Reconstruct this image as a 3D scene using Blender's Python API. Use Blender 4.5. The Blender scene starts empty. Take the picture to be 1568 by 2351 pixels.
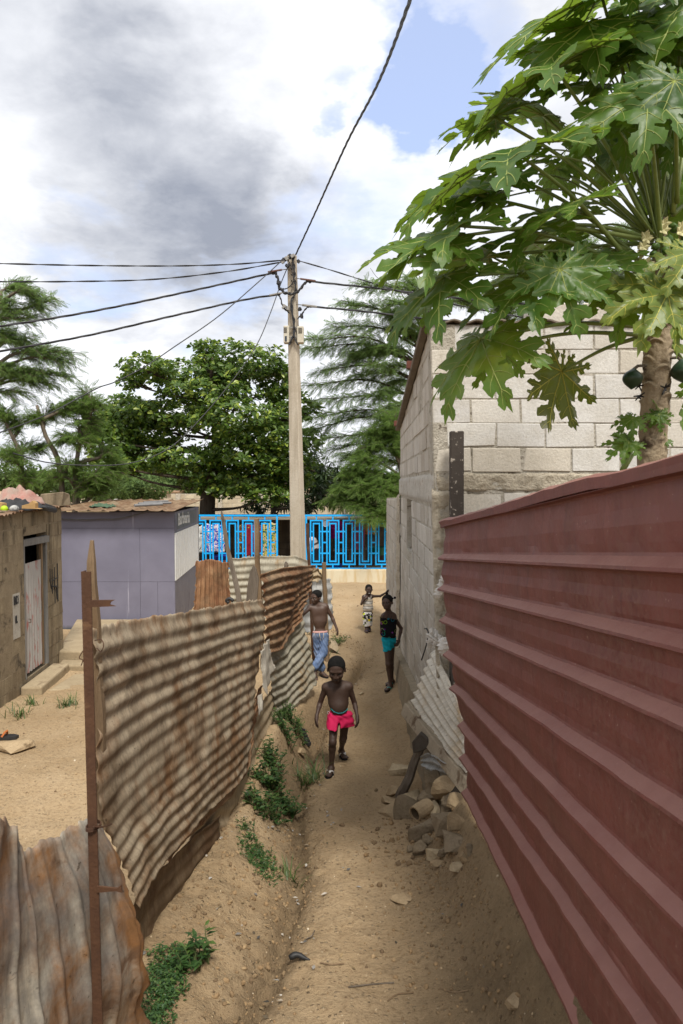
import bpy, bmesh, math, random
import numpy as np
from mathutils import Vector, Matrix, noise as mnoise
from mathutils.geometry import delaunay_2d_cdt
random.seed(7); np.random.seed(7)
R = random.uniform
SC = bpy.context.scene
COL = SC.collection
CAMZ = 2.9
FPX = 1567.0
PITCH = math.atan(63/FPX)
CP, SP = math.cos(PITCH), math.sin(PITCH)
def P(px, py, d):
    """world point on the sight line of photo point (px,py), at distance d ahead"""
    u = (px-784)/FPX; v = (1175-py)/FPX
    t = d/(CP+v*SP)
    return Vector((u*t, d, CAMZ+t*(-SP+v*CP)))
# ---------------------------------------------------------------- camera
cam_d = bpy.data.cameras.new('camera'); cam = bpy.data.objects.new('camera', cam_d)
COL.objects.link(cam); SC.camera = cam
cam.location = (0, 0, CAMZ); cam.rotation_euler = (math.pi/2-PITCH, 0, 0)
cam_d.sensor_fit = 'VERTICAL'; cam_d.sensor_height = 36; cam_d.lens = 36*FPX/2350.5
cam_d.clip_start = 0.05; cam_d.clip_end = 3000
cam_d.dof.use_dof = True; cam_d.dof.focus_distance = 7.5; cam_d.dof.aperture_fstop = 7.0
# ---------------------------------------------------------------- mesh builder
ORG = {}
class MB:
    def __init__(s): s.v = []; s.f = []; s.m = []; s.uv = None
    def add(s, vs, fs, mi=0):
        b = len(s.v); s.v += [tuple(v) for v in vs]
        for f in fs: s.f.append(tuple(b+i for i in f)); s.m.append(mi)
        return b
    def box(s, c, size, rot=None, mi=0, taper=1.0, jit=0.0):
        hx, hy, hz = size[0]/2, size[1]/2, size[2]/2
        vs = []
        for z in (-1, 1):
            k = taper if z > 0 else 1
            for x, y in ((-1,-1),(1,-1),(1,1),(-1,1)):
                v = Vector((x*hx*k+R(-jit,jit), y*hy*k+R(-jit,jit), z*hz+R(-jit,jit)))
                if rot is not None: v = rot @ v
                vs.append(v+Vector(c))
        s.add(vs, [(3,2,1,0),(4,5,6,7),(0,1,5,4),(1,2,6,5),(2,3,7,6),(3,0,4,7)], mi)
    def beam(s, a, b, w, t, up=(0,0,1), mi=0, w2=None, t2=None):
        """rectangular bar from a to b: w across, t thick"""
        a = Vector(a); b = Vector(b); d = (b-a).normalized()
        sx = d.cross(Vector(up))
        if sx.length < 1e-4: sx = d.cross(Vector((0,1,0)))
        sx.normalize(); sy = sx.cross(d).normalized()
        w2 = w if w2 is None else w2; t2 = t if t2 is None else t2
        vs = []
        for p, ww, tt in ((a, w, t), (b, w2, t2)):
            for x, y in ((-1,-1),(1,-1),(1,1),(-1,1)): vs.append(p+sx*x*ww/2+sy*y*tt/2)
        s.add(vs, [(3,2,1,0),(4,5,6,7),(0,1,5,4),(1,2,6,5),(2,3,7,6),(3,0,4,7)], mi)
    def tube(s, pts, rad, n=6, mi=0, cap=True):
        pts = [Vector(p) for p in pts]
        if not hasattr(rad, '__len__'): rad = [rad]*len(pts)
        b = len(s.v); prev = None
        for i, p in enumerate(pts):
            t = (pts[min(i+1, len(pts)-1)]-pts[max(i-1, 0)])
            t = t.normalized() if t.length > 1e-9 else Vector((0,0,1))
            if prev is None:
                ax = t.cross(Vector((0,0,1)))
                if ax.length < 1e-3: ax = t.cross(Vector((1,0,0)))
                ax.normalize()
            else:
                ax = prev-t*prev.dot(t)
                ax = ax.normalized() if ax.length > 1e-6 else t.orthogonal().normalized()
            prev = ax; bx = t.cross(ax)
            for k in range(n):
                a = 2*math.pi*k/n
                s.v.append(tuple(p+(ax*math.cos(a)+bx*math.sin(a))*rad[i]))
        for i in range(len(pts)-1):
            for k in range(n):
                s.f.append((b+i*n+k, b+i*n+(k+1)%n, b+(i+1)*n+(k+1)%n, b+(i+1)*n+k)); s.m.append(mi)
        if cap:
            s.f.append(tuple(b+k for k in reversed(range(n)))); s.m.append(mi)
            e = b+(len(pts)-1)*n
            s.f.append(tuple(e+k for k in range(n))); s.m.append(mi)
    def lathe(s, c, prof, n=16, mi=0, axis=None):
        b = len(s.v); c = Vector(c)
        for r, z in prof:
            for k in range(n):
                a = 2*math.pi*k/n; v = Vector((r*math.cos(a), r*math.sin(a), z))
                if axis is not None: v = axis @ v
                s.v.append(tuple(c+v))
        for i in range(len(prof)-1):
            for k in range(n):
                s.f.append((b+i*n+k, b+i*n+(k+1)%n, b+(i+1)*n+(k+1)%n, b+(i+1)*n+k)); s.m.append(mi)
    def prism(s, poly, nrm, mi=0):
        """flat polygon (3-D points) given a real thickness along nrm"""
        n = len(poly); nrm = Vector(nrm); poly = [Vector(p) for p in poly]
        vs = poly+[p+nrm for p in poly]
        fs = [tuple(range(n)), tuple(n+i for i in reversed(range(n)))]
        fs += [(i, n+i, n+(i+1)%n, (i+1)%n) for i in range(n)]
        s.add(vs, fs, mi)
    def build(s, name, mats, parent=None, smooth=False, org=None, label=None):
        if not isinstance(mats, (list, tuple)): mats = [mats]
        me = bpy.data.meshes.new(name)
        if parent is not None: o0 = ORG[parent.name]
        elif org is not None: o0 = Vector(org)
        else:
            a = np.array(s.v); o0 = Vector(((a[:,0].min()+a[:,0].max())/2, (a[:,1].min()+a[:,1].max())/2, a[:,2].min()))
        me.from_pydata([(v[0]-o0.x, v[1]-o0.y, v[2]-o0.z) for v in s.v], [], s.f)
        for m in mats: me.materials.append(m)
        if len(mats) > 1: me.polygons.foreach_set('material_index', s.m)
        if s.uv is not None:
            ul = me.uv_layers.new(name='uv'); li = np.empty(len(me.loops), dtype=np.int32)
            me.loops.foreach_get('vertex_index', li)
            ul.data.foreach_set('uv', np.array(s.uv, dtype=np.float32)[li].ravel())
        if smooth: me.polygons.foreach_set('use_smooth', [True]*len(me.polygons))
        me.validate(); me.update()
        o = bpy.data.objects.new(name, me); COL.objects.link(o)
        if parent is not None: o.parent = parent
        else: o.location = o0
        ORG[o.name] = Vector(o0)
        if label: o['label'] = label
        return o
def fixn(o):
    bm = bmesh.new(); bm.from_mesh(o.data); bmesh.ops.recalc_face_normals(bm, faces=bm.faces[:]); bm.to_mesh(o.data); bm.free(); return o
def bevel(o, w, seg=1):
    m = o.modifiers.new('bevel', 'BEVEL'); m.width = w; m.segments = seg; m.limit_method = 'ANGLE'; return o
def solid(o, t, off=0):
    m = o.modifiers.new('solid', 'SOLIDIFY'); m.thickness = t; m.offset = off; return o
def tag(o, label, cat, group=None, kind=None):
    if label: o['label'] = label
    if cat: o['category'] = cat
    if group: o['group'] = group
    if kind: o['kind'] = kind
    return o
def thing(name, label, cat, loc, group=None):
    o = bpy.data.objects.new(name, None); COL.objects.link(o); o.location = loc; o.empty_display_size = 0.1
    ORG[o.name] = Vector(loc); return tag(o, label, cat, group)
def dup(root, loc, rz=0, label=None, scale=1):
    r = root.copy(); COL.objects.link(r); r.location = loc; r.rotation_euler = (0, 0, rz); r.scale = (scale,)*3
    if label: r['label'] = label
    for ch in list(root.children):
        c = ch.copy(); COL.objects.link(c); c.parent = r
        for g in list(ch.children):
            d = g.copy(); COL.objects.link(d); d.parent = c
    return r
def bez(pts, n=24):
    """smooth Catmull-Rom curve through points"""
    pts = [Vector(p) for p in pts]; P_ = [pts[0]*2-pts[1]]+pts+[pts[-1]*2-pts[-2]]; out = []
    m = len(pts)-1
    for i in range(n+1):
        g = i/n*m; k = min(int(g), m-1); t = g-k
        a, b, c, d = P_[k:k+4]
        out.append(0.5*((2*b)+(c-a)*t+(2*a-5*b+4*c-d)*t*t+(3*b-a-3*c+d)*t**3))
    return out
def nz(x, y=0.0, z=0.0): return mnoise.noise((x, y, z))
def sstep(a, b, x):
    t = np.clip((x-a)/(b-a), 0, 1); return t*t*(3-2*t)
# ---------------------------------------------------------------- node helpers
class NT:
    def __init__(s, name, world=False):
        if world: s.o = bpy.data.worlds.new(name)
        else: s.o = bpy.data.materials.new(name)
        s.o.use_nodes = True; s.t = s.o.node_tree; s.t.nodes.clear()
    def n(s, typ, out=0, **kw):
        nd = s.t.nodes.new('ShaderNode'+typ)
        for k, v in kw.items():
            if k.startswith('_'): setattr(nd, k[1:], v)
        for k, v in kw.items():
            if k.startswith('_'): continue
            key = int(k[1:]) if k[0] == 'i' and k[1:].isdigit() else k.replace('__', ' ')
            sk = nd.inputs[key]
            if isinstance(v, bpy.types.NodeSocket): s.t.links.new(v, sk)
            else: sk.default_value = v
        return nd.outputs[out]
    def math(s, op, a, b=0.0, c=None):
        kw = dict(i0=a, i1=b)
        if c is not None: kw['i2'] = c
        return s.n('Math', _operation=op, **kw)
    def mix(s, f, a, b, mode='MIX'):
        nd = s.t.nodes.new('ShaderNodeMix'); nd.data_type = 'RGBA'; nd.blend_type = mode
        for sk, v in ((nd.inputs[0], f), (nd.inputs[6], a), (nd.inputs[7], b)):
            if isinstance(v, bpy.types.NodeSocket): s.t.links.new(v, sk)
            elif hasattr(v, '__len__') and len(v) == 3: sk.default_value = (*v, 1)
            else: sk.default_value = v
        return nd.outputs[2]
    def ramp(s, f, stops, interp='LINEAR'):
        nd = s.t.nodes.new('ShaderNodeValToRGB'); s.t.links.new(f, nd.inputs[0]); cr = nd.color_ramp; cr.interpolation = interp
        while len(cr.elements) < len(stops): cr.elements.new(0.5)
        for e, (p, c) in zip(cr.elements, stops):
            e.position = p; e.color = (*c, 1) if hasattr(c, '__len__') else (c, c, c, 1)
        return nd.outputs[0]
    def noise(s, vec, scale, detail=6, rough=0.55, dist=0.0, out=0):
        return s.n('TexNoise', out=out, Vector=vec, Scale=scale, Detail=detail, Roughness=rough, Distortion=dist)
    def coord(s, kind='Object', stretch=None, loc=None):
        c = s.t.nodes.new('ShaderNodeTexCoord').outputs[kind]
        if stretch or loc:
            c = s.n('Mapping', Vector=c, Scale=stretch or (1,1,1), Location=loc or (0,0,0))
        return c
    def bump(s, h, strength=0.3, dist=0.02, normal=None):
        kw = dict(Height=h, Strength=strength, Distance=dist)
        if normal is not None: kw['Normal'] = normal
        return s.n('Bump', **kw)
    def out(s, sh):
        o = s.t.nodes.new('ShaderNodeOutputMaterial'); s.t.links.new(sh, o.inputs[0]); return s.o
    def pbr(s, col, rough=0.8, normal=None, metal=0.0, spec=0.3, **kw):
        a = dict(Base__Color=col if not (hasattr(col, '__len__') and len(col) == 3) else (*col, 1), Roughness=rough, Metallic=metal)
        a['Specular IOR Level'] = spec
        if normal is not None: a['Normal'] = normal
        a.update(kw)
        return s.out(s.n('BsdfPrincipled', **a))
def surf(name, c1, c2, scale=3.0, rough=0.85, bump=0.3, bscale=40, spec=0.25, stretch=None, spots=None, metal=0.0, coord='Object', bd=0.01):
    """two-tone mottled surface with fine grain; spots=(colour, scale, threshold) adds stains"""
    t = NT(name); v = t.coord(coord, stretch)
    n1 = t.noise(v, scale, 8, 0.6)
    col = t.mix(t.ramp(n1, [(0.32, 0.0), (0.68, 1.0)]), c1, c2)
    n2 = t.noise(v, bscale, 6, 0.65)
    col = t.mix(0.35, col, t.ramp(n2, [(0.3, 0.45), (0.7, 1.0)]), 'MULTIPLY')
    if spots:
        sc, ss, th = spots
        n3 = t.noise(v, ss, 7, 0.65, 0.4)
        col = t.mix(t.ramp(n3, [(th, 0.0), (th+0.1, 1.0)]), col, sc)
    h = t.math('ADD', t.math('MULTIPLY', n1, 0.6), n2)
    return t.pbr(col, rough, t.bump(h, bump, bd), metal, spec)
def plain(name, c, rough=0.6, spec=0.3, metal=0.0):
    return surf(name, tuple(k*0.85 for k in c), c, 6, rough, 0.1, 60, spec, metal=metal)
def leafmat(name, c1, c2, c3=None, trans=0.35, rough=0.45, tcol=None, spec=0.4):
    """foliage: each leaf its own tone, light shining through the blade"""
    t = NT(name)
    rnd = t.t.nodes.new('ShaderNodeNewGeometry').outputs['Random Per Island']
    st = [(0.0, c1), (0.75, c2)] + ([(1.0, c3)] if c3 else [])
    col = t.ramp(rnd, st)
    n = t.noise(t.coord(), 9, 4)
    col = t.mix(0.5, col, t.ramp(n, [(0.3, 0.6), (0.7, 1.15)]), 'MULTIPLY')
    p = t.n('BsdfPrincipled', Base__Color=col, Roughness=rough, **{'Specular IOR Level': spec})
    tc = t.mix(0.6, col, tcol or tuple(min(1, k*1.6) for k in c2))
    tr = t.n('BsdfTranslucent', Color=tc)
    return t.out(t.n('MixShader', i0=trans, i1=p, i2=tr))
# ---------------------------------------------------------------- sky and sun
SUN_EL, SUN_AZ = math.radians(57), math.radians(163)     # azimuth clockwise from +Y
def sky():
    t = NT('World', True); SC.world = t.o
    d = t.t.nodes.new('ShaderNodeTexCoord').outputs['Generated']
    sk = t.t.nodes.new('ShaderNodeTexSky'); sk.sky_type = 'NISHITA'; sk.sun_disc = False
    sk.sun_elevation = SUN_EL; sk.sun_rotation = SUN_AZ; sk.dust_density = 1.5
    sx = t.t.nodes.new('ShaderNodeSeparateXYZ'); t.t.links.new(d, sx.inputs[0])
    z = t.math('ADD', t.math('MAXIMUM', sx.outputs[2], 0.0), 0.22)
    cv = t.n('CombineXYZ', X=t.math('DIVIDE', sx.outputs[0], z), Y=t.math('DIVIDE', sx.outputs[1], z), Z=sx.outputs[2])
    w1 = t.n('TexNoise', out=1, Vector=cv, Scale=2.2, Detail=6.0, Roughness=0.6)
    w2 = t.n('TexNoise', out=1, Vector=cv, Scale=9.0, Detail=5.0, Roughness=0.6)
    wv = t.n('VectorMath', _operation='MULTIPLY_ADD', i0=w1, i1=(0.30,0.30,0.30), i2=d); wv = t.n('VectorMath', _operation='MULTIPLY_ADD', i0=w2, i1=(0.09,0.09,0.09), i2=wv)
    wd = t.n('VectorMath', _operation='NORMALIZE', i0=t.n('VectorMath', _operation='SUBTRACT', i0=wv, i1=(0.195,0.195,0.195)))
    def blob(px, py, a0, a1):
        c = (P(px, py, 1.0)-Vector((0, 0, CAMZ))).normalized()
        dt = t.n('VectorMath', out=1, _operation='DOT_PRODUCT', i0=wd, i1=tuple(c))
        return t.n('MapRange', _interpolation_type='SMOOTHSTEP', Value=dt, i1=math.cos(math.radians(a1)), i2=math.cos(math.radians(a0)), i3=0.0, i4=1.0)
    n1 = t.noise(cv, 1.6, 10, 0.55, 0.25)
    n2 = t.noise(cv, 0.75, 8, 0.5, 0.5)
    n3 = t.noise(cv, 5.0, 8, 0.6, 0.3)
    hole = 0.0
    for px, py, a0, a1, w in ((1065, 60, 1.0, 9.0, 0.40), (990, 200, 0.5, 5, 0.20), (755, 205, 0.3, 3.2, 0.27), (240, 525, 0.5, 8, 0.24), (640, 700, 1, 11, 0.17), (850, 400, 1, 8, 0.16), (300, 720, 1, 12, 0.15), (640, 380, .5, 4, .1)):
        hole = t.math('MULTIPLY_ADD', blob(px, py, a0, a1), w, hole)
    dens = t.math('SUBTRACT', t.math('MULTIPLY_ADD', n3, 0.25, t.math('MULTIPLY_ADD', n1, 0.9, 0.02)), hole)
    mask = t.ramp(dens, [(0.14, 0.0), (0.40, 1.0)])
    g = t.math('MULTIPLY_ADD', n2, 0.9, t.math('MULTIPLY_ADD', n1, 0.9, t.math('MULTIPLY_ADD', n3, 0.35, -0.92)))
    for px, py, a0, a1, w in ((430, 430, 2, 15, 0.60), (200, 420, 1, 13, 0.16), (70, 70, 1, 11, 0.26), (420, 90, 2, 13, -0.10), (90, 330, 1, 9, -0.10), (700, 480, 1, 9, .12), (520, 520, 1, 8, 0.20), (150, 640, 2, 14, -0.18), (700, 60, 2, 14, -0.3), (60, 300, 1, 8, -0.22), (820, 300, 2, 12, -0.25), (250, 860, 2, 16, -0.05)):
        g = t.math('MULTIPLY_ADD', blob(px, py, a0, a1), w, g)
    gray = t.ramp(t.math('MULTIPLY_ADD', n3, 0.62, t.math('MULTIPLY_ADD', g, 0.82, -0.27)), [(0.02, 0.0), (1.15, 1.0)], 'LINEAR')
    cc = t.mix(gray, (6.8, 6.9, 7.15), (2.3, 2.5, 3.0))
    bl = t.mix(1.0, sk.outputs[0], (1.0, 1.25, 1.65), 'MULTIPLY')
    bl = t.mix(0.38, bl, (6.4, 6.7, 7.4))
    col = t.mix(mask, bl, cc)
    bg = t.n('Background', Color=col, Strength=0.1)
    o = t.t.nodes.new('ShaderNodeOutputWorld'); t.t.links.new(bg, o.inputs[0])
    return sk
sky()
sl = bpy.data.lights.new('sun', 'SUN'); sl.energy = 2.9; sl.angle = math.radians(14); sl.color = (1.0, 0.95, 0.86)
so = bpy.data.objects.new('sun', sl); COL.objects.link(so); so.location = (0, -5, 20)
_d = Vector((math.sin(SUN_AZ)*math.cos(SUN_EL), math.cos(SUN_AZ)*math.cos(SUN_EL), math.sin(SUN_EL)))
so.rotation_euler = _d.to_track_quat('Z', 'Y').to_euler()
SC.view_settings.view_transform = 'Standard'; SC.view_settings.look = 'None'
SC.view_settings.exposure = 0.74; SC.view_settings.gamma = 1.0
# ---------------------------------------------------------------- ground height
def base_h(x, y):
    q = (6.55-y)/0.6
    return 0.03+0.13*0.6*np.log1p(np.exp(np.clip(q, -30, 30)))
def on_base(px, py):
    lo, hi = 1.0, 40.0
    for _ in range(50):
        m = (lo+hi)/2; p = P(px, py, m)
        if p.z > base_h(p.x, p.y): lo = m
        else: hi = m
    return P(px, py, lo)
GULLY = np.array([tuple(on_base(*q))[:2] for q in ((560,2350),(625,2210),(690,2010),(682,1890),(690,1800),(725,1700),(770,1600),(822,1540),(838,1505),(815,1475),(775,1455),(745,1440))])
FENX_Y = [0, 2.6, 2.8, 3.7, 5.8, 7.0, 9.0, 10.5]; FENX_X = [-1.05, -1.02, -1.0, -.90, -.70, -.60, -.375, -.45]
def gully_d(x, y):
    x = np.asarray(x, float); y = np.asarray(y, float); best = np.full(np.broadcast(x, y).shape, 9.0)
    for (ax, ay), (bx, by) in zip(GULLY[:-1], GULLY[1:]):
        dx, dy = bx-ax, by-ay; L = dx*dx+dy*dy
        t = np.clip(((x-ax)*dx+(y-ay)*dy)/L, 0, 1)
        best = np.minimum(best, np.hypot(x-ax-t*dx, y-ay-t*dy))
    return best
def H0(x, y):
    x = np.asarray(x, float); y = np.asarray(y, float)
    fx = np.interp(y, FENX_Y, FENX_X); gx = np.interp(y, GULLY[:,1], GULLY[:,0])
    yard = sstep(0.0, 0.45, fx-0.05-x)*sstep(11.5, 9.0, y)
    z = base_h(x, y)*(1-yard)+0.03*yard
    hb = np.interp(y, [2.6, 3.2, 3.9, 4.9, 5.6, 6.4, 7.4, 8.6, 9.8], [0.0, .10, .16, .15, .24, .46, .36, .22, .02])
    z = z+hb*sstep(0.0, 1.0, (gx-0.06-x)/np.maximum(gx-0.06-fx, .12))*(1-0.75*yard)
    z = z+0.16*sstep(0.50, 0.95, x)*sstep(12.5, 9.5, y)*sstep(5.2, 6.4, y)
    z = z+(0.06*sstep(0.30, 0.6, x)+0.40*sstep(0.56, 0.95, x))*sstep(5.3, 4.7, y)
    gd = gully_d(x, y)
    w = sstep(12.2, 10.5, y)
    z = z-w*(0.095*np.exp(-(gd/0.055)**2)+0.035*np.exp(-(gd/0.17)**2))
    return z
_vn = np.vectorize(lambda a, b, c: mnoise.noise((a, b, c)))
def H(x, y):
    x = np.asarray(x, float); y = np.asarray(y, float)
    near = sstep(30, 12, y)
    gd = gully_d(x, y)
    n = 0.030*_vn(x*1.3, y*1.3, 3.1)+0.020*_vn(x*3.7, y*3.7, 1.7)+0.011*_vn(x*9, y*9, 0.3)+0.006*_vn(x*21, y*21, 7.0)
    n = n+(0.022*_vn(x*30, y*30, 2.0)+0.045*_vn(x*12, y*12, 5.0))*np.exp(-(gd/0.22)**2)+(0.022*_vn(x*13, y*13, 9.0)+0.04*_vn(x*4.5, y*4.5, 6.0))*sstep(-0.25, -0.55, x)*sstep(-1.4, -1.1, x)+0.008*_vn(x*26, y*26, 4.0)*sstep(0.1, 0.5, x)*sstep(6, 4, y)
    return H0(x, y)+n*near
def h1(x, y): return float(H(np.array([x]), np.array([y]))[0])
def G(px, py):
    lo, hi = 1.0, 300.0
    for _ in range(60):
        m = (lo+hi)/2; p = P(px, py, m)
        if p.z > (h1(p.x, p.y) if m < 40 else 0.03): lo = m
        else: hi = m
    return P(px, py, lo)
def ground():
    def lines(segs):
        out = []
        for a, b, st in segs: out += list(np.arange(a, b, st))
        return np.array(out+[segs[-1][1]])
    xs = np.concatenate([-np.geomspace(900, 7.2, 18), lines([(-7, -1.3, .16), (-1.3, 1.3, .026), (1.3, 5, .25)]), np.geomspace(5.4, 900, 18)])
    ys = np.concatenate([lines([(-40, 0, 8), (0, 2.4, .3), (2.4, 7, .03), (7, 12, .05), (12, 22, .2)]), np.geomspace(22.5, 1500, 24)])
    X, Y = np.meshgrid(xs, ys); Z = H(X, Y)
    nx, ny = len(xs), len(ys)
    b = MB(); b.v = list(zip(X.ravel(), Y.ravel(), Z.ravel()))
    for j in range(ny-1):
        for i in range(nx-1):
            k = j*nx+i; b.f.append((k, k+1, k+nx+1, k+nx)); b.m.append(0)
    t = NT('sandy_earth'); v = t.coord('Object')
    n1 = t.noise(v, 0.9, 8, 0.62, 0.3); n2 = t.noise(v, 5.0, 8, 0.65, 0.2); n3 = t.noise(v, 34, 8, 0.7); n4 = t.noise(v, 120, 4, 0.6); vo = t.n('TexVoronoi', Vector=v, Scale=38.0); vc = t.n('TexVoronoi', out=1, Vector=v, Scale=38.0); vr = t.n('SeparateXYZ', i0=vc, out=0)
    col = t.mix(t.ramp(n1, [(0.36, 0.0), (0.66, 1.0)]), (0.445, 0.325, 0.195), (0.335, 0.235, 0.132))
    col = t.mix(t.ramp(n2, [(0.40, 0.0), (0.70, 0.5)]), col, (0.43, 0.325, 0.205))
    col = t.mix(t.ramp(n3, [(0.50, 0.0), (0.70, 0.75)]), col, (0.19, 0.125, 0.068))
    grit = t.math('MULTIPLY', t.ramp(vr, [(0.72, 0.0), (0.76, 1.0)]), t.ramp(vo, [(0.22, 1.0), (0.34, 0.0)]))
    col = t.mix(t.math('MULTIPLY', grit, 0.7), col, t.mix(vc, (0.50,0.40,0.27), (0.16,0.115,0.07)))
    col = t.mix(t.ramp(n4, [(0.62, 0.0), (0.72, 0.5)]), col, (0.60, 0.50, 0.36))
    damp_shade = t.t.nodes.new('ShaderNodeAttribute'); damp_shade.attribute_name = 'damp'
    wm = t.math('MULTIPLY', damp_shade.outputs['Fac'], t.ramp(n2, [(0.25, 0.55), (0.65, 1.0)]))
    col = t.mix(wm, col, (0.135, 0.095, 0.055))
    h = t.math('ADD', t.math('MULTIPLY', n2, 0.7), t.math('MULTIPLY_ADD', n3, 0.8, t.math('MULTIPLY_ADD', grit, 0.35, t.math('MULTIPLY', n4, 0.3))))
    m = t.pbr(col, 0.95, t.bump(h, 0.9, 0.04), spec=0.1)
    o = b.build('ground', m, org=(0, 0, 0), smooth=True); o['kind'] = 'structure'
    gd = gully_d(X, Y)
    # damp, trodden-in soil along the gully bed and beside the red sheet wall; shade under the tin fence is painted on the left bank too
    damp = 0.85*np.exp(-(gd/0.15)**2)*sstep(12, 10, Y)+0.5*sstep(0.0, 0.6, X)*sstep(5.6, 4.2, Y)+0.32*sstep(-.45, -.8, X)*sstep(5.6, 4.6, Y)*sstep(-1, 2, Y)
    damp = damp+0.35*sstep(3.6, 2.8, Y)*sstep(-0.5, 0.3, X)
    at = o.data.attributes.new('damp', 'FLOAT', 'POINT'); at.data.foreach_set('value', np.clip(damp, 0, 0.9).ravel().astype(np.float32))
ground()
# ---------------------------------------------------------------- tin sheets, posts and fences
def rustmat(name, c1, c2, rust, rth=0.5, dirt=(0.10,0.065,0.035), dth=0.6, streak=(1,1), rough=0.75, metal=0.15, blot=(0.03,0.018,0.01), bth=0.68, patch=None):
    """weathered galvanised tin: pale zinc, brown rust washes running down the sheet, dark rust blots"""
    t = NT(name); uv = t.coord('UV'); ob = t.coord('Object')
    s1 = t.n('Mapping', Vector=uv, Scale=(streak[0]*7, streak[1]*1.6, 1))
    a = t.noise(s1, 1.0, 8, 0.6, 0.4); b = t.noise(ob, 2.1, 8, 0.62, 0.5); c = t.noise(ob, 16, 8, 0.68, 0.2)
    f = t.noise(ob, 90, 4, 0.6)
    col = t.mix(t.ramp(a, [(0.3, 0.0), (0.7, 1.0)]), c1, c2)
    k = t.math('MULTIPLY_ADD', a, 0.45, t.math('MULTIPLY_ADD', b, 0.55, t.math('MULTIPLY', c, 0.12)))
    col = t.mix(t.ramp(k, [(rth-0.03, 0.0), (rth+0.09, 0.92)]), col, rust)
    s2 = t.n('Mapping', Vector=uv, Scale=(2.5, 2.5, 1), Location=(4, 9, 0))
    dn = t.noise(s2, 1.3, 9, 0.65, 0.3)
    col = t.mix(t.ramp(dn, [(dth-0.1, 0.0), (dth+0.1, 0.8)]), col, dirt)
    col = t.mix(t.ramp(c, [(bth-0.03, 0.0), (bth+0.05, 0.85)]), col, blot)
    if patch:
        pn = t.noise(ob, 3.3, 6, 0.6, 0.6)
        col = t.mix(t.ramp(pn, [(0.60, 0.0), (0.66, 0.85)]), col, patch)
    col = t.mix(0.35, col, t.ramp(f, [(0.3, 0.55), (0.7, 1.1)]), 'MULTIPLY')
    s3 = t.noise(t.n('Mapping', Vector=uv, Scale=(streak[0]*55, streak[1]*7, 1), Location=(2, 5, 0)), 1.0, 6, 0.65, 0.3)
    col = t.mix(0.55, col, t.ramp(s3, [(0.30, 0.45), (0.52, 1.0), (0.72, 1.25)]), 'MULTIPLY')
    s4 = t.noise(ob, 38, 5, 0.6, 0.6); col = t.mix(t.ramp(s4, [(0.66, 0.0), (0.71, 0.75)]), col, blot)
    h = t.math('MULTIPLY_ADD', c, 0.6, t.math('MULTIPLY_ADD', s3, 0.25, t.math('MULTIPLY', f, 0.2)))
    return t.pbr(col, t.ramp(c, [(0.3, rough-0.12), (0.7, rough+0.1)]), t.bump(h, 0.5, 0.008), metal, 0.3)
M_A = rustmat('tan_rusted_tin', (0.35,0.285,0.20), (0.45,0.37,0.265), (0.20,0.105,0.046), 0.55, dirt=(0.125,0.082,0.045), dth=0.55)
M_B = rustmat('blotched_rusted_tin', (0.42,0.37,0.28), (0.22,0.22,0.215), (0.22,0.10,0.03), 0.53, dirt=(0.13,0.12,0.115), dth=0.56, streak=(0.8,0.8), patch=(0.12,0.065,0.035), bth=0.66)
M_C = rustmat('deep_rusted_tin', (0.30,0.185,0.10), (0.42,0.30,0.19), (0.17,0.07,0.026), 0.52, dth=0.58, bth=0.64)
M_D = rustmat('grey_dusty_tin', (0.34,0.315,0.25), (0.45,0.415,0.325), (0.30,0.205,0.11), 0.61, dirt=(0.16,0.14,0.10), dth=0.62)
M_E = rustmat('earth_stained_tin', (0.38,0.30,0.195), (0.44,0.35,0.235), (0.28,0.19,0.10), 0.60, dth=0.70)
M_F = rustmat('brown_panel', (0.17,0.12,0.072), (0.24,0.175,0.11), (0.10,0.055,0.028), 0.53, dth=0.58)
M_R = rustmat('red_brown_rust', (0.26,0.125,0.06), (0.38,0.24,0.13), (0.15,0.06,0.026), 0.52, streak=(1.6,0.5))
M_W = rustmat('pale_zinc_tin', (0.60,0.56,0.48), (0.52,0.47,0.39), (0.45,0.33,0.19), 0.62, dirt=(0.40,0.33,0.24), dth=0.66, bth=0.74, metal=0.1)
M_G = rustmat('blue_grey_tin', (0.30,0.31,0.31), (0.36,0.35,0.33), (0.24,0.16,0.09), 0.64, dth=0.68)
M_WOOD = surf('weathered_wood', (0.16,0.105,0.06), (0.26,0.185,0.115), 2.2, 0.9, 0.6, 30, 0.1, stretch=(6,6,0.7), spots=((0.07,0.05,0.035), 3, 0.58))
M_WOODG = surf('grey_wood', (0.10,0.08,0.062), (0.20,0.165,0.13), 2.5, 0.9, 0.7, 30, 0.1, stretch=(6,6,0.7), spots=((0.05,0.04,0.03), 4, 0.6))
M_IRON = surf('rusty_iron', (0.055,0.025,0.014), (0.095,0.045,0.022), 8, 0.8, 0.4, 60, 0.3, spots=((0.13,0.07,0.035), 9, 0.6))
M_BLACK = surf('black_rubber', (0.012,0.012,0.013), (0.025,0.024,0.024), 12, 0.55, 0.2, 60, 0.4)

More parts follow.
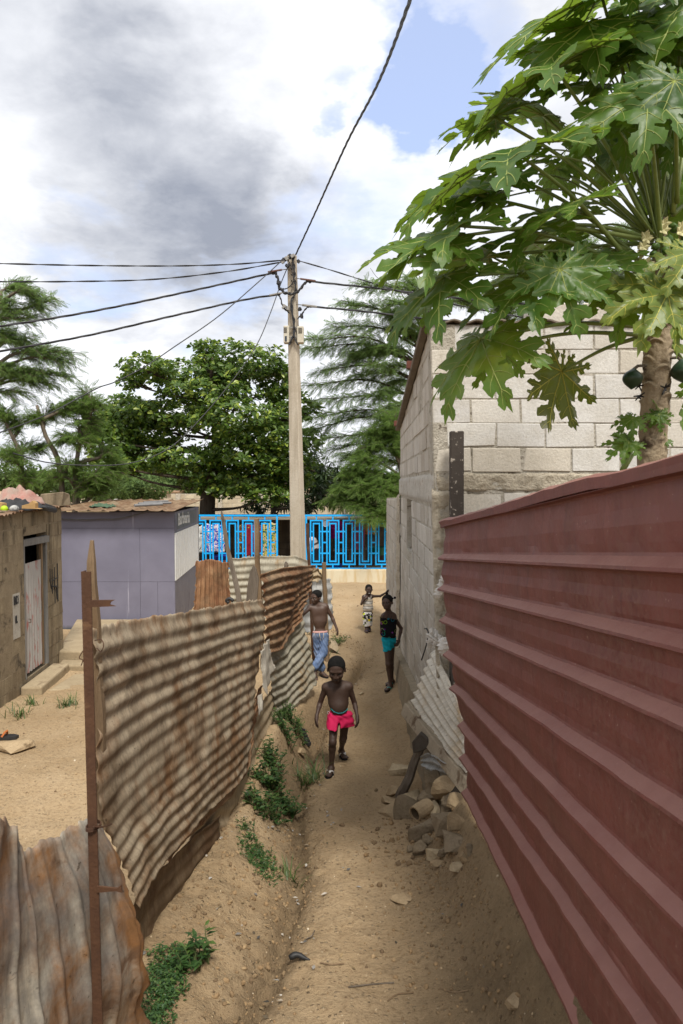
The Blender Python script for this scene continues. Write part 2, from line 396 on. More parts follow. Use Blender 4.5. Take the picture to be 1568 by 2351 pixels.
def fen(px, py, off=0.0):
    """point of the left fence line seen at photo point"""
    lo, hi = 0.8, 14.0
    for _ in range(60):
        m = (lo+hi)/2; u = P(px, py, m).x
        if u-(float(np.interp(m, FENX_Y, FENX_X))+off) > 0: lo = m
        else: hi = m
        # on the left of the fence line once m is large enough
    return P(px, py, lo)
def fen_pts(pts, off=0.0): return [fen(a, b, off) for a, b in pts]
def resample(pts, n):
    pts = [Vector(p) for p in pts]; L = [0]
    for a, b in zip(pts[:-1], pts[1:]): L.append(L[-1]+(b-a).length)
    out = []
    for i in range(n+1):
        s = L[-1]*i/n; k = 0
        while k < len(L)-2 and L[k+1] < s: k += 1
        t = (s-L[k])/max(1e-9, L[k+1]-L[k]); out.append(pts[k].lerp(pts[k+1], min(1, t)))
    return out
def sheet(name, label, mat, top, bot, ridges, amp=0.009, nu=60, sub=8, orient='u', dent=0.012, rag=0.010, seed=0, bulge=0.0, group=None, facing=None, left=None, right=None, raggap=None, cat='metal sheet', th=0.002, dsc=2.5, roll=0.0, narrow=False, crease=0.0):
    """corrugated sheet spanning two traced edges; ridges run along the edges ('u') or across them ('v')"""
    nv = max(8, ridges*sub) if orient == 'u' else 40
    if orient == 'v': nu = ridges*sub
    T = resample(top, nu); B = resample(bot, nu); b = MB(); uv = []
    N = (T[-1]-T[0]).cross(B[0]-T[0]).normalized()
    fc = Vector(facing or (1, -0.6, 0.2))
    if N.dot(fc) < 0: N = -N
    LL = resample(left, nv) if left else None; RR = resample(right, nv) if right else None
    Lu = (T[-1]-T[0]).length; Lv = (B[0]-T[0]).length*0.5+(B[-1]-T[-1]).length*0.5
    for j in range(nv+1):
        v = j/nv
        for i in range(nu+1):
            u = i/nu
            # ragged, torn edge: pull the outermost rows in or out a little
            ev = rag/Lv*(nz(u*Lu*9, seed, 1)+0.7*nz(u*Lu*31, seed, 2)); eu = rag/Lu*(nz(v*Lv*9, seed, 3)+0.7*nz(v*Lv*29, seed, 4))
            vv = v+ev*(1 if v > .5 else -1)*abs(2*v-1)**6; uu = u+eu*(1 if u > .5 else -1)*abs(2*u-1)**6
            ui = min(max(uu, -0.05), 1.05)*nu; k = min(max(int(math.floor(ui)), 0), nu-1); f = ui-k
            p = T[k].lerp(T[k+1], f).lerp(B[k].lerp(B[k+1], f), vv)
            if LL: p = p+(LL[j]-T[0].lerp(B[0], v))*(1-u)**2.2
            if RR: p = p+(RR[j]-T[-1].lerp(B[-1], v))*u**2.2
            ph = (v if orient == 'u' else u)*ridges*2*math.pi
            ph += 0.3*nz(u*3, v*3, seed+9)
            am = amp*(0.85+0.75*nz(u*2.6, v*2.6, seed+5))
            cr = math.cos(ph)
            if narrow: cr = 2.2*math.exp(-((ph % (2*math.pi)-math.pi)/0.75)**2)-.6
            if crease: am *= .6+.6*abs(nz(p.x*3, p.y*3, p.z*1.2+seed)); cr += crease/max(am, 1e-4)*(.35-abs(nz(p.x*4.3+seed, p.y*4.3, p.z*2.1)))
            dis = am*cr+dent*nz(p.x*dsc+seed, p.y*dsc, p.z*dsc)+dent*0.4*nz(p.x*8+seed, p.y*8, p.z*8)
            dis += bulge*math.sin(math.pi*u)*math.sin(math.pi*v)
            if roll: dis -= roll*max(0, 1-v*ridges)**2
            b.v.append(tuple(p+N*dis)); uv.append((u*Lu, v*Lv) if orient == 'u' else (u*Lu, v*Lv))
    w = nu+1
    for j in range(nv):
        for i in range(nu):
            k = j*w+i
            if raggap and raggap(i/nu, j/nv): continue
            b.f.append((k, k+1, k+w+1, k+w)); b.m.append(0)
    b.uv = uv
    o = b.build(name, mat, smooth=True); solid(o, th)
    return tag(o, label, cat, group)
# near sheet with upright ridges at the bottom left corner
top = [P(-120,1870,1.85),P(0,1882,2.13),P(21,1890,2.17),P(40,1909,2.22),P(50,1950,2.25),P(80,1941,2.33),P(139,1909,2.47),P(177,1888,2.56),P(206,1877,2.64),P(226,1895,2.68)]
bot = [P(-330,2900,1.80),P(-60,2830,2.05),P(20,2740,2.2),P(100,2640,2.35),P(240,2500,2.62),P(345,2400,2.86)]
# right flank of the sheet bends away round the post: three-piece lower edge
sheet('corrugated_sheet', 'blotchy rusted tin sheet with torn top edge in the lower left corner', M_B, top, bot, 9, 0.009, orient='v', sub=16, narrow=True, crease=0.022, right=[P(234,1895,2.68),P(262,1950,2.70),P(288,2005,2.73),P(322,2095,2.76),P(341,2200,2.79),P(340,2300,2.82),P(345,2400,2.86)], dent=0.028, rag=0.03, seed=3, bulge=0.03, group='tin sheets of the left fence', dsc=3.2)
# big tan sheet
top = fen_pts([(216,1440),(300,1424),(410,1408),(500,1392),(560,1380),(604,1376)])
bot = fen_pts([(318,2085),(345,2022),(400,1950),(470,1872),(530,1815),(568,1765)])
left_gap = lambda u, v: (u < 0.075 and 0.16 < v < 0.58 and u < 0.075*math.sin((v-0.16)/0.42*math.pi)*(1+0.3*nz(v*30, 2)))
right_gap = lambda u, v: v > 0.22 and u > 1-0.055*(0.5+nz(v*7, 5))*sstep(.2,.4,v) or (0.42 < v < 0.60 and u > 1.0-0.10*math.sin((v-.42)/.18*math.pi))
sheet('corrugated_sheet', 'largest tan brown tin sheet, running from the iron post to the broad plank', M_A, top, bot, 16, 0.0076, nu=110, sub=8, dent=0.022, rag=0.018, seed=11, left=fen_pts([(216,1440),(219,1500),(226,1545),(236,1600),(232,1660),(224,1720),(221,1790),(226,1850),(242,1905),(266,1955),(292,2012),(318,2085)]), raggap=lambda u, v: u > 1-.045*(.45+nz(v*9, 5)+.5*nz(v*23, 7)) and v > .15, right=fen_pts([(604,1376),(606,1440),(600,1500),(594,1560),(586,1620),(580,1690),(568,1765)]), group='tin sheets of the left fence', dsc=2.2, roll=0.02)
# narrow continuation below it, hanging lower
top = fen_pts([(470,1745),(530,1690),(603,1568)], -0.03); bot = fen_pts([(380,1985),(430,1925),(514,1842),(561,1780),(577,1728)], -0.03)
sheet('corrugated_sheet', 'dark rusted tin strip hanging under the right end of the large tan sheet', M_C, top, bot, 7, 0.010, nu=40, dent=0.03, rag=0.025, seed=17, group='tin sheets of the left fence')
# smooth earth-stained sheet
top = fen_pts([(440,1770),(560,1660),(612,1590),(634,1573)], -0.07); bot = fen_pts([(440,1985),(503,1928),(536,1936),(568,1850),(600,1795),(628,1716),(639,1640)], -0.07)
sheet('corrugated_sheet', 'smooth earth coloured tin sheet reaching the bank behind the leafy weeds', M_E, top, bot, 6, 0.008, nu=50, dent=0.03, rag=0.02, seed=23, group='tin sheets of the left fence')
# flat brown panel low on the bank under the near end
top = fen_pts([(318,2060),(350,2010),(404,1960),(500,1870)], -0.05); bot = fen_pts([(318,2310),(352,2205),(410,2105),(505,1960)], -0.06)
sheet('metal_panel', 'flat brown panel under the near end of the large tan sheet', M_F, top, bot, 4, 0.006, nu=40, dent=0.03, rag=0.01, seed=29, group='tin sheets of the left fence')
# rusty ridged sheet further on
top = fen_pts([(603,1318),(649,1303),(690,1299),(727,1297)], 0.0); bot = fen_pts([(612,1500),(640,1492),(668,1456),(691,1425)], 0.0)
sheet('corrugated_sheet', 'dark rusted tin sheet with strong ridges beyond the broad plank', M_C, top, bot, 9, 0.016, nu=60, sub=9, dent=0.03, rag=0.025, seed=31, group='tin sheets of the left fence', roll=0.03)
# grey sheet under it, flaring out at the foot
top = fen_pts([(608,1488),(650,1462),(692,1412)], -0.06); bot = [fen(636,1650,-0.06),fen(667,1632,0.0),P(700,1598,8.0),P(727,1566,8.7)]
sheet('corrugated_sheet', 'pale grey dusty tin sheet under the dark ridged sheet, flaring out onto the bank', M_D, top, bot, 9, 0.013, nu=50, sub=8, dent=0.03, rag=0.02, seed=37, group='tin sheets of the left fence')
# torn whitish scrap at the joint
top = fen_pts([(596,1500),(606,1480),(615,1466)], 0.05); bot = fen_pts([(603,1580),(613,1598),(630,1535)], 0.05)
sheet('tin_scrap', 'torn whitish tin scrap hanging at the right end of the largest tan sheet', M_W, top, bot, 3, 0.010, nu=20, dent=0.03, rag=0.03, seed=41, orient='v')
top = fen_pts([(588,1602),(598,1592)], 0.03); bot = fen_pts([(589,1642),(597,1628)], 0.03)
sheet('tin_scrap', 'small curled white tin sliver below the torn whitish scrap', M_W, top, bot, 1, 0.006, nu=10, dent=0.02, rag=0.02, seed=43, orient='v')
# sheets further back
top = [P(450,1287,10.2),P(486,1283,10.3),P(524,1291,10.4)]; bot = [P(444,1420,10.1),P(486,1422,10.2),P(531,1418,10.4)]
sheet('corrugated_sheet', 'red brown rusted sheet with upright ridges standing beside the lilac kiosk', M_R, top, bot, 8, 0.014, orient='v', dent=0.03, rag=0.03, seed=47, facing=(0,-1,0), group='tin sheets behind the left fence')
top = [P(526,1282,11.3),P(600,1276,11.3),P(680,1276,11.2),P(708,1286,11.0)]; bot = [P(526,1420,11.3),P(600,1420,11.3),P(690,1420,11.0)]
sheet('corrugated_sheet', 'pale grey sheet with faint level ridges standing below the blue railing', M_D, top, bot, 9, 0.012, nu=50, dent=0.03, rag=0.015, seed=53, facing=(0,-1,0), group='tin sheets behind the left fence')
top = [P(700,1336,11.4),P(735,1331,11.4),P(760,1328,11.5)]; bot = [P(690,1452,11.0),P(735,1455,11.2),P(766,1442,11.4)]
sheet('corrugated_sheet', 'blue grey ridged sheet behind the boy in jeans', M_G, top, bot, 5, 0.022, nu=40, dent=0.03, rag=0.05, seed=59, facing=(0,-1,0), group='tin sheets behind the left fence')
top = [P(717,1312,11.0),P(730,1304,11.0),P(739,1318,11.0)]; bot = [P(717,1333,11.0),P(730,1334,11.0),P(740,1330,11.0)]
sheet('tin_scrap', 'small orange stained tin scrap sticking up left of the short round post', M_E, top, bot, 2, 0.02, nu=20, dent=0.02, rag=0.03, seed=61, facing=(0,-1,0))
top = [G(757,1478)+Vector((0,0,.10)),G(766,1470)+Vector((0,0,.05))]; bot = [G(757,1500)+Vector((0,0,.06)),G(782,1503)+Vector((0,0,.01))]
sheet('tin_scrap', 'bent brown scrap lying on the bank at the feet of the boy in jeans', M_E, top, bot, 2, 0.01, nu=20, dent=0.06, rag=0.03, seed=67, facing=(0.2,-0.6,1))

# posts
def stake(name, label, a, b, w0, w1, mat, cat='post', group=None, t=0.7, point=True, n=6):
    a = Vector(a); b = Vector(b); m = MB(); ns = 14; pts = []; rad = []
    for i in range(ns+1):
        k = i/ns; p = a.lerp(b, k)+Vector((nz(k*4, a.x*7, 1), nz(k*4, a.x*7, 2), 0))*w0*0.22
        pts.append(p); r = w1+(w0-w1)*(1-k); rad.append(r*0.5*(1+0.15*nz(k*9, a.x*5, 3)))
    if point: rad[-1] *= 0.35; rad[-2] *= 0.8
    m.tube(pts, rad, n)
    return tag(m.build(name, mat, smooth=False), label, cat, group)
def px2m(w, d): return w/FPX*d
def down(px, py, d, extra=0.15):
    p = P(px, py, d); return Vector((p.x, p.y, h1(p.x, p.y)-extra))
ga = 'posts holding the left fence'
# angle iron near post
a = P(221,2200,2.47); dirv = (P(198,1312,2.47)-a).normalized(); b = P(198,1312,2.47); a = b-dirv*((b.z-h1(a.x, a.y)+0.2)/dirv.z)
ip = thing('iron_post', 'tall rusty angle iron post in front of the near tin sheets', 'post', (a.x, a.y, a.z), ga)
m = MB(); m.beam(a, b, 0.034, 0.006, up=(0,1,0)); m.build('post_body', M_IRON, ip)
m = MB(); q = Vector((-0.017, 0.02, 0)); m.beam(a+q, b+q, 0.006, 0.036, up=(0,1,0)); m.build('flange', M_IRON, ip)
m = MB(); z1 = P(210,1385,2.46); m.prism([z1+Vector(v) for v in ((0,0,.012),(.085,0,.013),(.070,0,.005),(.067,0,-.004),(.088,0,-.010),(0,0,-.014))], (0,0.006,0)); m.build('spur', M_IRON, ip)
m = MB(); z2 = P(222,2042,2.46); m.prism([z2+Vector(v) for v in ((0,0,.012),(.075,0,.004),(.090,0,.016),(.094,0,-.012),(.07,0,-.006),(0,0,-.012))], (0,0.008,0)); m.build('spur', M_IRON, ip)
m = MB()
for k in range(3):
    c = P(212,1897+k*3,2.47); m.tube([c+Vector((.026*math.cos(t), .03*math.sin(t)+.012, 0.004*math.sin(t*1.3))) for t in np.linspace(0, 6.28, 14)], 0.0022, 5)
m.tube(bez([P(214,1897,2.44), P(235,1898,2.48), P(256,1891,2.58)], 8), 0.003, 5); m.build('tie_wire', M_IRON, ip)
stake('wooden_stake', 'tall pale wooden stake with a worn tip behind the iron post', P(232,1900,2.84), P(212,1240,2.80), 0.062, 0.042, M_WOOD, 'post', ga)
m = MB(); m.tube(bez([P(218,1470,2.66),P(232,1468,2.62),P(238,1480,2.6),P(232,1495,2.6),P(222,1487,2.64)], 16), 0.002, 5); tag(m.build('wire_loop', M_IRON), 'loop of thin wire tying the large tan sheet beside the wooden stake', 'wire')
m = MB(); m.tube(bez([P(205,1480,2.8),P(190,1495,2.8),P(182,1510,2.8),P(190,1515,2.8),P(186,1528,2.8)], 16), 0.0022, 5); tag(m.build('wire_loop', M_IRON), 'thin wire loop sticking out to the left of the iron post', 'wire')
stake('wooden_stick', 'thin crooked stick leaning left in front of the blue railing', P(552,1400,8.2), P(508,1172,8.4), 0.075, 0.05, M_WOODG, 'post', ga)
stake('wooden_post', 'straight square brown post rising behind the broad plank', P(602,1480,6.7), P(588,1190,6.7), 0.062, 0.06, M_WOOD, 'post', ga, point=False, n=4)
# broad plank with pointed top
c = [P(563,1400,6.25),P(568,1345,6.25),P(574,1312,6.25),P(582,1297,6.25),P(588,1306,6.25),P(594,1330,6.25),P(588,1400,6.25)]
m = MB(); m.prism(c, (0,0.03,0)); o = m.build('wooden_plank', M_WOODG); fixn(o); tag(o, 'broad dark plank with a pointed top at the end of the large tan sheet', 'plank', ga)
p0 = down(721,1545,10.7); stake('rusty_pole', 'thin straight rusty pole standing behind the dark ridged sheet', p0, P(706,1201,10.7), 0.055, 0.055, M_IRON, 'post', ga, point=False)
p0 = down(752,1440,10.9); stake('wooden_post', 'short round post to the right of the boy in jeans', p0, P(743,1291,10.9), 0.085, 0.075, M_WOOD, 'post', ga, point=False, n=8)
stake('wooden_post', 'short weathered tip of a post showing above the dark ridged sheet', P(658,1345,8.6), P(656,1289,8.6), 0.055, 0.05, M_WOODG, 'post', ga)
m = MB(); m.tube(bez([P(536,1380,7.5),P(528,1374,7.5),P(520,1378,7.5),P(526,1384,7.5)], 10), 0.02, 6); tag(m.build('rag', M_BLACK, smooth=True), 'small dark rag on the largest tan sheet at the foot of the crooked stick', 'rag')

# ---------------------------------------------------------------- red sheet wall on the right
t = NT('dark_red_paint'); uv = t.coord('UV'); ob = t.coord('Object')
a_ = t.noise(t.n('Mapping', Vector=uv, Scale=(9, 0.9, 1)), 1.0, 8, 0.62, 0.3); b_ = t.noise(ob, 2.6, 8, 0.65, 0.4); c_ = t.noise(ob, 45, 6, 0.7); s_ = t.noise(t.n('Mapping', Vector=uv, Scale=(22, 1.5, 1), Location=(3,1,0)), 1.0, 6, 0.6, 0.8)
col = t.mix(t.ramp(b_, [(0.35, 0.0), (0.65, 1.0)]), (0.148,0.043,0.034), (0.108,0.030,0.025))
col = t.mix(t.ramp(a_, [(0.45, 0.0), (0.75, 0.55)]), col, (0.195,0.062,0.050))
col = t.mix(t.ramp(s_, [(0.57, 0.0), (0.70, 0.7)]), col, (0.085,0.024,0.022))
s2_ = t.noise(t.n('Mapping', Vector=uv, Scale=(3, 26, 1), Location=(7,2,0)), 1.0, 5, 0.6, 0.5); col = t.mix(t.ramp(s2_, [(0.62, 0.0), (0.74, 0.45)]), col, (0.10,0.030,0.028))
s3_ = t.noise(ob, 75, 3, 0.5); col = t.mix(t.ramp(s3_, [(0.70, 0.0), (0.74, 0.6)]), col, (0.36,0.24,0.20))
dv = t.math('MULTIPLY', t.ramp(c_, [(0.42, 0.0), (0.7, 1.0)]), t.ramp(b_, [(0.4, 0.25), (0.7, 0.9)]))
col = t.mix(dv, col, (0.17,0.085,0.06))
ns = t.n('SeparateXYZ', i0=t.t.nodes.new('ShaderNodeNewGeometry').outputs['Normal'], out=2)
# settled dust and sky light, both painted on the upward ledges of the ribs
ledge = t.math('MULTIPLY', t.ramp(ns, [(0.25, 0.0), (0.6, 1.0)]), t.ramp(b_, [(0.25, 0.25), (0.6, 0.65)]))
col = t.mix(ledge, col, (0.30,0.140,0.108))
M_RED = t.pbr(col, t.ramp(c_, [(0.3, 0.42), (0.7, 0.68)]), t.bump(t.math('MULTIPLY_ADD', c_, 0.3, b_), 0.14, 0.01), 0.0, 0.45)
RIBF = [(1022,1208),(1021,1283),(1015,1353),(1023,1426),(1026,1502),(1050,1582),(1064,1666),(1069,1742),(1074,1816)]
RIBR = [1080,1310,1487,1657,1868,2099,2302,2460,2786]
FD, RD = 4.8, 1.7
def rline(i):
    f = P(*RIBF[i], FD-0.02*i); r = P(1568, RIBR[i], RD)
    return f, f+(r-f)*((FD-0.75)/(FD-RD))
rp = thing('red_metal_wall', 'dark red ribbed metal fence running along the right side of the alley', 'fence', tuple(down(1200,2000,3.2,0)))
lines_ = [rline(i) for i in range(9)]
m = MB(); uvs = []; ncol = 110; rows = []
OUT = Vector((-1, -0.04, 0))
for i in range(9):
    for k, (off, out) in enumerate([(-0.046,0.0),(-0.036,0.003),(-0.008,0.042),(0.002,0.044),(0.006,0.036),(0.010,0.004),(0.018,0.0)]):
        if i == 0 and k < 4: continue
        rows.append((i, off, out))
    if i < 8:
        for q in (0.3, 0.5, 0.7): rows.append((i+q, 0.0, 0.004 if q == 0.5 else 0.0))
acc = 0
for r, (fi, off, out) in enumerate(rows):
    i0 = int(fi); fr = fi-i0; i1 = min(i0+1, 8)
    for c in range(ncol+1):
        u = c/ncol; ue = u
        if fr > 0 or off != 0: pass
        p = lines_[i0][0].lerp(lines_[i0][1], ue).lerp(lines_[i1][0].lerp(lines_[i1][1], ue), fr)
        # torn left edge of the pans
        if c == 0:
            e = 0.05*nz(fi*2.3, 4.4)+(0.10 if 1.9 < fi < 2.6 else 0)+(0.05 if 3.2 < fi < 4.4 else 0)
            p = p+(lines_[i0][1]-lines_[i0][0]).normalized()*e
        p = p+Vector((0, 0, -1))*off+OUT*(out+0.012*nz(p.y*0.9, fi*0.7, 2)+0.006*nz(p.y*4, fi*2, 5)+0.004*nz(p.y*9, fi*3, 8))
        if u < .05 and fi > 1: p = p+OUT*(-0.03*nz(fi*1.7, 2.2)*(1-u/.05))
        m.v.append(tuple(p)); uvs.append((u*4, fi*0.23+off))
w = ncol+1
for r in range(len(rows)-1):
    for c in range(ncol): k = r*w+c; m.f.append((k, k+1, k+w+1, k+w)); m.m.append(0)
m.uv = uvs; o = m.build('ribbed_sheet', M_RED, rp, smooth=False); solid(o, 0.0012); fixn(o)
# bent capping on the top edge
tp = [(1016,1192,4.85),(1076,1178,4.3),(1137,1160,3.75),(1205,1138,3.25),(1272,1114,2.85),(1374,1086,2.35),(1420,1084,2.17),(1476,1066,1.98),(1568,1040,1.7)]
lo_ = [(1022,1206,4.8),(1076,1194,4.28),(1137,1177,3.73),(1205,1157,3.23),(1272,1137,2.83),(1374,1110,2.33),(1420,1103,2.15),(1476,1092,1.96),(1568,1068,1.69)]
T = [P(*q) for q in tp]; L = [P(*q) for q in lo_]
T.append(T[-1]+(T[-1]-T[-3])*1.6); L.append(L[-1]+(L[-1]-L[-3])*1.6)
T = resample(T, 50); L = resample(L, 50); m = MB()
for k in range(51):
    j = 0.006*nz(k*0.35, 1)+0.004*nz(k*0.9, 2)
    a = L[k]+OUT*0.032; b2 = L[k].lerp(T[k], 0.55)+OUT*0.036+Vector((0,0,j)); c2 = T[k]+OUT*0.0+Vector((0,0,j)); d2 = T[k]+Vector((0.07,0.02,-0.012+j)); e2 = d2+Vector((0.01,0,-0.05))
    m.v += [tuple(a-Vector((0,0,0.02))), tuple(a), tuple(b2), tuple(c2), tuple(d2), tuple(e2)]
for k in range(50):
    for q in range(5): i = k*6+q; m.f.append((i, i+6, i+7, i+1)); m.m.append(0)
m.uv = [(k//6*0.08, (k % 6)*0.03) for k in range(len(m.v))]
o = m.build('capping', M_RED, rp); solid(o, 0.002); fixn(o)
m = MB(); a = P(1098,1925,4.75); m.beam((a.x,a.y,h1(a.x,a.y)-.2), (a.x+.02,a.y,P(1080,1300,4.75).z), 0.07, 0.05, up=(0,1,0)); m.build('support_post', M_WOODG, rp)
for yy in (1.5,):
    a = lines_[8][0].lerp(lines_[8][1], (FD-yy)/(FD-0.75)); m = MB(); m.beam((a.x+.07,yy,h1(a.x,yy)-.2), (a.x+.07,yy,a.z+0.9), 0.06, 0.05, up=(0,1,0)); m.build('support_post', M_WOODG, rp)

# ---------------------------------------------------------------- white tin scrap, board and rubble at the house corner
def Z2(zx, zy, d): return P((1050+zx/3.36)*.8394, (1700+zy/3.36)*.8394, d)
top = [Z2(470,205,5.75),Z2(560,420,5.45),Z2(640,640,5.15),Z2(740,830,4.95)]
bot = [Z2(258,725,6.15),Z2(420,960,5.75),Z2(600,1200,5.3),Z2(775,1400,4.95)]
def wgap(u, v): return u > 0.93 and 0.25 < v < 0.5
sheet('corrugated_sheet', 'pale weathered tin sheet leaning across the gap at the house corner', M_W, top, bot, 7, 0.020, nu=50, sub=9, dent=0.015, rag=0.03, seed=71, facing=(-0.6,-1,0.4), raggap=wgap)
m = MB(); a = Z2(190,800,6.2); b = Z2(765,1530,4.88); m.beam(a, b, 0.115, 0.045, up=(-0.6,-1,0.2)); m.beam(a+Vector((.05,.02,.05)), b+Vector((.05,.02,.03)), 0.04, 0.05, up=(-0.6,-1,0.2))
o = m.build('wooden_board', surf('pale_split_wood', (0.27,0.22,0.16), (0.36,0.30,0.22), 3, 0.9, 0.7, 40, 0.1, spots=((0.13,0.09,0.06), 5, 0.56))); bevel(o, 0.006); tag(o, 'weathered grey board slanting under the pale tin sheet', 'board')
stake('wooden_stick', 'dark short stick propped under the slanting grey board', Z2(150,1620,5.75), Z2(345,1130,5.7), 0.085, 0.065, M_WOODG, 'stick', point=False)
c = [Z2(255,1110,5.62),Z2(330,1020,5.6),Z2(400,1085,5.55),Z2(415,1150,5.55),Z2(360,1190,5.58),Z2(268,1212,5.62)]
m = MB(); m.prism(c, (0.02,0.05,0.0)); o = fixn(m.build('rubber_pad', surf('dark_leather', (0.06,0.05,0.04), (0.09,0.075,0.06), 9, 0.7, 0.3))); bevel(o, 0.008, 2); tag(o, 'dark rubber pad nailed to the top of the short propped stick', 'pad')
top = [Z2(345,1240,5.5),Z2(440,1200,5.4),Z2(560,1290,5.2)]; bot = [Z2(350,1310,5.5),Z2(460,1360,5.4),Z2(620,1400,5.2)]
sheet('tin_scrap', 'grey rolled tin scrap lying over the stones under the slanting board', M_G, top, bot, 2, 0.02, nu=20, dent=0.02, rag=0.02, seed=77, facing=(-0.5,-1,0.5))
m = MB(); m.tube(bez([Z2(372,64,6.0),Z2(396,66,5.9),Z2(408,120,5.9),Z2(385,230,6.0),Z2(345,352,6.1)], 20), 0.006, 6); m.tube(bez([Z2(392,66,5.9),Z2(410,100,5.8),Z2(424,130,5.75)], 8), 0.006, 6); tag(m.build('black_wire', M_BLACK), 'short black wire hanging down the house wall above the pale tin sheet', 'wire')
M_PLASTIC = surf('dusty_plastic', (0.46,0.43,0.39), (0.60,0.57,0.53), 14, 0.45, 0.5, 50, 0.5)
def crumple(name, label, pts, mat, cat, th=0.03, seed=1):
    m = MB(); n = 10
    for q in pts:
        c = Vector(q[0]); r = q[1]; bb = len(m.v)
        for j in range(n+1):
            for i in range(n):
                a = 2*math.pi*i/n; e = math.pi*j/n
                v = Vector((math.sin(e)*math.cos(a), math.sin(e)*math.sin(a)*0.5, math.cos(e)*1.1))
                k = r*(1+0.7*nz(v.x*2.2+seed+c.x, v.y*2.2, v.z*2.2)+0.3*nz(v.x*6+seed, v.y*6, v.z*6)); m.v.append(tuple(c+v*k))
        for j in range(n):
            for i in range(n): m.f.append((bb+j*n+i, bb+(j+1)*n+i, bb+(j+1)*n+(i+1) % n, bb+j*n+(i+1) % n)); m.m.append(0)
    return tag(m.build(name, mat), label, cat)
crumple('plastic_bag', 'crumpled whitish plastic stuffed above the pale tin sheet at the house corner', [(Z2(455,140,5.6),.06),(Z2(490,170,5.55),.045),(Z2(430,190,5.6),.04)], M_PLASTIC, 'plastic bag', seed=3)
crumple('plastic_bag', 'torn plastic caught at the far edge of the red wall above the pale tin sheet', [(Z2(560,220,5.0),.05),(Z2(545,265,5.0),.03)], M_PLASTIC, 'plastic bag', seed=5)
crumple('plastic_bag', 'crumpled grey plastic caught on the house corner beside the top of the red wall', [(P(1012,1350,5.2),.035),(P(1005,1362,5.2),.03),(P(1016,1330,5.2),.025)], M_PLASTIC, 'plastic bag', seed=8)
ROCKM = [surf('tan_rock', (0.32,0.235,0.14), (0.42,0.315,0.195), 7, 0.95, 0.6, 50, 0.1, spots=((0.17,0.12,0.07), 9, 0.58), bd=0.02),
         surf('grey_brown_rock', (0.20,0.155,0.10), (0.28,0.22,0.15), 7, 0.95, 0.7, 50, 0.1, spots=((0.12,0.09,0.06), 10, 0.56), bd=0.02),
         surf('pale_rock', (0.42,0.33,0.21), (0.52,0.42,0.28), 7, 0.95, 0.6, 50, 0.1, spots=((0.26,0.19,0.11), 8, 0.6), bd=0.02)]
def rock(name, label, c, r, mi, seed, group=None, flat=1.0, cat='rock', blocky=False, parent=None):
    rng = random.Random(seed); bm = bmesh.new()
    n = 9 if blocky else 12
    for _ in range(n):
        v = Vector((rng.gauss(0,1), rng.gauss(0,1), rng.gauss(0,1))).normalized()
        if blocky: v = Vector([math.copysign(abs(k)**0.4, k) for k in v])*0.8
        bm.verts.new((v.x*r[0], v.y*r[1], v.z*r[2]*flat))
    bmesh.ops.convex_hull(bm, input=bm.verts[:])
    for v in [v for v in bm.verts if not v.link_faces]: bm.verts.remove(v)
    bmesh.ops.triangulate(bm, faces=bm.faces[:])
    bmesh.ops.subdivide_edges(bm, edges=bm.edges[:], cuts=2, use_grid_fill=True)
    for _ in range(1): bmesh.ops.smooth_vert(bm, verts=bm.verts[:], factor=0.22, use_axis_x=True, use_axis_y=True, use_axis_z=True)
    s = sum(r)/3
    for v in bm.verts: v.co += v.co.normalized()*s*0.10*nz(v.co.x/s*2+seed, v.co.y/s*2, v.co.z/s*2)+v.co.normalized()*s*0.05*nz(v.co.x/s*6+seed, v.co.y/s*6, v.co.z/s*6)
    a = rng.uniform(0, 6.28)
    me = bpy.data.meshes.new(name); bm.to_mesh(me); bm.free(); me.materials.append(ROCKM[mi])
    me.polygons.foreach_set('use_smooth', [False]*len(me.polygons))
    mo = None
    o = bpy.data.objects.new(name, me); COL.objects.link(o); o.location = c; ORG[o.name] = Vector(c)
    return tag(o, label, cat, group)
RK = [(160,1365,90,50,6.0,2,0),(85,1575,60,55,5.85,0,0),(230,1622,115,55,5.7,2,1),(225,1745,105,125,5.5,1,0),(440,1475,75,95,5.55,1,1),(565,1545,100,105,5.3,0,0),(400,1625,72,60,5.5,1,0),
 (450,1725,70,60,5.35,2,0),(570,1725,52,60,5.25,1,1),(705,1675,100,95,5.0,0,0),(360,1915,160,100,5.1,1,1),(560,1860,120,120,5.05,1,0),(715,1860,110,90,4.9,0,1),(660,1985,115,100,4.8,1,1),
 (400,2005,45,42,4.85,1,0),(330,2085,60,62,4.75,1,0),(462,2110,68,60,4.7,2,1),(560,2085,62,60,4.72,1,0),(775,2095,50,45,4.65,1,1),(672,2245,62,40,4.45,2,1),(500,2215,60,26,4.5,0,0),(220,2085,48,40,4.75,1,0),(610,1640,60,50,5.2,1,0),(740,2175,40,40,4.55,0,0)]
RL = ['pale flat rubble lump at the back left of the stone heap','small round tan stone left of the stone heap','pale flat stone on top left of the stone heap','rough grey lump at the left of the stone heap','grey upright stone behind the heap under the tin scrap','large cracked round stone at the top of the heap','grey stone wedged between the pale flat stone and the cracked round stone',
 'pale chunk in the middle of the heap beside the hollow pipe piece','small brown stone right of the hollow pipe piece','tan pointed stone against the red wall at the top of the heap','wide dark slab at the front left of the heap','broad brown boulder in the centre of the heap','flat tan slab leaning against the red wall post','squarish dark stone low in front of the flat tan slab',
 'small grey stone on the front of the wide dark slab','dark upright stone at the front left corner of the heap','pale squarish stone at the front foot of the heap','dark stone pressed against the pale squarish stone','dark stone at the front right foot of the heap','thin pale brick piece lying in front of the heap','low flat stone half buried in front of the heap','small dark stone at the left front of the heap','small brown stone under the slanting board end','little tan stone under the foot of the red wall post']
RL2 = {}
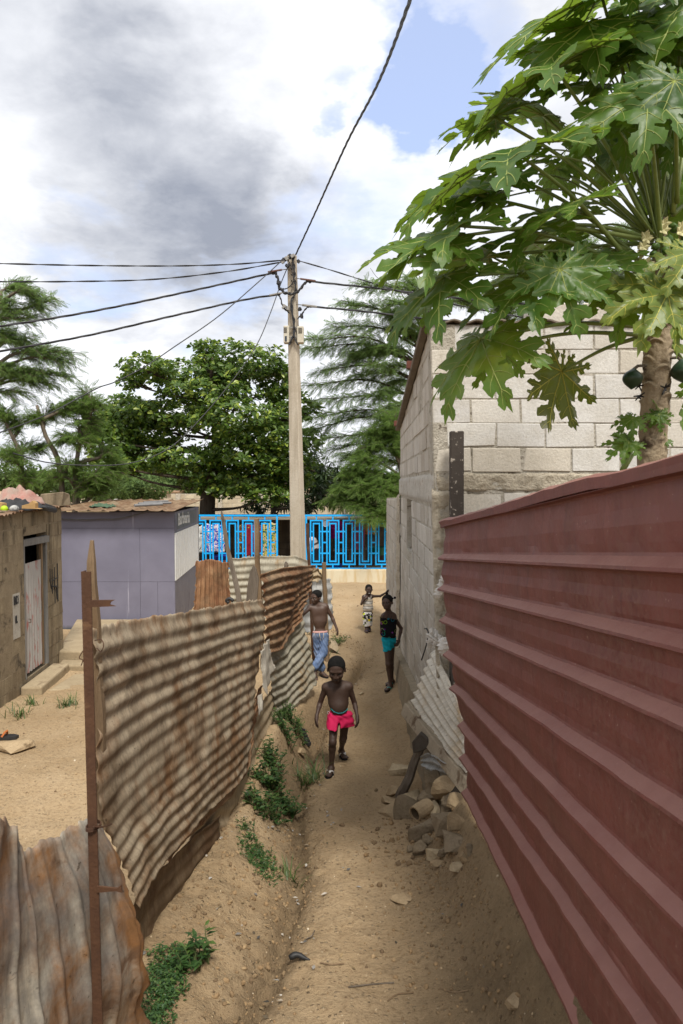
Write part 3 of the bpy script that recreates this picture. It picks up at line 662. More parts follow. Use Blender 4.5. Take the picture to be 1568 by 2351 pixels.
for i, (zx, zy, rx, rz, d, mi, bl) in enumerate(RK):
    c = Z2(zx, zy, d)
    while d > 3.9 and c.z-h1(c.x, c.y) < .45*rz*.8394/3.36/FPX*d: d -= .04; c = Z2(zx, zy, d)
    k = .8394/3.36/FPX*d; r = (rx*k*1.55, (rx+rz)/2*k*1.35, rz*k*1.5)
    rock('rubble_stone', RL[i], c, r, mi, 100+i, 'stones heaped at the house corner', 1, 'stone', bool(bl))
# hollow pipe piece
hp = thing('hollow_pipe_piece', 'broken hollow clay pipe piece with an open dark end in the stone heap', 'pipe piece', tuple(Z2(330,1800,5.2)))
c = Z2(335,1738,5.2); ax = Vector((0.72,0.65,0.12)).normalized().to_track_quat('Z', 'Y').to_matrix()
m = MB(); m.lathe(c-Vector((.05,.05,0)), [(.046,.012),(.046,0.0),(.056,0.0),(.060,.06),(.058,.13),(.050,.17),(.0,.175)], 14, axis=ax); m.build('pipe_shell', ROCKM[0], hp, smooth=False)
m = MB(); m.lathe(c-Vector((.05,.05,0)), [(.046,.012),(.040,.06),(.0,.09)], 14, axis=ax); m.build('pipe_bore', surf('dark_clay', (.10,.07,.04), (.14,.10,.06), 9), hp)
# clay step and rubble beside the path
rock('earth_lump', 'rounded lump of pale hard earth on the path left of the stone heap', Z2(70,1745,5.55), (.13,.13,.07), 0, 222, cat='earth lump')
# ---------------------------------------------------------------- block walls and buildings
def blockmat(name, c1, c2, c3, grime=(0.13,0.11,0.085), gth=0.62, streaky=False, bmp=0.5):
    t = NT(name); ob = t.coord('Object')
    rnd = t.t.nodes.new('ShaderNodeNewGeometry').outputs['Random Per Island']
    col = t.ramp(rnd, [(0.0, c1), (0.5, c2), (1.0, c3)])
    a = t.noise(ob, 3.0, 8, 0.65, 0.3); b = t.noise(ob, 55, 6, 0.7); c = t.noise(ob, 14, 8, 0.7, 0.2)
    col = t.mix(t.ramp(a, [(0.42, 0.0), (0.68, 0.5)]), col, grime)
    col = t.mix(t.ramp(c, [(gth, 0.0), (gth+0.12, 0.8)]), col, grime)
    if streaky:
        s = t.noise(t.n('Mapping', Vector=ob, Scale=(3.5,3.5,0.35)), 1.0, 8, 0.65, 0.4)
        col = t.mix(t.ramp(s, [(0.45, 0.0), (0.68, 0.8)]), col, tuple(k*0.32 for k in grime))
    col = t.mix(0.45, col, t.ramp(b, [(0.3, 0.55), (0.7, 1.1)]), 'MULTIPLY')
    return t.pbr(col, 0.95, t.bump(t.math('MULTIPLY_ADD', c, 0.7, t.math('MULTIPLY', b, 0.5)), bmp, 0.02), spec=0.1)
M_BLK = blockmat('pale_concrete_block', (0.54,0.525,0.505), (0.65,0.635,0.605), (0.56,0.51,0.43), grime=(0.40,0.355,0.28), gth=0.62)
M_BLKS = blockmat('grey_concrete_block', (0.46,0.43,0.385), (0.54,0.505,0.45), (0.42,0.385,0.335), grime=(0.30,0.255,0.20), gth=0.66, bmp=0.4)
M_MORT = surf('mortar', (0.40,0.365,0.30), (0.52,0.48,0.41), 9, 0.95, 0.9, 45, 0.1, bd=0.03, spots=((0.14,0.115,0.085), 12, 0.56))
M_CONC = surf('rough_concrete', (0.42,0.37,0.29), (0.58,0.51,0.40), 5, 0.95, 0.9, 36, 0.1, bd=0.04, spots=((0.27,0.225,0.165), 7, 0.57))
M_BEAM = surf('cast_concrete', (0.40,0.375,0.33), (0.50,0.47,0.42), 4, 0.9, 0.5, 40, 0.1, bd=0.02, spots=((0.29,0.25,0.20), 7, 0.58))
M_OLDB = blockmat('stained_old_block', (0.28,0.22,0.145), (0.35,0.285,0.19), (0.25,0.195,0.13), grime=(0.15,0.115,0.075), gth=0.60, streaky=True)
M_DARK = plain('dark_inside', (0.012,0.011,0.010), 0.9)
def blocks(b, fmap, s0, s1, z0, ztop, L=0.4, Hh=0.2, gap=0.013, th=0.05, holes=(), jit=0.004, chip=0.05, seed=1, mi=0, first=0.0):
    rng = random.Random(seed); row = 0; z = z0
    while True:
        s = s0-((row % 2)*0.5+first)*L; any_ = False
        while s < s1:
            a = max(s, s0)+gap/2+rng.uniform(0, .004); e = min(s+L, s1)-gap/2-rng.uniform(0, .004); s += L
            if e-a < 0.04: continue
            zt = min(z+Hh-gap/2, ztop((a+e)/2)-0.004); zb = z+gap/2
            if zt-zb < 0.03: continue
            any_ = True
            if any(a < h[1] and e > h[0] and zb < h[3] and zt > h[2] for h in holes):
                cut = []
                for h in holes:
                    if a < h[1] and e > h[0] and zb < h[3] and zt > h[2]:
                        if a < h[0]-0.05: cut.append((a, h[0]-0.01))
                        if e > h[1]+0.05: cut.append((h[1]+0.01, e))
            else: cut = [(a, e)]
            for (ca, ce) in cut:
                out = rng.uniform(-0.006, 0.004); vs = []
                n = 3
                for o_ in (-th, out):
                    for k, (qs, qz) in enumerate(((ca,zb),(ce,zb),(ce,zt),(ca,zt))):
                        js, jz = rng.uniform(-jit, jit), rng.uniform(-jit, jit)
                        if rng.random() < chip: js += math.copysign(rng.uniform(.01,.035), (ca+ce)/2-qs); jz += math.copysign(rng.uniform(.005,.02), (zb+zt)/2-qz)
                        vs.append(fmap(qs+js, qz+jz, o_))
                b.add(vs, [(3,2,1,0),(4,5,6,7),(0,1,5,4),(1,2,6,5),(2,3,7,6),(3,0,4,7)], mi)
        z += Hh; row += 1
        if not any_ and row > 2: break
def slab(b, fmap, s0, s1, z0, ztop, o0, o1, ns=8, mi=0):
    """mortar core of a wall between out-offsets o0 (back) and o1 (front)"""
    bb = len(b.v)
    for i in range(ns+1):
        s = s0+(s1-s0)*i/ns; zt = ztop(s)
        for o_ in (o0, o1): b.v.append(tuple(fmap(s, z0, o_))); b.v.append(tuple(fmap(s, zt, o_)))
    for i in range(ns):
        k = bb+i*4; q = k+4
        for f in ((k+2,q+2,q+3,k+3),(q,k,k+1,q+1),(k+1,k+3,q+3,q+1),(k,q,q+2,k+2)): b.f.append(f); b.m.append(mi)
    k = bb; b.f.append((k,k+2,k+3,k+1)); b.m.append(mi); k = bb+ns*4; b.f.append((k+2,k,k+1,k+3)); b.m.append(mi)
def text_part(body, name, mat, parent, fmap, size, ext=0.003, bold=0.0, align='LEFT'):
    """painted lettering: glyph outlines laid on a wall through fmap(s, z, out)"""
    cu = bpy.data.curves.new(name, 'FONT'); cu.body = body; cu.size = size; cu.extrude = ext; cu.offset = bold; cu.align_x = align; cu.resolution_u = 3
    o = bpy.data.objects.new(name+'_tmp', cu); COL.objects.link(o)
    dg = bpy.context.evaluated_depsgraph_get(); me = o.evaluated_get(dg).to_mesh()
    m = MB(); m.v = [tuple(fmap(v.co.x, v.co.y, v.co.z)) for v in me.vertices]; m.f = [tuple(p.vertices) for p in me.polygons]; m.m = [0]*len(m.f)
    o.evaluated_get(dg).to_mesh_clear(); bpy.data.objects.remove(o); bpy.data.curves.remove(cu)
    return m.build(name, mat, parent)
# ---- unfinished block house on the right
zc = P(985,745,5.6).z; zf = P(918,984,10.5).z; YC, YF = 5.6, 10.5
def cornerx(z): return 0.72+0.10*(zc-z)/3.3
def fm_front(s, z, o): return Vector((cornerx(z)+s, YC-o, z))
def fm_side(s, z, o):
    k = s/(YF-YC); return Vector((cornerx(z)*(1-k)+0.90*k-o, YC+s, z))
ztf = lambda s: zc
zts = lambda s: zc+(zf-zc)*s/(YF-YC)
zbeam = P(1200,1083,5.6).z; zbeam0 = P(1200,1130,5.6).z
house = thing('block_house', 'unfinished pale concrete block house behind the papaya tree', 'house', (2.2, 8.0, 0.1))
m = MB(); rows0 = zbeam
blocks(m, fm_front, 0.0, 3.6, zbeam, lambda s: zc+0.02, 0.405, (zc-zbeam)/6.0, 0.009, holes=(), seed=5, chip=0.04, first=0.22, jit=0.006)
blocks(m, fm_front, 0.16, 3.6, zbeam0-1.0, lambda s: zbeam0, 0.405, 0.2, 0.02, seed=6, chip=0.2, jit=0.01)
o = m.build('front_blocks', M_BLK, house); bevel(o, 0.005)
m = MB(); WIN = (2.55, 3.45, P(939,1266,8.6).z, P(939,1146,8.6).z)
zsb = WIN[3]+0.0; zst = zsb+0.30
blocks(m, fm_side, 0.0, YF-YC, zst, zts, 0.4, 0.2, 0.02, seed=8, jit=0.004)
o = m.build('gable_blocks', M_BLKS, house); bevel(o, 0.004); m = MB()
blocks(m, fm_side, 0.0, YF-YC, zst-0.30-0.2*14, lambda s: zsb, 0.4, 0.2, 0.02, holes=[WIN], seed=9, jit=0.004)
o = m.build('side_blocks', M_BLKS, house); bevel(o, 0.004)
m = MB()
slab(m, fm_front, 0.0, 3.6, -0.1, lambda s: zc, -0.2, -0.006)
for (a, e, z0, z1) in ((0.0, WIN[0], -0.1, None), (WIN[1], YF-YC, -0.1, None)): slab(m, fm_side, a, e, z0, zts, -0.2, -0.005)
slab(m, fm_side, WIN[0], WIN[1], -0.1, lambda s: WIN[2], -0.2, -0.005); slab(m, fm_side, WIN[0], WIN[1], WIN[3], zts, -0.2, -0.005)
m.build('mortar', M_MORT, house)
# cast ring beam with a lumpy face, and rough corner column
def lumpy(b, fmap, s0, s1, z0, z1, out, amp, ns, nzv, seed, th=0.06):
    bb = len(b.v)
    for j in range(nzv+1):
        for i in range(ns+1):
            s = s0+(s1-s0)*i/ns; z = z0+(z1-z0)*j/nzv
            if j in (0, nzv): z += amp*1.2*nz(s*9, seed, j)
            e = amp*(nz(s*7, z*7, seed)+0.6*nz(s*19, z*19, seed)+0.4*nz(s*43, z*43, seed))
            if i in (0, ns) or j in (0, nzv): e -= th*0.6
            b.v.append(tuple(fmap(s, z, out+e)))
    w_ = ns+1
    for j in range(nzv):
        for i in range(ns): k = bb+j*w_+i; b.f.append((k, k+1, k+w_+1, k+w_)); b.m.append(0)
m = MB(); lumpy(m, fm_front, 0.0, 3.6, zbeam0, zbeam, 0.004, 0.022, 140, 10, 3)
lumpy(m, fm_front, -0.02, 0.17, 0.0, zbeam0+.03, 0.012, 0.03, 16, 110, 4)
fixn(m.build('ring_beam', M_CONC, house, smooth=True))
m = MB(); lumpy(m, fm_side, -0.01, YF-YC, zsb+0.004, zst-0.004, 0.012, 0.012, 120, 8, 7); fixn(m.build('ring_beam', M_BEAM, house, smooth=True))
m = MB(); lumpy(m, fm_side, 4.72, 4.95, 0.0, 2.75, 0.05, 0.02, 8, 60, 9); fixn(m.build('corner_column', M_CONC, house, smooth=True))
# rough footing along the side wall
m = MB(); bb = 0; ns = 60
for i in range(ns+1):
    s = 0.0+4.9*i/ns; zt = 0.80-0.40*min(1, s/4.4); b0 = fm_side(s, 0.4, 0)
    j = 0.018*nz(s*5, 1)+0.012*nz(s*14, 2)
    for x_, z_ in ((b0.x+0.02, zt+0.02), (b0.x-0.085+j, zt+j), (b0.x-0.105+j*1.3, zt*0.6), (b0.x-0.13+j, -0.1)): m.v.append((x_, b0.y, z_))
for i in range(ns):
    for k in range(3): q = i*4+k; m.f.append((q, q+4, q+5, q+1)); m.m.append(0)
fixn(m.build('footing', surf('earthy_concrete', (0.27,0.225,0.16), (0.37,0.31,0.225), 6, 0.95, 0.8, 40, 0.1, bd=0.03), house))
# roof: ribbed sheets laid on steel beams, seen edge-on
M_ROOF = surf('dark_roof_sheet', (0.14,0.115,0.09), (0.21,0.175,0.14), 5, 0.85, 0.3)
m = MB(); n = 130; bb = len(m.v)
for r, s in enumerate(np.linspace(-0.03, YF-YC+0.12, 3)):
    for i in range(n+1):
        x = -0.07+3.8*i/n; p = fm_side(max(0, s), 3, 0); zz = zc+(zf-zc)*s/(YF-YC)+0.020+0.013*math.cos(x/0.19*2*math.pi)
        m.v.append((cornerx(zc)*(1-max(0,s)/4.9)+0.90*max(0,s)/4.9+x, YC+s, zz))
for r in range(2):
    for i in range(n): k = r*(n+1)+i; m.f.append((k, k+1, k+n+2, k+n+1)); m.m.append(0)
o = m.build('roof', M_ROOF, house); solid(o, 0.012); ORG[o.name] = ORG[house.name]
m = MB(); steel = surf('red_oxide_steel', (0.14,0.045,0.03), (0.10,0.035,0.022), 12, 0.6, 0.2)
for (px, py, d) in ((948,838,7.45),(915,972,10.3)):
    m = MB(); p = P(px, py, d); m.box((p.x+0.05, p.y, p.z), (0.24, 0.08, 0.08)); o = m.build('roof_beam', steel, house); bevel(o, 0.004)
m = MB(); m.beam(fm_side(-0.03, zts(-0.03)+0.004, 0.035), fm_side(5.0, zts(5.0)+0.004, 0.035), 0.03, 0.06, up=(1,0,0)); m.build('roof_edge', M_ROOF, house)
wb = ['pale concrete block lying on the roof above the ring of leaves, left one','pale concrete block lying on the house roof edge, right one near the papaya crown','pale concrete block on the house roof between the other two']
for i, (px, w_) in enumerate(((1268,0.42),(1392,0.40))):
    p = P(px, 727, 5.72); m = MB(); m.box((p.x, p.y+.05, zc+0.115), (w_, 0.16, 0.17), jit=0.008); o = m.build('concrete_block', M_BLK); bevel(o, 0.008)
    tag(o, ['pale concrete block weighing down the house roof, the left of two','pale concrete block weighing down the house roof, the right of two'][i], 'concrete block', 'blocks on the house roof')
p = P(966,800,7.1); m = MB(); m.box((p.x+.05, p.y, zts(1.5)+.12), (0.14,0.4,0.18), jit=0.01); o = m.build('concrete_block', M_BLKS); bevel(o, 0.008); tag(o, 'grey concrete block resting on the sloping roof edge above the upper steel beam', 'concrete block', 'blocks on the house roof')
p = P(934,918,9.2); m = MB(); m.box((p.x+.05, p.y, zts(3.4)+.11), (0.12,0.4,0.16), jit=0.01); o = m.build('concrete_block', M_BLKS); bevel(o, 0.008); tag(o, 'grey concrete block resting on the sloping roof edge between the two steel beams', 'concrete block', 'blocks on the house roof')
# lower yard wall beyond the house
def fm_low(s, z, o): return Vector((0.875+0.085*s/4.0-o, 10.62+s, z))
yw = thing('block_wall', 'low grey block wall continuing beyond the house towards the blue railing', 'wall', (1.0, 12.6, 0.0))
m = MB(); zl = lambda s: 2.665-0.07*s/4
blocks(m, fm_low, 0.0, 4.0, -0.1, zl, 0.4, 0.2, 0.02, seed=21); o = m.build('blocks', M_BLKS, yw); bevel(o, 0.004)
m = MB(); slab(m, fm_low, 0.0, 4.0, -0.1, lambda s: zl(s)+0.02, -0.15, -0.010); m.build('mortar', M_MORT, yw)
# concrete post behind the red wall
t = NT('pitted_concrete'); ob = t.coord('Object'); a = t.noise(ob, 26, 5, 0.6); b_ = t.noise(ob, 5, 6)
M_PIT = t.pbr(t.mix(t.ramp(a, [(0.60, 0.0), (0.66, 1.0)]), t.mix(b_, (0.045,0.038,0.034), (0.085,0.072,0.062)), (0.40,0.36,0.31)), 0.9, t.bump(a, 0.6, 0.01), spec=0.1)
m = MB(); d = 5.45; tp = P(1048,990,d); a = P(1053,1190,d); m.beam((a.x, d, 0.0), (tp.x, d, tp.z), 0.104, 0.09, up=(0,1,0)); o = m.build('concrete_post', M_PIT); bevel(o, 0.006); tag(o, 'dark pitted concrete post standing between the red wall and the block house', 'post')
# ---- block shed on the left
def shx(d): return -4.3-0.085*(d-8.6)
def fm_shed(s, z, o): return Vector((shx(s)+o, s, z))
ZS = 2.56
shed = thing('block_shed', 'stained brown block shed with a narrow tin door at the left', 'shed', (-5.5, 9.0, 0.0))
DO = (9.34, 10.25, 0.20, 2.19)
m = MB(); blocks(m, fm_shed, 7.0, 10.95, 0.0, lambda s: ZS, 0.42, 0.21, 0.012, holes=[DO], seed=31, jit=0.008, chip=0.2); o = m.build('wall_blocks', M_OLDB, shed); bevel(o, 0.006)
m = MB()
slab(m, fm_shed, 7.0, DO[0], -0.05, lambda s: ZS, -0.15, -0.002); slab(m, fm_shed, DO[1], 10.95, -0.05, lambda s: ZS, -0.15, -0.006); slab(m, fm_shed, DO[0], DO[1], DO[3], lambda s: ZS, -0.15, -0.006); slab(m, fm_shed, DO[0], DO[1], -0.05, lambda s: DO[2], -0.15, -0.006)
m.box((-6.0, 10.9, 1.25), (2.6, 0.14, 2.6))
m.build('wall_core', surf('old_mortar', (0.22,0.172,0.112), (0.30,0.24,0.158), 6, 0.95, 0.6, spots=((0.08,0.062,0.042), 3, 0.55)), shed)
m = MB(); m.box((-5.6, 9.6, 1.25), (1.6, 2.2, 2.3)); m.build('dark_room', M_DARK, shed)
fmt = surf('grey_timber', (0.17,0.165,0.155), (0.23,0.22,0.205), 5, 0.85, 0.3, stretch=(4,4,0.7)); fr = m = MB()
for (s0, s1, z0, z1) in ((DO[0], DO[0]+.025, DO[2], DO[3]-.05), (DO[1]-.05, DO[1], DO[2], DO[3]-.05), (DO[0], DO[1], DO[3]-.15, DO[3]-.055)):
    a = fm_shed((s0+s1)/2, (z0+z1)/2, 0.0); m.box(a+Vector((-.03,0,0)), (0.07, s1-s0, z1-z0))
m.build('door_frame', fmt, shed)
t = NT('dented_tin_door'); ob = t.coord('Object'); a = t.noise(ob, 4, 6, 0.6); b_ = t.noise(t.n('Mapping', Vector=ob, Scale=(1,9,1.6)), 1.6, 6, 0.6)
M_DOOR = t.pbr(t.mix(t.ramp(b_, [(0.54, 0.0), (0.62, 0.8)]), t.mix(a, (0.30,0.285,0.275), (0.40,0.385,0.365)), (0.30,0.07,0.055)), 0.6, t.bump(a, 0.3, 0.02), 0.1, 0.3)
m = MB(); n = 20; zz0, zz1 = 0.26, 1.80; s0, s1 = DO[0]+.06, DO[1]-.20
for j in range(2):
    for i in range(n+1):
        s = s0+(s1-s0)*i/n; m.v.append(tuple(fm_shed(s, zz0+(zz1-zz0)*j, -0.02+0.012*math.cos(i*2.1))))
for i in range(n): m.f.append((i, i+1, n+2+i, n+1+i)); m.m.append(0)
o = m.build('door', M_DOOR, shed); solid(o, 0.004)
hd = MB(); hd.tube([fm_shed(s0+.08, 1.02, 0.0), fm_shed(s0+.08, 1.02, 0.03), fm_shed(s0+.08, 0.97, 0.03), fm_shed(s0+.08, 0.97, 0.0)], 0.006, 5); hd.build('latch', M_IRON, o)
m = MB(); a = fm_shed(DO[1]-.16, 1.15, -.03); m.box(a, (0.03, 0.05, 1.85)); m.build('door_batten', M_WOOD, shed)
# meter number painted on a white panel, scrawl by the door
m = MB(); m.box(fm_shed(9.03, 1.15, 0.006), (0.006, 0.20, 0.60)); m.build('painted_panel', surf('chalky_paint', (0.34,0.315,0.27), (0.44,0.41,0.355), 9, 0.9, 0.3, spots=((0.3,0.26,0.2), 6, 0.58)), shed)
ink = plain('black_paint', (0.03,0.03,0.032), 0.8)
text_part('ENDE', 'lettering', ink, shed, lambda x, y, z: fm_shed(8.945+x*0.42, 1.31+y, 0.012+z), 0.16, bold=0.004)
text_part('01.', 'lettering', ink, shed, lambda x, y, z: fm_shed(8.98+x*0.45, 1.06+y, 0.012+z), 0.14, bold=0.004)
m = MB()
for pts in (((10.36,1.62),(10.37,1.42),(10.42,1.30),(10.48,1.34)),((10.45,1.60),(10.46,1.22)),((10.44,1.42),(10.72,1.44)),((10.56,1.62),(10.57,1.06)),((10.57,1.30),(10.64,1.32),(10.66,1.1)),((10.70,1.66),(10.71,1.06)),((10.38,1.36),(10.62,1.30))):
    m.tube([fm_shed(s, z, 0.006) for s, z in pts], 0.008, 5)
m.build('graffiti', ink, shed)
M_RR = rustmat('rusty_roof_tin', (0.22,0.14,0.09), (0.30,0.20,0.13), (0.12,0.06,0.03), 0.5)
m = MB(); n = 90; rows = 8
for r in range(rows+1):
    for i in range(n+1):
        s = 6.6+4.5*i/n; k = r/rows; x = shx(s)+0.10-2.6*k
        zz = ZS+0.03+0.16*k+0.016*math.cos(s/0.085*2*math.pi)+0.05*nz(s*0.9, k*2, 4)-(0.05*(1-k) if k < 0.2 else 0)
        m.v.append((x+0.03*nz(s*3, 2)*(r == 0), s, zz))
for r in range(rows):
    for i in range(n): k = r*(n+1)+i; m.f.append((k, k+1, k+n+2, k+n+1)); m.m.append(0)
m.uv = [(v[1], v[0]) for v in m.v]; o = m.build('roof', M_RR, shed); solid(o, 0.003)
m = MB(); a = fm_shed(10.6, ZS-.04, 0.03); m.box((a.x-.06, 10.75, ZS+.11), (0.34, 0.35, 0.20), jit=0.02); o = m.build('concrete_block', M_OLDB); bevel(o, 0.01); tag(o, 'brown block on the shed roof corner next to the kiosk', 'concrete block')
# sill and steps in front of the shed
M_STEP = surf('worn_cement', (0.30,0.235,0.15), (0.40,0.32,0.21), 3, 0.95, 0.6, 30, 0.1, spots=((0.20,0.15,0.095), 3, 0.58))
def step(label, pts, z, name='cement_step'):
    m = MB(); m.prism([(x, y, -0.12) for x, y in pts], (0,0,z+0.12)); o = fixn(m.build(name, M_STEP)); bevel(o, 0.025, 2); tag(o, label, 'step', 'cement steps by the shed')
step('worn cement sill below the tin door of the shed', [(shx(9.2)+.02,9.1),(shx(9.2)+.30,9.12),(shx(10.3)+.28,10.35),(shx(10.3)+.02,10.35)], 0.17)
step('upper cement step between the shed and the lilac kiosk', [(shx(10.9)-.02,10.75),(-3.2,10.62),(-3.15,13.3),(-5.2,13.3)], 0.26)
step('lower cement step in front of the shed corner', [(shx(10.4)+.1,10.38),(-3.5,10.3),(-3.35,10.66),(shx(10.8)+.06,10.72)], 0.13)
step('thin broken cement slab set in the yard below the steps', [(-4.05,9.3),(-3.45,9.42),(-3.3,9.95),(-3.6,10.2),(-4.0,10.1)], 0.07, 'cement_slab')
# things thrown on the shed roof
def clothpile(name, label, c, r, mat, cat, seed, group=None, sq=0.5):
    m = MB(); nr, na = 14, 28; c = Vector(c)
    for j in range(nr+1):
        q = j/nr
        for i in range(na):
            a = 2*math.pi*i/na; k = 1+0.35*nz(math.cos(a)*1.5+seed, math.sin(a)*1.5, 1)
            hgt = (1-q*q)*r[2]*(1+0.9*nz(math.cos(a)*q*3+seed, math.sin(a)*q*3, 5))+0.05*nz(math.cos(a)*q*9+seed, math.sin(a)*q*4, 2)
            m.v.append(tuple(c+Vector((math.cos(a)*q*k*r[0], math.sin(a)*q*k*r[1], hgt))))
    for j in range(nr):
        for i in range(na): k = j*na; m.f.append((k+i, k+(i+1) % na, k+na+(i+1) % na, k+na+i)); m.m.append(0)
    o = m.build(name, mat, smooth=True); solid(o, 0.01); return tag(o, label, cat, group)
zr = ZS+.06
def RP(px, py, d): return P(px, py, d)
clothpile('cloth_bundle', 'beige and pink cloth heaped at the top of the shed roof', P(42,1160,9.9)+Vector((0,0,0.02)), (0.34,0.4,0.20), surf('beige_cloth', (0.33,0.28,0.23), (0.36,0.17,0.14), 3, 0.9, 0.5, 40, 0.1, stretch=(3,1,1)), 'cloth', 3)
clothpile('plastic_sheet', 'black plastic sheet spread over the middle of the shed roof', P(34,1167,9.5), (0.42,0.5,0.10), M_BLACK, 'plastic sheet', 8)
m = MB(); m.prism([P(50,1160,9.0),P(66,1156,9.0),P(74,1149,9.0),P(81,1155,9.0),P(81,1166,9.0),P(92,1168,9.0),P(50,1167,9.0)], (0,0.09,0)); o = fixn(m.build('timber_piece', surf('orange_timber', (0.36,0.22,0.09), (0.44,0.28,0.12), 4, 0.8, 0.3, stretch=(1,1,8)))); tag(o, 'sawn orange timber offcut on the shed roof edge', 'timber')
m = MB(); m.prism([P(-12,1152,9.0),P(5,1155,9.0),P(6,1162,9.0),P(1,1174,9.0),P(-12,1174,9.0)], (0,0.12,0)); o = fixn(m.build('timber_piece', bpy.data.materials['orange_timber'])); tag(o, 'timber offcut at the left picture edge on the shed roof', 'timber')
m = MB(); m.lathe(P(10,1168,8.9), [(0.0,-.045)]+[(.048*math.cos(a), .045*math.sin(a)) for a in np.linspace(-1.4, 1.4, 9)]+[(0.0,.045)], 12); tag(m.build('ball', plain('lime_plastic', (0.42,0.62,0.02), 0.5), smooth=True), 'lime green ball on the shed roof', 'ball')
m = MB(); m.lathe(P(33,1168,8.9), [(0.0,-.05)]+[(.06*math.cos(a), .05*math.sin(a)) for a in np.linspace(-1.4, 1.4, 9)]+[(0.0,.05)], 12); tag(m.build('cloth_ball', surf('patched_cloth', (0.5,0.5,0.47), (0.06,0.06,0.07), 16, 0.8, 0.2), smooth=True), 'black and white cloth ball beside the lime green ball', 'cloth')
m = MB(); m.tube([P(82,1158,9.8), P(100,1161,10.1), P(122,1168,10.4)], 0.05, 8); m.tube([P(84,1163,9.6), P(104,1166,9.9), P(126,1171,10.2)], 0.04, 8); tag(m.build('pipe_bundle', M_BLACK, smooth=True), 'dark pipes lying on the right part of the shed roof', 'pipes')
# ---- lilac kiosk
KX0, KX1, KY0, KY1, KZ = -5.75, -3.285, 13.4, 16.8, 2.36
kx1b = -3.53
t = NT('lilac_paint'); ob = t.coord('Object'); a = t.noise(ob, 1.3, 6, 0.6, 0.3); b_ = t.noise(ob, 9, 8, 0.65); s_ = t.noise(t.n('Mapping', Vector=ob, Scale=(14,14,0.8)), 1.0, 6, 0.6)
sz = t.n('SeparateXYZ', i0=ob, out=2)
col = t.mix(t.ramp(a, [(0.35, 0.0), (0.65, 1.0)]), (0.19,0.185,0.245), (0.155,0.15,0.202))
col = t.mix(t.ramp(b_, [(0.62, 0.0), (0.72, 0.6)]), col, (0.18,0.172,0.235))
col = t.mix(t.ramp(s_, [(0.66, 0.0), (0.74, 0.5)]), col, (0.50,0.48,0.56))
foot = t.ramp(t.math('MULTIPLY_ADD', a, 0.12, sz), [(0.10, 1.0), (0.19, 0.0)])
col = t.mix(foot, col, (0.045,0.055,0.065))
M_LIL = t.pbr(col, 0.55, t.bump(b_, 0.12, 0.01), spec=0.35)
M_LILD = surf('grey_lilac_paint', (0.125,0.12,0.15), (0.165,0.16,0.19), 2.5, 0.6, 0.15, 30, 0.3, spots=((0.09,0.085,0.11), 2, 0.55))
kio = thing('kiosk', 'lilac painted sheet metal kiosk with a white barred shutter', 'kiosk', (-4.5, 15.0, 0.0))
def fm_kf(x, z, o): return Vector((x, KY0-o, z))
def fm_ks(s, z, o): return Vector((KX1+(kx1b-KX1)*(s-KY0)/(KY1-KY0)+o, s, z))
m = MB(); z1, z2 = P(300,1335,KY0).z, P(300,1212,KY0).z; xv = P(322,1300,KY0).x; xw = P(363,1400,KY0).x; g = 0.005
for (a, e, z0, z3) in ((KX0,KX1,z2,KZ),(KX0,xv,z1,z2),(xv,KX1,z1,z2),(KX0,xv,0.0,z1),(xv,xw,0.0,z1),(xw,KX1,0.0,z1)):
    m.box((( a+e)/2, KY0-.004, (z0+z3)/2), (e-a-g, 0.016, z3-z0-g))
m.build('front_panels', M_LIL, kio)
m = MB(); m.box(((KX0+KX1)/2-.01, KY0+0.03, KZ/2), (KX1-KX0-.03, 0.04, KZ)); m.prism([fm_ks(KY0+.012, 0, -.03), fm_ks(KY1, 0, -.03), fm_ks(KY1, KZ, -.03), fm_ks(KY0+.012, KZ, -.03)], (0.012,0,0)); m.box(((KX0+KX1)/2-.1, KY1, KZ/2), (2.2, 0.04, KZ)); m.build('frame', plain('dark_frame', (0.05,0.05,0.06), 0.7), kio)
m = MB()
def ksp(m, s0, s1, z0, z1, o0, o1, mi=0):
    vs = [fm_ks(s, z, o_) for o_ in (o0, o1) for s, z in ((s0,z0),(s1,z0),(s1,z1),(s0,z1))]
    m.add(vs, [(3,2,1,0),(4,5,6,7),(0,1,5,4),(1,2,6,5),(2,3,7,6),(3,0,4,7)], mi)
zsh0, zsh1 = 0.99, 1.95
ksp(m, KY0+.015, KY1, 0.0, zsh0, -.012, 0.004); m.build('lower_panel', M_LILD, kio)
m = MB(); ksp(m, KY0+.015, KY1, zsh1, KZ, -.012, 0.004); m.build('fascia', M_LILD, kio)
m = MB()
n = 15
for i in range(n):
    s = KY0+.05+(KY1-KY0-.08)*i/n; ksp(m, s, s+0.17, zsh0+.01, zsh1-.01, -.012, 0.015)
o = m.build('shutter', surf('chipped_white_paint', (0.66,0.66,0.64), (0.74,0.74,0.72), 6, 0.6, 0.2, 30, 0.3, spots=((0.10,0.10,0.11), 11, 0.68)), kio)
m = MB(); ksp(m, KY0+.3, KY1-.35, zsh1+.05, KZ-.05, 0.004, 0.008); m.build('painted_sign', surf('dark_green_wash', (0.075,0.09,0.085), (0.16,0.16,0.18), 3, 0.7, 0.1), kio)
text_part('Barbearia', 'lettering', plain('white_paint', (0.62,0.62,0.60), 0.6), kio, lambda x, y, z: fm_ks(KY0+.38+x, zsh1+.12+y*0.9+0.012*math.sin(x*3), 0.010+z), 0.40, bold=0.006)
m = MB(); n = 76; rows = 6
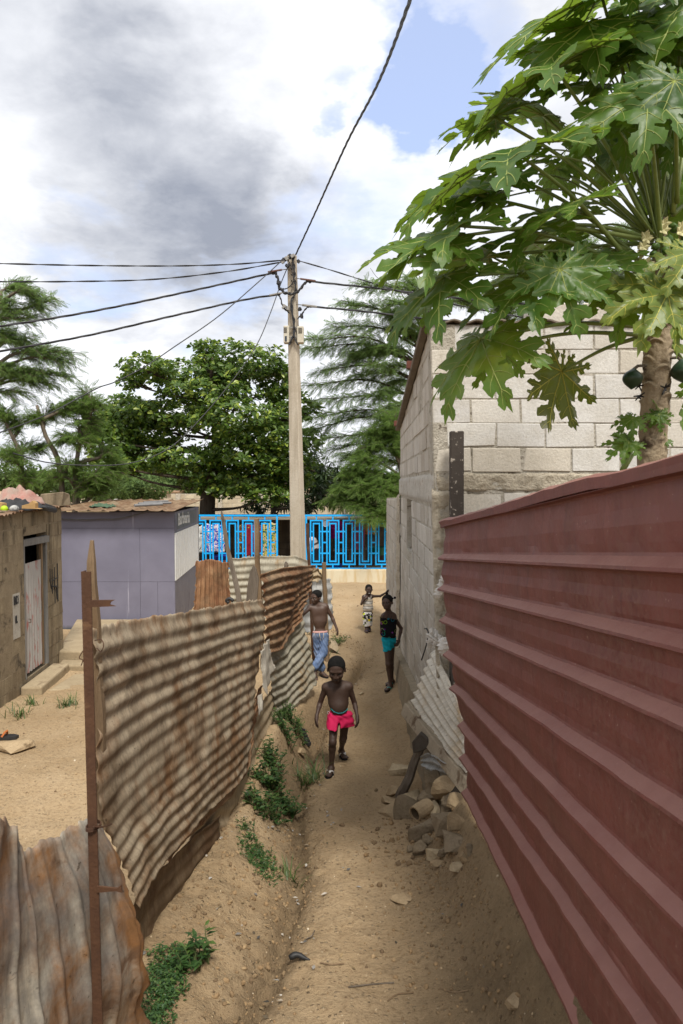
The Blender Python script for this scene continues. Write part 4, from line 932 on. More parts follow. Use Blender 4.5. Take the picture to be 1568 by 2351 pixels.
for r in range(rows+1):
    for i in range(n+1):
        k = r/rows; x = KX0-.1+(KX1-KX0+.22)*i/n; y = KY0-.30+(KY1-KY0+.4)*k; x2 = x+(kx1b-KX1)*k*i/n
        ph = (i % 8)/8; ridge = 0.03*max(0, 1-abs(ph-.5)*6)
        m.v.append((x2, y, KZ+.03+0.13*k+ridge+0.02*nz(x*1.4, y, 1)))
for r in range(rows):
    for i in range(n): k = r*(n+1)+i; m.f.append((k, k+1, k+n+2, k+n+1)); m.m.append(0)
m.uv = [(v[0], v[1]) for v in m.v]; o = m.build('roof', rustmat('brown_roof_tin', (0.25,0.17,0.10), (0.31,0.215,0.135), (0.17,0.095,0.05), 0.52), kio); solid(o, 0.004)
m = MB(); m.tube(bez([P(100,1190,13.33),P(145,1191,13.33),P(200,1193,13.33),P(230,1191,13.33),P(262,1191,13.33),P(300,1184,13.33),P(345,1172,13.3)], 30), 0.012, 6); tag(m.build('cable', surf('grey_cable', (.10,.10,.105), (.16,.16,.165), 6)), 'grey cable sagging across the front of the lilac kiosk', 'cable')
for i, (a, b2, r, lab) in enumerate((((309,1160,13.5),(372,1157,14.0),0.028,'long grey pipe lying on the kiosk roof, lowest of the bundle'),((318,1156,13.9),(392,1154,14.6),0.026,'grey pipe on the kiosk roof behind the longest pipe'),((330,1153,14.3),(385,1150,15.2),0.022,'thin grey pipe tilted up on the kiosk roof'))):
    m = MB(); m.tube([P(*a), P(*b2)], r, 8); tag(m.build('pipe', surf('dull_grey_pipe', (.16,.16,.165), (.24,.24,.24), 6)), lab, 'pipe', 'pipes on the kiosk roof')
rock('stone_weight', 'dark stone on the kiosk roof', P(262,1157,14.5), (.11,.10,.08), 1, 301, cat='stone')
clothpile('green_rag', 'dull green rag lying on the kiosk roof', P(235,1163,14.0), (.25,.2,.05), surf('dull_green', (.05,.09,.055), (.08,.13,.08), 6), 'rag', 14)
# ---- blue railing on its low wall
M_BLUE = surf('sky_blue_paint', (0.004,0.36,0.86), (0.006,0.42,0.92), 4, 0.45, 0.05, 40, 0.4)
DR = 20.0; zt = P(700,1183,DR).z; zb = P(800,1305,DR).z
u1 = lambda px: P(px, 1200, DR).x
UZ = (zt-zb)/795.0
T_ = 0.040
def grille(m, cx, x0=None, x1=None):
    ow, iw = 0.172, 0.090; Z = lambda v: zt-v*UZ
    def vb(x, a, b_): m.box((x, DR, (Z(a)+Z(b_))/2), (T_, T_, Z(a)-Z(b_)))
    def hb(a, b_, v): m.box(((a+b_)/2, DR+.001, Z(v)), (b_-a, T_-.004, T_))
    vb(cx, 10, 62); vb(cx, 742, 795)
    for sx in (-1, 1):
        vb(cx+sx*ow, 64, 741); vb(cx+sx*iw, 109, 696)
        for v in (240, 565): hb(min(cx+sx*(iw+.022), cx+sx*(ow-.022)), max(cx+sx*(iw+.022), cx+sx*(ow-.022)), v)
    hb(cx-ow-T_/2, cx+ow+T_/2, 75); hb(cx-ow-T_/2, cx+ow+T_/2, 730); hb(cx-iw-T_/2, cx+iw+T_/2, 120); hb(cx-iw-T_/2, cx+iw+T_/2, 685)
    for v in (240, 403, 565): hb(cx+ow+T_/2, cx+0.4775-ow-T_/2, v)
for lab, x0, x1, cs in (('left stretch of the sky blue geometric railing behind the tin fence', u1(440), u1(636), [458.6,496,533.5,571,608]), ('right stretch of the sky blue geometric railing between the pole and the house', u1(697), u1(960), [726.5,764,801.5,839,876.5,914])):
    rg = thing('railing', lab, 'railing', ((x0+x1)/2, DR, zb), 'sky blue railing')
    m = MB(); m.box(((x0+x1)/2, DR, zt), (x1-x0, 0.06, 0.05)); m.build('top_rail', M_BLUE, rg)
    m = MB(); m.box(((x0+x1)/2, DR, zb+.012), (x1-x0, 0.05, 0.024)); m.build('bottom_rail', M_BLUE, rg)
    for px in ((636,) if x0 < -2 else (703,)):
        m = MB(); m.box((u1(px), DR, (zt+zb)/2), (0.05, 0.05, zt-zb)); m.build('post', M_BLUE, rg)
    for px in cs:
        m = MB(); grille(m, u1(px)); m.build('grille', M_BLUE, rg)
m = MB(); m.box(((u1(636)+u1(703))/2, DR, zt), (u1(703)-u1(636)-.06, 0.055, 0.05)); tag(m.build('gate_bar', M_BLUE), 'blue bar bridging the gap in the railing behind the concrete pole', 'bar')
t = NT('stained_plaster'); ob = t.coord('Object'); a = t.noise(ob, 1.2, 8, 0.65, 0.4); b_ = t.noise(t.n('Mapping', Vector=ob, Scale=(6,6,1)), 1.0, 7, 0.6)
M_PLAS = t.pbr(t.mix(t.ramp(b_, [(0.45, 0.0), (0.7, 0.8)]), t.mix(a, (0.52,0.46,0.32), (0.62,0.56,0.43)), (0.45,0.30,0.12)), 0.95, t.bump(a, 0.3, 0.02), spec=0.1)
m = MB(); x0, x1 = u1(430), u1(980); m.box(((x0+x1)/2, DR+.03, zb/2-.05), (x1-x0, 0.22, zb+.07)); lw = m.build('plinth_wall', M_PLAS); bevel(lw, 0.02); tag(lw, 'low cream plastered wall with ochre stains under the blue railing', 'wall')
# yard building and washing behind the railing
def fm_yb(s, z, o): return Vector((s, 24.0-o, z))
yb = thing('yard_building', 'shade-darkened grey block outbuilding behind the blue railing', 'building', (-1.5, 24.4, 0.0))
M_YB = blockmat('shade_dark_block', (0.095,0.08,0.062), (0.13,0.11,0.082), (0.085,0.072,0.056), grime=(0.06,0.05,0.04), gth=0.6, streaky=True)  # shade of trees and porch is put into these dark block colours
m = MB(); blocks(m, fm_yb, -7.0, 1.9, 0.0, lambda s: 1.72, 0.42, 0.21, 0.016, seed=41); m.build('blocks', M_YB, yb)
m = MB(); slab(m, fm_yb, -7.0, 1.9, 0.0, lambda s: 1.72, -1.5, -0.008); m.build('mortar', plain('shade_dark_mortar', (0.06,0.052,0.042), .95), yb)
m = MB(); m.box((-2.5, 23.3, 1.80), (9.2, 3.0, 0.05)); m.build('roof', surf('dull_tin_roof', (.20,.17,.13), (.27,.24,.19), 3, .9), yb)
def garment(name, label, x0, y0, x1, y1, d, mat, cat='cloth', seed=0, group='washing on the line', narrow=1.0):
    a, b_, c, e = P(x0,y0,d), P(x1,y0,d), P(x0+(x1-x0)*(1-narrow)/2,y1,d), P(x1-(x1-x0)*(1-narrow)/2,y1,d); m = MB(); n = 18
    for j in range(n+1):
        for i in range(n+1):
            p = a.lerp(b_, i/n).lerp(c.lerp(e, i/n), j/n); p.y += 0.05*math.sin(i/n*11+seed)*(0.4+j/n)+0.03*nz(i*.3, j*.3, seed); p.z += 0.02*math.sin(i/n*6.3*2)*(1-j/n)+0.03*nz(i*.35, seed)*(j/n); m.v.append(tuple(p))
    for j in range(n):
        for i in range(n): k = j*(n+1)+i; m.f.append((k, k+1, k+n+2, k+n+1)); m.m.append(0)
    o = m.build(name, mat, smooth=True); solid(o, 0.006); return tag(o, label, cat, group)
def print_cloth(name, cols, scale, dist=1.5):
    t = NT(name); v = t.coord('Object', (1,0.2,1)); n = t.noise(v, scale, 3, 0.5, dist)
    return t.pbr(t.ramp(n, [(0.0, cols[0])]+[(0.38+0.24*i/max(1,len(cols)-2), c) for i, c in enumerate(cols[1:])], 'CONSTANT'), 0.9, spec=0.1)
garment('wrap_cloth', 'grey and white patterned cloth at the left end of the washing line', 452,1207,470,1268, 21.2, print_cloth('grey_print', [(.03,.04,.045),(.5,.5,.48),(.05,.06,.06)], 9), seed=1)
garment('wrap_cloth', 'blue and white patterned cloth on the washing line', 470,1203,516,1268, 21.3, print_cloth('blue_print', [(.015,.03,.35),(.62,.55,.55),(.02,.04,.40),(.6,.55,.55)], 8), seed=2)
garment('wrap_cloth', 'yellow patterned cloth on the washing line', 544,1204,562,1270, 21.3, print_cloth('yellow_print', [(.50,.38,.05),(.10,.05,.02),(.55,.42,.08)], 9), seed=3)
garment('wrap_cloth', 'maroon cloth with yellow patches on the washing line', 561,1204,604,1276, 21.5, print_cloth('maroon_print', [(.16,.012,.02),(.20,.015,.025),(.50,.38,.06)], 3), seed=4)
garment('wrap_cloth', 'green yellow and black patterned cloth at the right end of the left line', 604,1200,634,1292, 21.4, print_cloth('green_print', [(.02,.02,.02),(.03,.15,.12),(.45,.36,.05),(.5,.42,.35),(.02,.02,.02)], 8), seed=5)
garment('shirt', 'magenta striped shirt hanging behind the right railing', 757,1196,792,1236, 21.5, surf('magenta_stripe', (.42,.015,.17), (.05,.01,.06), 2, .9, .1, 40, .1, stretch=(1,1,14)), 'shirt', seed=6, group='washing behind the right railing', narrow=.8)
garment('wrap_cloth', 'dusky pink and purple cloth hanging behind the right railing', 805,1196,840,1262, 21.5, surf('dusky_pink', (.30,.09,.13), (.12,.03,.06), 5, .9, .1, 40, .1, stretch=(4,1,1)), seed=7, group='washing behind the right railing', narrow=.7)
garment('towel', 'orange towel hanging behind the right railing', 836,1196,862,1226, 21.6, plain('orange_cloth', (.52,.15,.04), .9), 'towel', seed=8, group='washing behind the right railing')
def basin(name, label, px, py, d, r, h, c, cat='basin', group='tubs behind the railing', tilt=None):
    p = P(px, py, d); m = MB(); m.lathe(p, [(0,0),(r*.78,0),(r*.86,h*.5),(r,h),(r*1.05,h),(r*1.05,h-.015),(r*.98,h-.02),(r*.80,.02),(0,.02)], 18, axis=tilt)
    return tag(m.build(name, plain(name+'_plastic', c, .4), smooth=False), label, cat, group)
basin('white_basin', 'white round basin hung up at the top of the right railing', 748,1200,21.0, 0.115, 0.05, (.62,.58,.58), tilt=Matrix.Rotation(math.radians(95), 3, 'X'))
basin('green_tub', 'dark green tub behind the right railing', 866,1273,22.5, 0.30, 0.26, (.01,.10,.05))
basin('blue_tub', 'blue tub on the ground behind the right railing', 772,1308,21.2, 0.20, 0.19, (.01,.05,.32))
basin('blue_basin', 'blue basin standing on the red basin behind the left railing', 506,1283,21.6, 0.26, 0.12, (.01,.02,.30))
basin('red_basin', 'brick red basin behind the left railing', 506,1302,21.6, 0.24, 0.24, (.30,.08,.06))
basin('white_bucket', 'pale grey bucket behind the left railing', 566,1302,21.4, 0.12, 0.36, (.50,.50,.50), 'bucket')
m = MB(); m.tube([P(440,1192,21.3), P(540,1196,21.35), P(640,1190,21.4)], 0.008, 5); tag(m.build('washing_line', M_BLACK), 'thin washing line behind the left railing', 'line')
m = MB(); m.tube([P(700,1192,21.5), P(800,1194,21.5), P(900,1190,21.5)], 0.008, 5); tag(m.build('washing_line', M_BLACK), 'thin washing line behind the right railing', 'line')
m = MB(); a, b_ = P(765,1262,22.3), P(842,1258,22.3); m.beam(a, b_, 0.5, 0.05, up=(0,0,1)); o = m.build('table_top', M_WOODG); wt = o
tag(o, 'rough wash bench behind the right railing', 'bench'); ORG[o.name] = o.location.copy()
for f in (.08, .5, .92):
    p = a.lerp(b_, f); m = MB(); m.beam((p.x, p.y, 0.0), (p.x, p.y, p.z-.03), 0.08, 0.08, up=(0,1,0)); m.build('leg', M_WOODG, o)
o.name = 'wash_bench'
# far block wall with painted scrawl
def fm_fw(s, z, o): return Vector((s, 36.0-o, z))
fw = thing('far_block_wall', 'long cream block wall with faint painted letters beyond the trees', 'wall', (-2.0, 36.2, 0.0))
M_FW = blockmat('cream_block', (0.44,0.38,0.28), (0.52,0.46,0.34), (0.40,0.34,0.25), grime=(0.27,0.22,0.15), gth=0.6)
zfw = P(700,1134,36).z
m = MB(); blocks(m, fm_fw, -9.0, 4.5, 0.0, lambda s: zfw, 0.5, 0.24, 0.02, seed=51); m.build('blocks', M_FW, fw)
m = MB(); slab(m, fm_fw, -9.0, 4.5, 0.0, lambda s: zfw+.02, -0.2, -0.012)
for s in np.arange(-8.6, 4.5, 2.2): m.box((s, 35.98, zfw/2), (0.24, 0.1, zfw+.04))
m.build('mortar', M_MORT, fw)
x0 = P(583,1165,36).x
text_part('DESLUVA', 'lettering', ink, fw, lambda x, y, z: fm_fw(x0-.05+x*0.85, P(583,1157,36).z-.05+y, 0.02+z), 0.42, bold=-0.006)
fr2 = thing('tiled_roof_house', 'long low house with a brown tiled roof left of the almond tree trunk', 'house', (-6.0, 44.0, 0.0))
m = MB(); a, b_ = P(432,1142,44), P(560,1142,44); m.prism([(a.x,42.5,P(500,1154,42.5).z),(b_.x,42.5,P(500,1154,42.5).z),(b_.x,45.5,P(500,1138,45.5).z),(a.x,45.5,P(500,1138,45.5).z)], (0,0,-.08)); fixn(m.build('roof', surf('brown_tile', (.17,.13,.10), (.25,.20,.15), 1, .9, .4, 8, .1, stretch=(6,1,1)), fr2))
m = MB(); m.box(((a.x+b_.x)/2, 44.2, .75), (b_.x-a.x-.4, 2.6, 1.5)); m.build('wall', M_FW, fr2)
# ---------------------------------------------------------------- utility pole and overhead cables
def Z4(x, y, d=15.0): return P((700+x/7.84)*.8394, (680+y/7.84)*.8394, d)
PD = 15.0
t = NT('pole_concrete'); ob = t.coord('Object'); a = t.noise(ob, 1.3, 8, 0.65, 0.3); b_ = t.noise(ob, 30, 6, 0.7); c = t.noise(t.n('Mapping', Vector=ob, Scale=(9,9,0.5)), 1.0, 6, 0.6)
col = t.mix(t.ramp(a, [(0.35, 0.0), (0.65, 1.0)]), (0.40,0.345,0.265), (0.50,0.445,0.36)); col = t.mix(t.ramp(c, [(0.5, 0.0), (0.7, 0.6)]), col, (0.27,0.225,0.165))
col = t.mix(0.4, col, t.ramp(b_, [(0.3, 0.5), (0.7, 1.1)]), 'MULTIPLY'); M_POLE = t.pbr(col, 0.9, t.bump(b_, 0.4, 0.01), spec=0.15)
M_CAB = surf('black_cable', (0.016,0.016,0.018), (0.03,0.03,0.033), 20, 0.5, 0.1, 60, 0.4)
M_STEEL = surf('galvanised_fitting', (0.22,0.21,0.19), (0.32,0.30,0.27), 20, 0.5, 0.2, 60, 0.5, metal=0.4)
tp = P(670,586,PD); bp = P(684,1275,PD); dr = (tp-bp)/(tp.z-bp.z); ft = bp-dr*(bp.z-(-0.3))
pole = thing('utility_pole', 'tall grey concrete utility pole carrying the overhead cables', 'pole', (ft.x, PD, 0.0))
m = MB(); rot = Matrix.Rotation(math.radians(-20), 3, 'Z'); ns = 40; secs = []
for k in range(ns+1):
    c = ft.lerp(tp, k/ns); w = 0.155-(0.155-0.085)*k/ns; dpt = w*0.85
    ring = [(-w,-dpt+.02),(-w+.02,-dpt),(w-.02,-dpt),(w,-dpt+.02),(w,dpt),(-w,dpt)]
    for x, y in ring: m.v.append(tuple(c+rot @ Vector((x, y, 0))+Vector((0.004*nz(k*.7,x*9), 0, 0))))
for k in range(ns):
    for i in range(6): q = k*6; m.f.append((q+i, q+(i+1) % 6, q+6+(i+1) % 6, q+6+i)); m.m.append(0)
m.f.append(tuple(ns*6+i for i in range(6))); m.m.append(0)
m.build('shaft', M_POLE, pole)
for yy in (430, 560, 688, 818, 1335, 1725):
    c = Z4(762+(yy-560)*0.03, yy, PD-.12); m = MB(); m.lathe(c, [(0,-.02),(.012,-.02),(.012,.02),(0,.02)], 10, axis=Matrix.Rotation(math.pi/2, 3, 'X')); m.build('bolt_hole', M_DARK, pole)
for i, (x0, x1, yt, yb, win) in enumerate(((590,712,1645,2010,True),(880,1020,1655,2010,False))):
    d0 = PD-.18; a, b_ = Z4(x0, yt, d0), Z4(x1, yb, d0); w = b_.x-a.x; h = a.z-b_.z
    m = MB(); cx, cz = (a.x+b_.x)/2, (a.z+b_.z)/2; m.box((cx, d0+.10, cz), (w, 0.20, h)); o = m.build('meter_box', surf('cream_plastic_box', (.50,.46,.37), (.57,.53,.43), 5, .5, .1), pole); bevel(o, 0.012, 2)
    m = MB()
    for k in range(6): m.box((cx+(-.02 if i == 0 else .0), d0-.002, a.z-.045-k*.021), (w*.6, 0.01, 0.008))
    m.build('vent', plain('vent_shadow', (.09,.08,.06), .8), o)
    if win: m = MB(); m.box((cx-.01, d0-.003, cz-.10), (w*.36, .012, .11)); m.build('meter_window', plain('dark_window', (.05,.06,.075), .25), o)
for yy in (1690, 1890):
    m = MB(); m.box(Z4(800, yy, PD-.14), (0.27, 0.02, 0.022)); m.build('steel_band', M_STEEL, pole)
def ptube(name, pts, r, mat=M_CAB, n=24, strands=1, parent=pole):
    m = MB(); c = bez([Z4(*q) if len(q) == 3 else Z4(q[0], q[1], PD-.18) for q in pts], n)
    for s in range(strands):
        o_ = Vector((0,0,0)) if strands == 1 else Vector((R(-1,1), R(-1,1), R(-1,1)))*r*1.6
        m.tube([p+o_*(0.4+0.6*math.sin(i*1.3+s)) for i, p in enumerate(c)], r, 6)
    return m.build(name, mat, parent)
ptube('jumper_cable', [(360,500),(440,540),(480,650),(490,780),(560,880),(680,950),(840,940),(940,870),(1010,780),(1080,700),(1180,690)], 0.022, n=44, strands=3)
ptube('jumper_cable', [(410,980),(480,990),(530,1060),(560,1180),(620,1290),(715,1370)], 0.012, strands=3)
ptube('jumper_cable', [(1180,1250),(1110,1250),(1040,1320),(970,1420),(890,1500)], 0.012, strands=3)
ptube('jumper_cable', [(560,860),(640,860),(730,800),(790,720),(810,600)], 0.011, strands=2)
ptube('riser_cable', [(790,200),(800,330),(825,500),(815,640),(850,780),(840,960),(775,1080),(760,1250),(800,1500),(820,1680),(810,1850),(760,1950),(715,2060)], 0.017, n=50, strands=3)
ptube('riser_cable', [(820,1850),(850,1980),(900,2060)], 0.012, strands=2)
ptube('riser_cable', [(690,200),(720,300),(770,420),(790,560)], 0.010, strands=2)
for (x0, y0, x1, y1, r, mt) in ((255,500,560,450,.022,None),(950,645,1280,690,.022,None),(285,998,560,945,.02,'w'),(990,1205,1310,1245,.026,'w')):
    m = MB(); m.beam(Z4(x0,y0,PD-.2), Z4(x1,y1,PD-.2), r*1.5, r*2, up=(0,1,0)); o = m.build('cable_clamp', M_STEEL if mt else surf('rusty_clamp', (.10,.05,.04), (.16,.09,.07), 20, .7), pole); bevel(o, .006)
    m = MB(); m.tube([Z4(x1 if x0 < 600 else x0, y1 if x0 < 600 else y0, PD-.2), Z4(720 if x0 < 600 else 850, (y1 if x0 < 600 else y0)-15, PD-.05)], 0.010, 6); m.build('hook_rod', M_STEEL, pole)
for (x, y) in ((600,225),(575,265),(640,205),(900,265),(680,365),(480,720),(600,1240),(690,1290),(940,1305),(980,1450),(740,160),(790,150)):
    m = MB()
    for k in range(3): m.box(Z4(x+R(-22,22), y+R(-18,18), PD-.2+R(-.04,.04)), (R(.05,.09), .05, R(.03,.06)), rot=Matrix.Rotation(R(0,3), 3, 'Y'))
    m.build('connector', M_STEEL if R(0,1) > .6 else M_CAB, pole)
def cable(label, pts, r, strands=3, tw=5.0, group='overhead cables', n=60):
    c = bez([P(*q) for q in pts], n); c2 = []
    for a, b_ in zip(c[:-1], c[1:]):
        for k in range(4): c2.append(a.lerp(b_, k/4))
    c2.append(c[-1]); m = MB(); s = 0
    L = [0]
    for a, b_ in zip(c2[:-1], c2[1:]): L.append(L[-1]+(b_-a).length)
    for q in range(strands):
        pts_ = []
        for i, p in enumerate(c2):
            tt = (c2[min(i+1, len(c2)-1)]-c2[max(i-1, 0)]).normalized(); ax = tt.cross(Vector((0,0,1))).normalized(); bx = tt.cross(ax)
            a = L[i]*tw+q*2*math.pi/strands
            pts_.append(p+(ax*math.cos(a)+bx*math.sin(a))*(r*.72 if strands > 1 else 0))
        m.tube(pts_, r*.78 if strands > 1 else r*.8, 5)
    return tag(m.build('overhead_cable', M_CAB, smooth=True), label, 'cable', group)
D = PD-.1
cable('thick twisted overhead cable rising from the pole top to the upper edge of the picture', [(679,584,D),(725,485,13.2),(795,330,10.4),(868,190,8.0),(944,-8,5.4),(1010,-210,3.8)], 0.012, 3, 7)
cable('topmost of the level cables running left from the pole top', [(650,597,D),(540,606,D),(400,610,D-.5),(200,609,D-1),(-30,604,D-2)], 0.012, 2)
cable('second level cable running left just below the topmost one', [(648,601,D),(520,623,D),(350,641,D-.5),(150,646,D-1),(-30,646,D-2)], 0.012, 2)
cable('thick cable sloping down to the left from the upper clamp', [(636,624,D),(500,654,D),(300,697,D-1),(140,727,D-1.5),(-30,753,D-2)], 0.016, 3)
cable('thick cable sloping down to the left from the lower pale clamp', [(644,675,D),(560,688,D),(400,724,D-.5),(200,770,D-1),(-30,811,D-2)], 0.016, 3)
cable('thin cable sloping steeply from the pole top past the left tree', [(646,599,D),(590,650,D-.3),(500,727,D-.8),(400,796,D-1.4),(330,843,D-1.8),(265,876,D-2),(230,888,D-2.2),(190,908,D-2.4),(100,955,D-3),(-30,1003,D-4)], 0.014, 1)
cable('thin cable hanging in front of the almond tree down to the kiosk side', [(664,604,D),(645,650,D),(620,720,D-.4),(590,790,D-.8),(540,865,D-1.2),(470,950,D-1.6),(400,1020,D-2),(330,1055,D-2.3),(250,1068,D-2.6),(120,1063,D-3),(30,1040,D-3.4)], 0.013, 1)
cable('thin upper cable running right from the pole top behind the papaya leaves', [(681,597,D),(760,620,D),(850,648,D-.2),(1000,690,D-.5),(1300,745,D-1),(1640,790,D-1.6)], 0.011, 2)
cable('thick cable running right from the red clamp behind the papaya leaves', [(705,645,D),(780,653,D),(880,663,D-.2),(1050,684,D-.5),(1350,706,D-1),(1640,712,D-1.6)], 0.016, 3)
cable('thick cable running right from the white clamp behind the papaya leaves', [(708,703,D),(800,711,D),(900,722,D-.2),(1050,738,D-.5),(1350,752,D-1),(1640,756,D-1.6)], 0.016, 3)
# ---------------------------------------------------------------- trees
NR = np.random.RandomState(11)
def rotmats(fwd, up):
    """rows of frames: columns are side, forward, normal"""
    f = fwd/np.linalg.norm(fwd, axis=1, keepdims=True)
    s = np.cross(f, up); s /= np.maximum(np.linalg.norm(s, axis=1, keepdims=True), 1e-6)
    n = np.cross(s, f); return np.stack([s, f, n], axis=2)
def scatter(tv, tf, M, pos, scale):
    tv = np.array(tv, float); V = np.einsum('nij,vj->nvi', M, tv)*np.asarray(scale).reshape(-1,1,1)+pos[:,None,:]
    nv = len(tv); off = (np.arange(len(pos))*nv).reshape(-1,1,1)
    F = np.array(tf)[None]+off
    return V.reshape(-1,3), F.reshape(-1, F.shape[-1])
def np_mesh(name, chunks, mat, parent=None, org=None, smooth=False):
    b = MB(); off = 0; VV = []
    for V, F in chunks: VV.append(V); b.f += [tuple(r) for r in (F+off).tolist()]; off += len(V)
    b.v = np.concatenate(VV).tolist(); b.m = [0]*len(b.f)
    return b.build(name, mat, parent, smooth=smooth, org=org)
OBOV = ([(0,0,0),(.20,.35,.03),(.27,.72,.02),(0,1.0,-.10),(-.27,.72,.02),(-.20,.35,.03),(0,.5,-.015)], [(0,1,2,6),(6,2,3,3),(0,6,4,5),(6,3,4,4)])
OBOV = ([(0,0,0),(.26,.62,.05),(0,1.0,-.10),(-.26,.62,.05),(0,.5,-.03)], [(0,1,2,4),(0,4,2,3)])
LANCE = ([(0,0,0),(.10,.45,.02),(0,1.0,-.12),(-.10,.45,.02)], [(0,1,2,3)])
M_BARK = surf('dark_bark', (0.055,0.042,0.032), (0.10,0.08,0.06), 4, 0.95, 0.9, 25, 0.1, stretch=(4,4,0.8), bd=0.03)
M_BARKG = surf('grey_bark', (0.13,0.105,0.08), (0.20,0.165,0.125), 4, 0.95, 0.7, 25, 0.1, stretch=(4,4,0.8), bd=0.03)
def limb(m, pts, r0, r1, n=10, k=6):
    c = bez(pts, n); m.tube(c, [r0+(r1-r0)*(i/n)**0.8 for i in range(n+1)], k)
    return c
# ---- broad almond tree
def almond(name, label, base, d, pads, lf, mat, bark, per, size, trunkpts, leaf=OBOV, droop=0.1, seed=1, r0=0.2, group=None):
    rng = np.random.RandomState(seed); b3 = P(*base); root = thing(name, label, 'tree', (b3.x, b3.y, 0.0), group)
    tr = MB(); tk = limb(tr, trunkpts, r0, r0*0.45, 12, 8); pos = []; ups = []
    for (px, py, rx, ry) in pads:
        dd = d+rng.uniform(-1.6, 1.6); c = P(px, py, dd); k = dd/FPX; a, h = rx*k, ry*k
        s = min(tk, key=lambda p: (p-c).length+abs(p.z-(c.z-0.8))*0.7)
        e = c+Vector((0,0,-h*.3)); limb(tr, [s, s.lerp(e, .5)+Vector((rng.uniform(-.2,.2), rng.uniform(-.2,.2), -.1)), e], 0.075, 0.02, 7, 5)
        for q in range(5):
            t_ = Vector((c.x+rng.uniform(-.8,.8)*a, c.y+rng.uniform(-.8,.8)*a, c.z+rng.uniform(-.4,.5)*h)); limb(tr, [e.lerp(s, .25), e.lerp(t_, .5)+Vector((0,0,-.05)), t_], 0.03, 0.008, 5, 4)
        n = int(per*(a*h)**0.5*1.9*(a+h))
        u = rng.normal(size=(n,3)); u /= np.linalg.norm(u, axis=1, keepdims=True); rr = rng.uniform(0.35, 1.15, n)**0.5
        rr *= 1+0.22*np.sin(u[:,0]*5+px)*np.cos(u[:,2]*4+py)
        p = u*rr[:,None]*np.array([a, a*0.95, h]); p[:,2] *= np.where(p[:,2] < 0, 0.75, 1.0)
        pos.append(p+np.array(c)); ups.append(u*np.array([.7,.7,.5])+np.array([0,0,.75]))
    pos = np.concatenate(pos); ups = np.concatenate(ups); N = len(pos)
    chunks = []; L = lf
    for q in range(L):
        az = rng.uniform(0, 2*math.pi, N); el = rng.uniform(-0.1, 0.65, N) if leaf is OBOV else rng.uniform(-1.1, 0.2, N)
        up = ups/np.linalg.norm(ups, axis=1, keepdims=True)
        f0 = np.stack([np.cos(az), np.sin(az), np.zeros(N)], 1); f0 -= up*np.sum(f0*up, 1, keepdims=True)
        f = f0*np.cos(el)[:,None]+up*np.sin(el)[:,None]
        M = rotmats(f, up+rng.normal(0, .35, (N,3)))
        chunks.append(scatter(leaf[0], leaf[1], M, pos+f*0.03, size*rng.uniform(.65, 1.15, N)))
    np_mesh('crown', chunks, mat, root); tr.build('trunk', bark, root, smooth=True)
    return root
M_ALM = leafmat('almond_leaf', (0.038,0.082,0.013), (0.11,0.185,0.027), (0.34,0.41,0.055), trans=0.33, rough=0.38, spec=0.45)
pads = [(225,1000,42,26),(285,935,52,30),(238,1058,46,26),(262,1020,60,34),(700,1010,40,30),(475,800,32,20),(470,830,30,22),(575,838,92,44),(640,885,42,50),(335,845,62,26),(300,875,30,22),(430,860,95,34),(520,870,60,40),(300,962,88,38),(245,985,48,34),(400,955,110,40),(550,965,110,45),(690,942,50,30),(640,960,40,40),
 (560,1045,105,50),(430,1060,110,34),(330,1062,78,30),(640,1060,80,46),(272,1072,50,24),(540,1112,120,36),(665,1100,60,36),(460,1112,50,20),(480,905,120,30),(610,1010,80,40),(355,1005,70,30),(610,1140,50,22)]
almond('almond_tree', 'broad dark green almond tree with tiered branches behind the kiosk', (478,1185,24), 24.0, pads, 8, M_ALM, M_BARK, 68, 0.22,
       [(P(478,1185,24).x, 24, 0), P(476,1150,24), P(490,1080,24), P(500,1000,24), P(490,900,24), P(480,820,24)], seed=5, r0=0.32)
# ---- dark narrow-leaved tree behind the pole
M_MAN = leafmat('mango_leaf', (0.010,0.022,0.008), (0.025,0.048,0.014), (0.05,0.085,0.02), trans=0.22, rough=0.35)
pads = [(715,1060,45,36),(740,1100,50,40),(690,1110,50,40),(650,1150,42,22),(760,1130,40,30),(720,1150,40,24),(585,1160,40,14),(690,1160,30,18),(790,1095,40,30)]
almond('mango_tree', 'dark narrow leaved tree half hidden behind the concrete pole', (640,1190,27), 27.0, pads, 9, M_MAN, M_BARK, 24, 0.40,
       [(P(625,1190,27).x, 27, 0), P(628,1170,27), P(650,1120,27), P(700,1070,27)], leaf=LANCE, seed=8, r0=0.14)
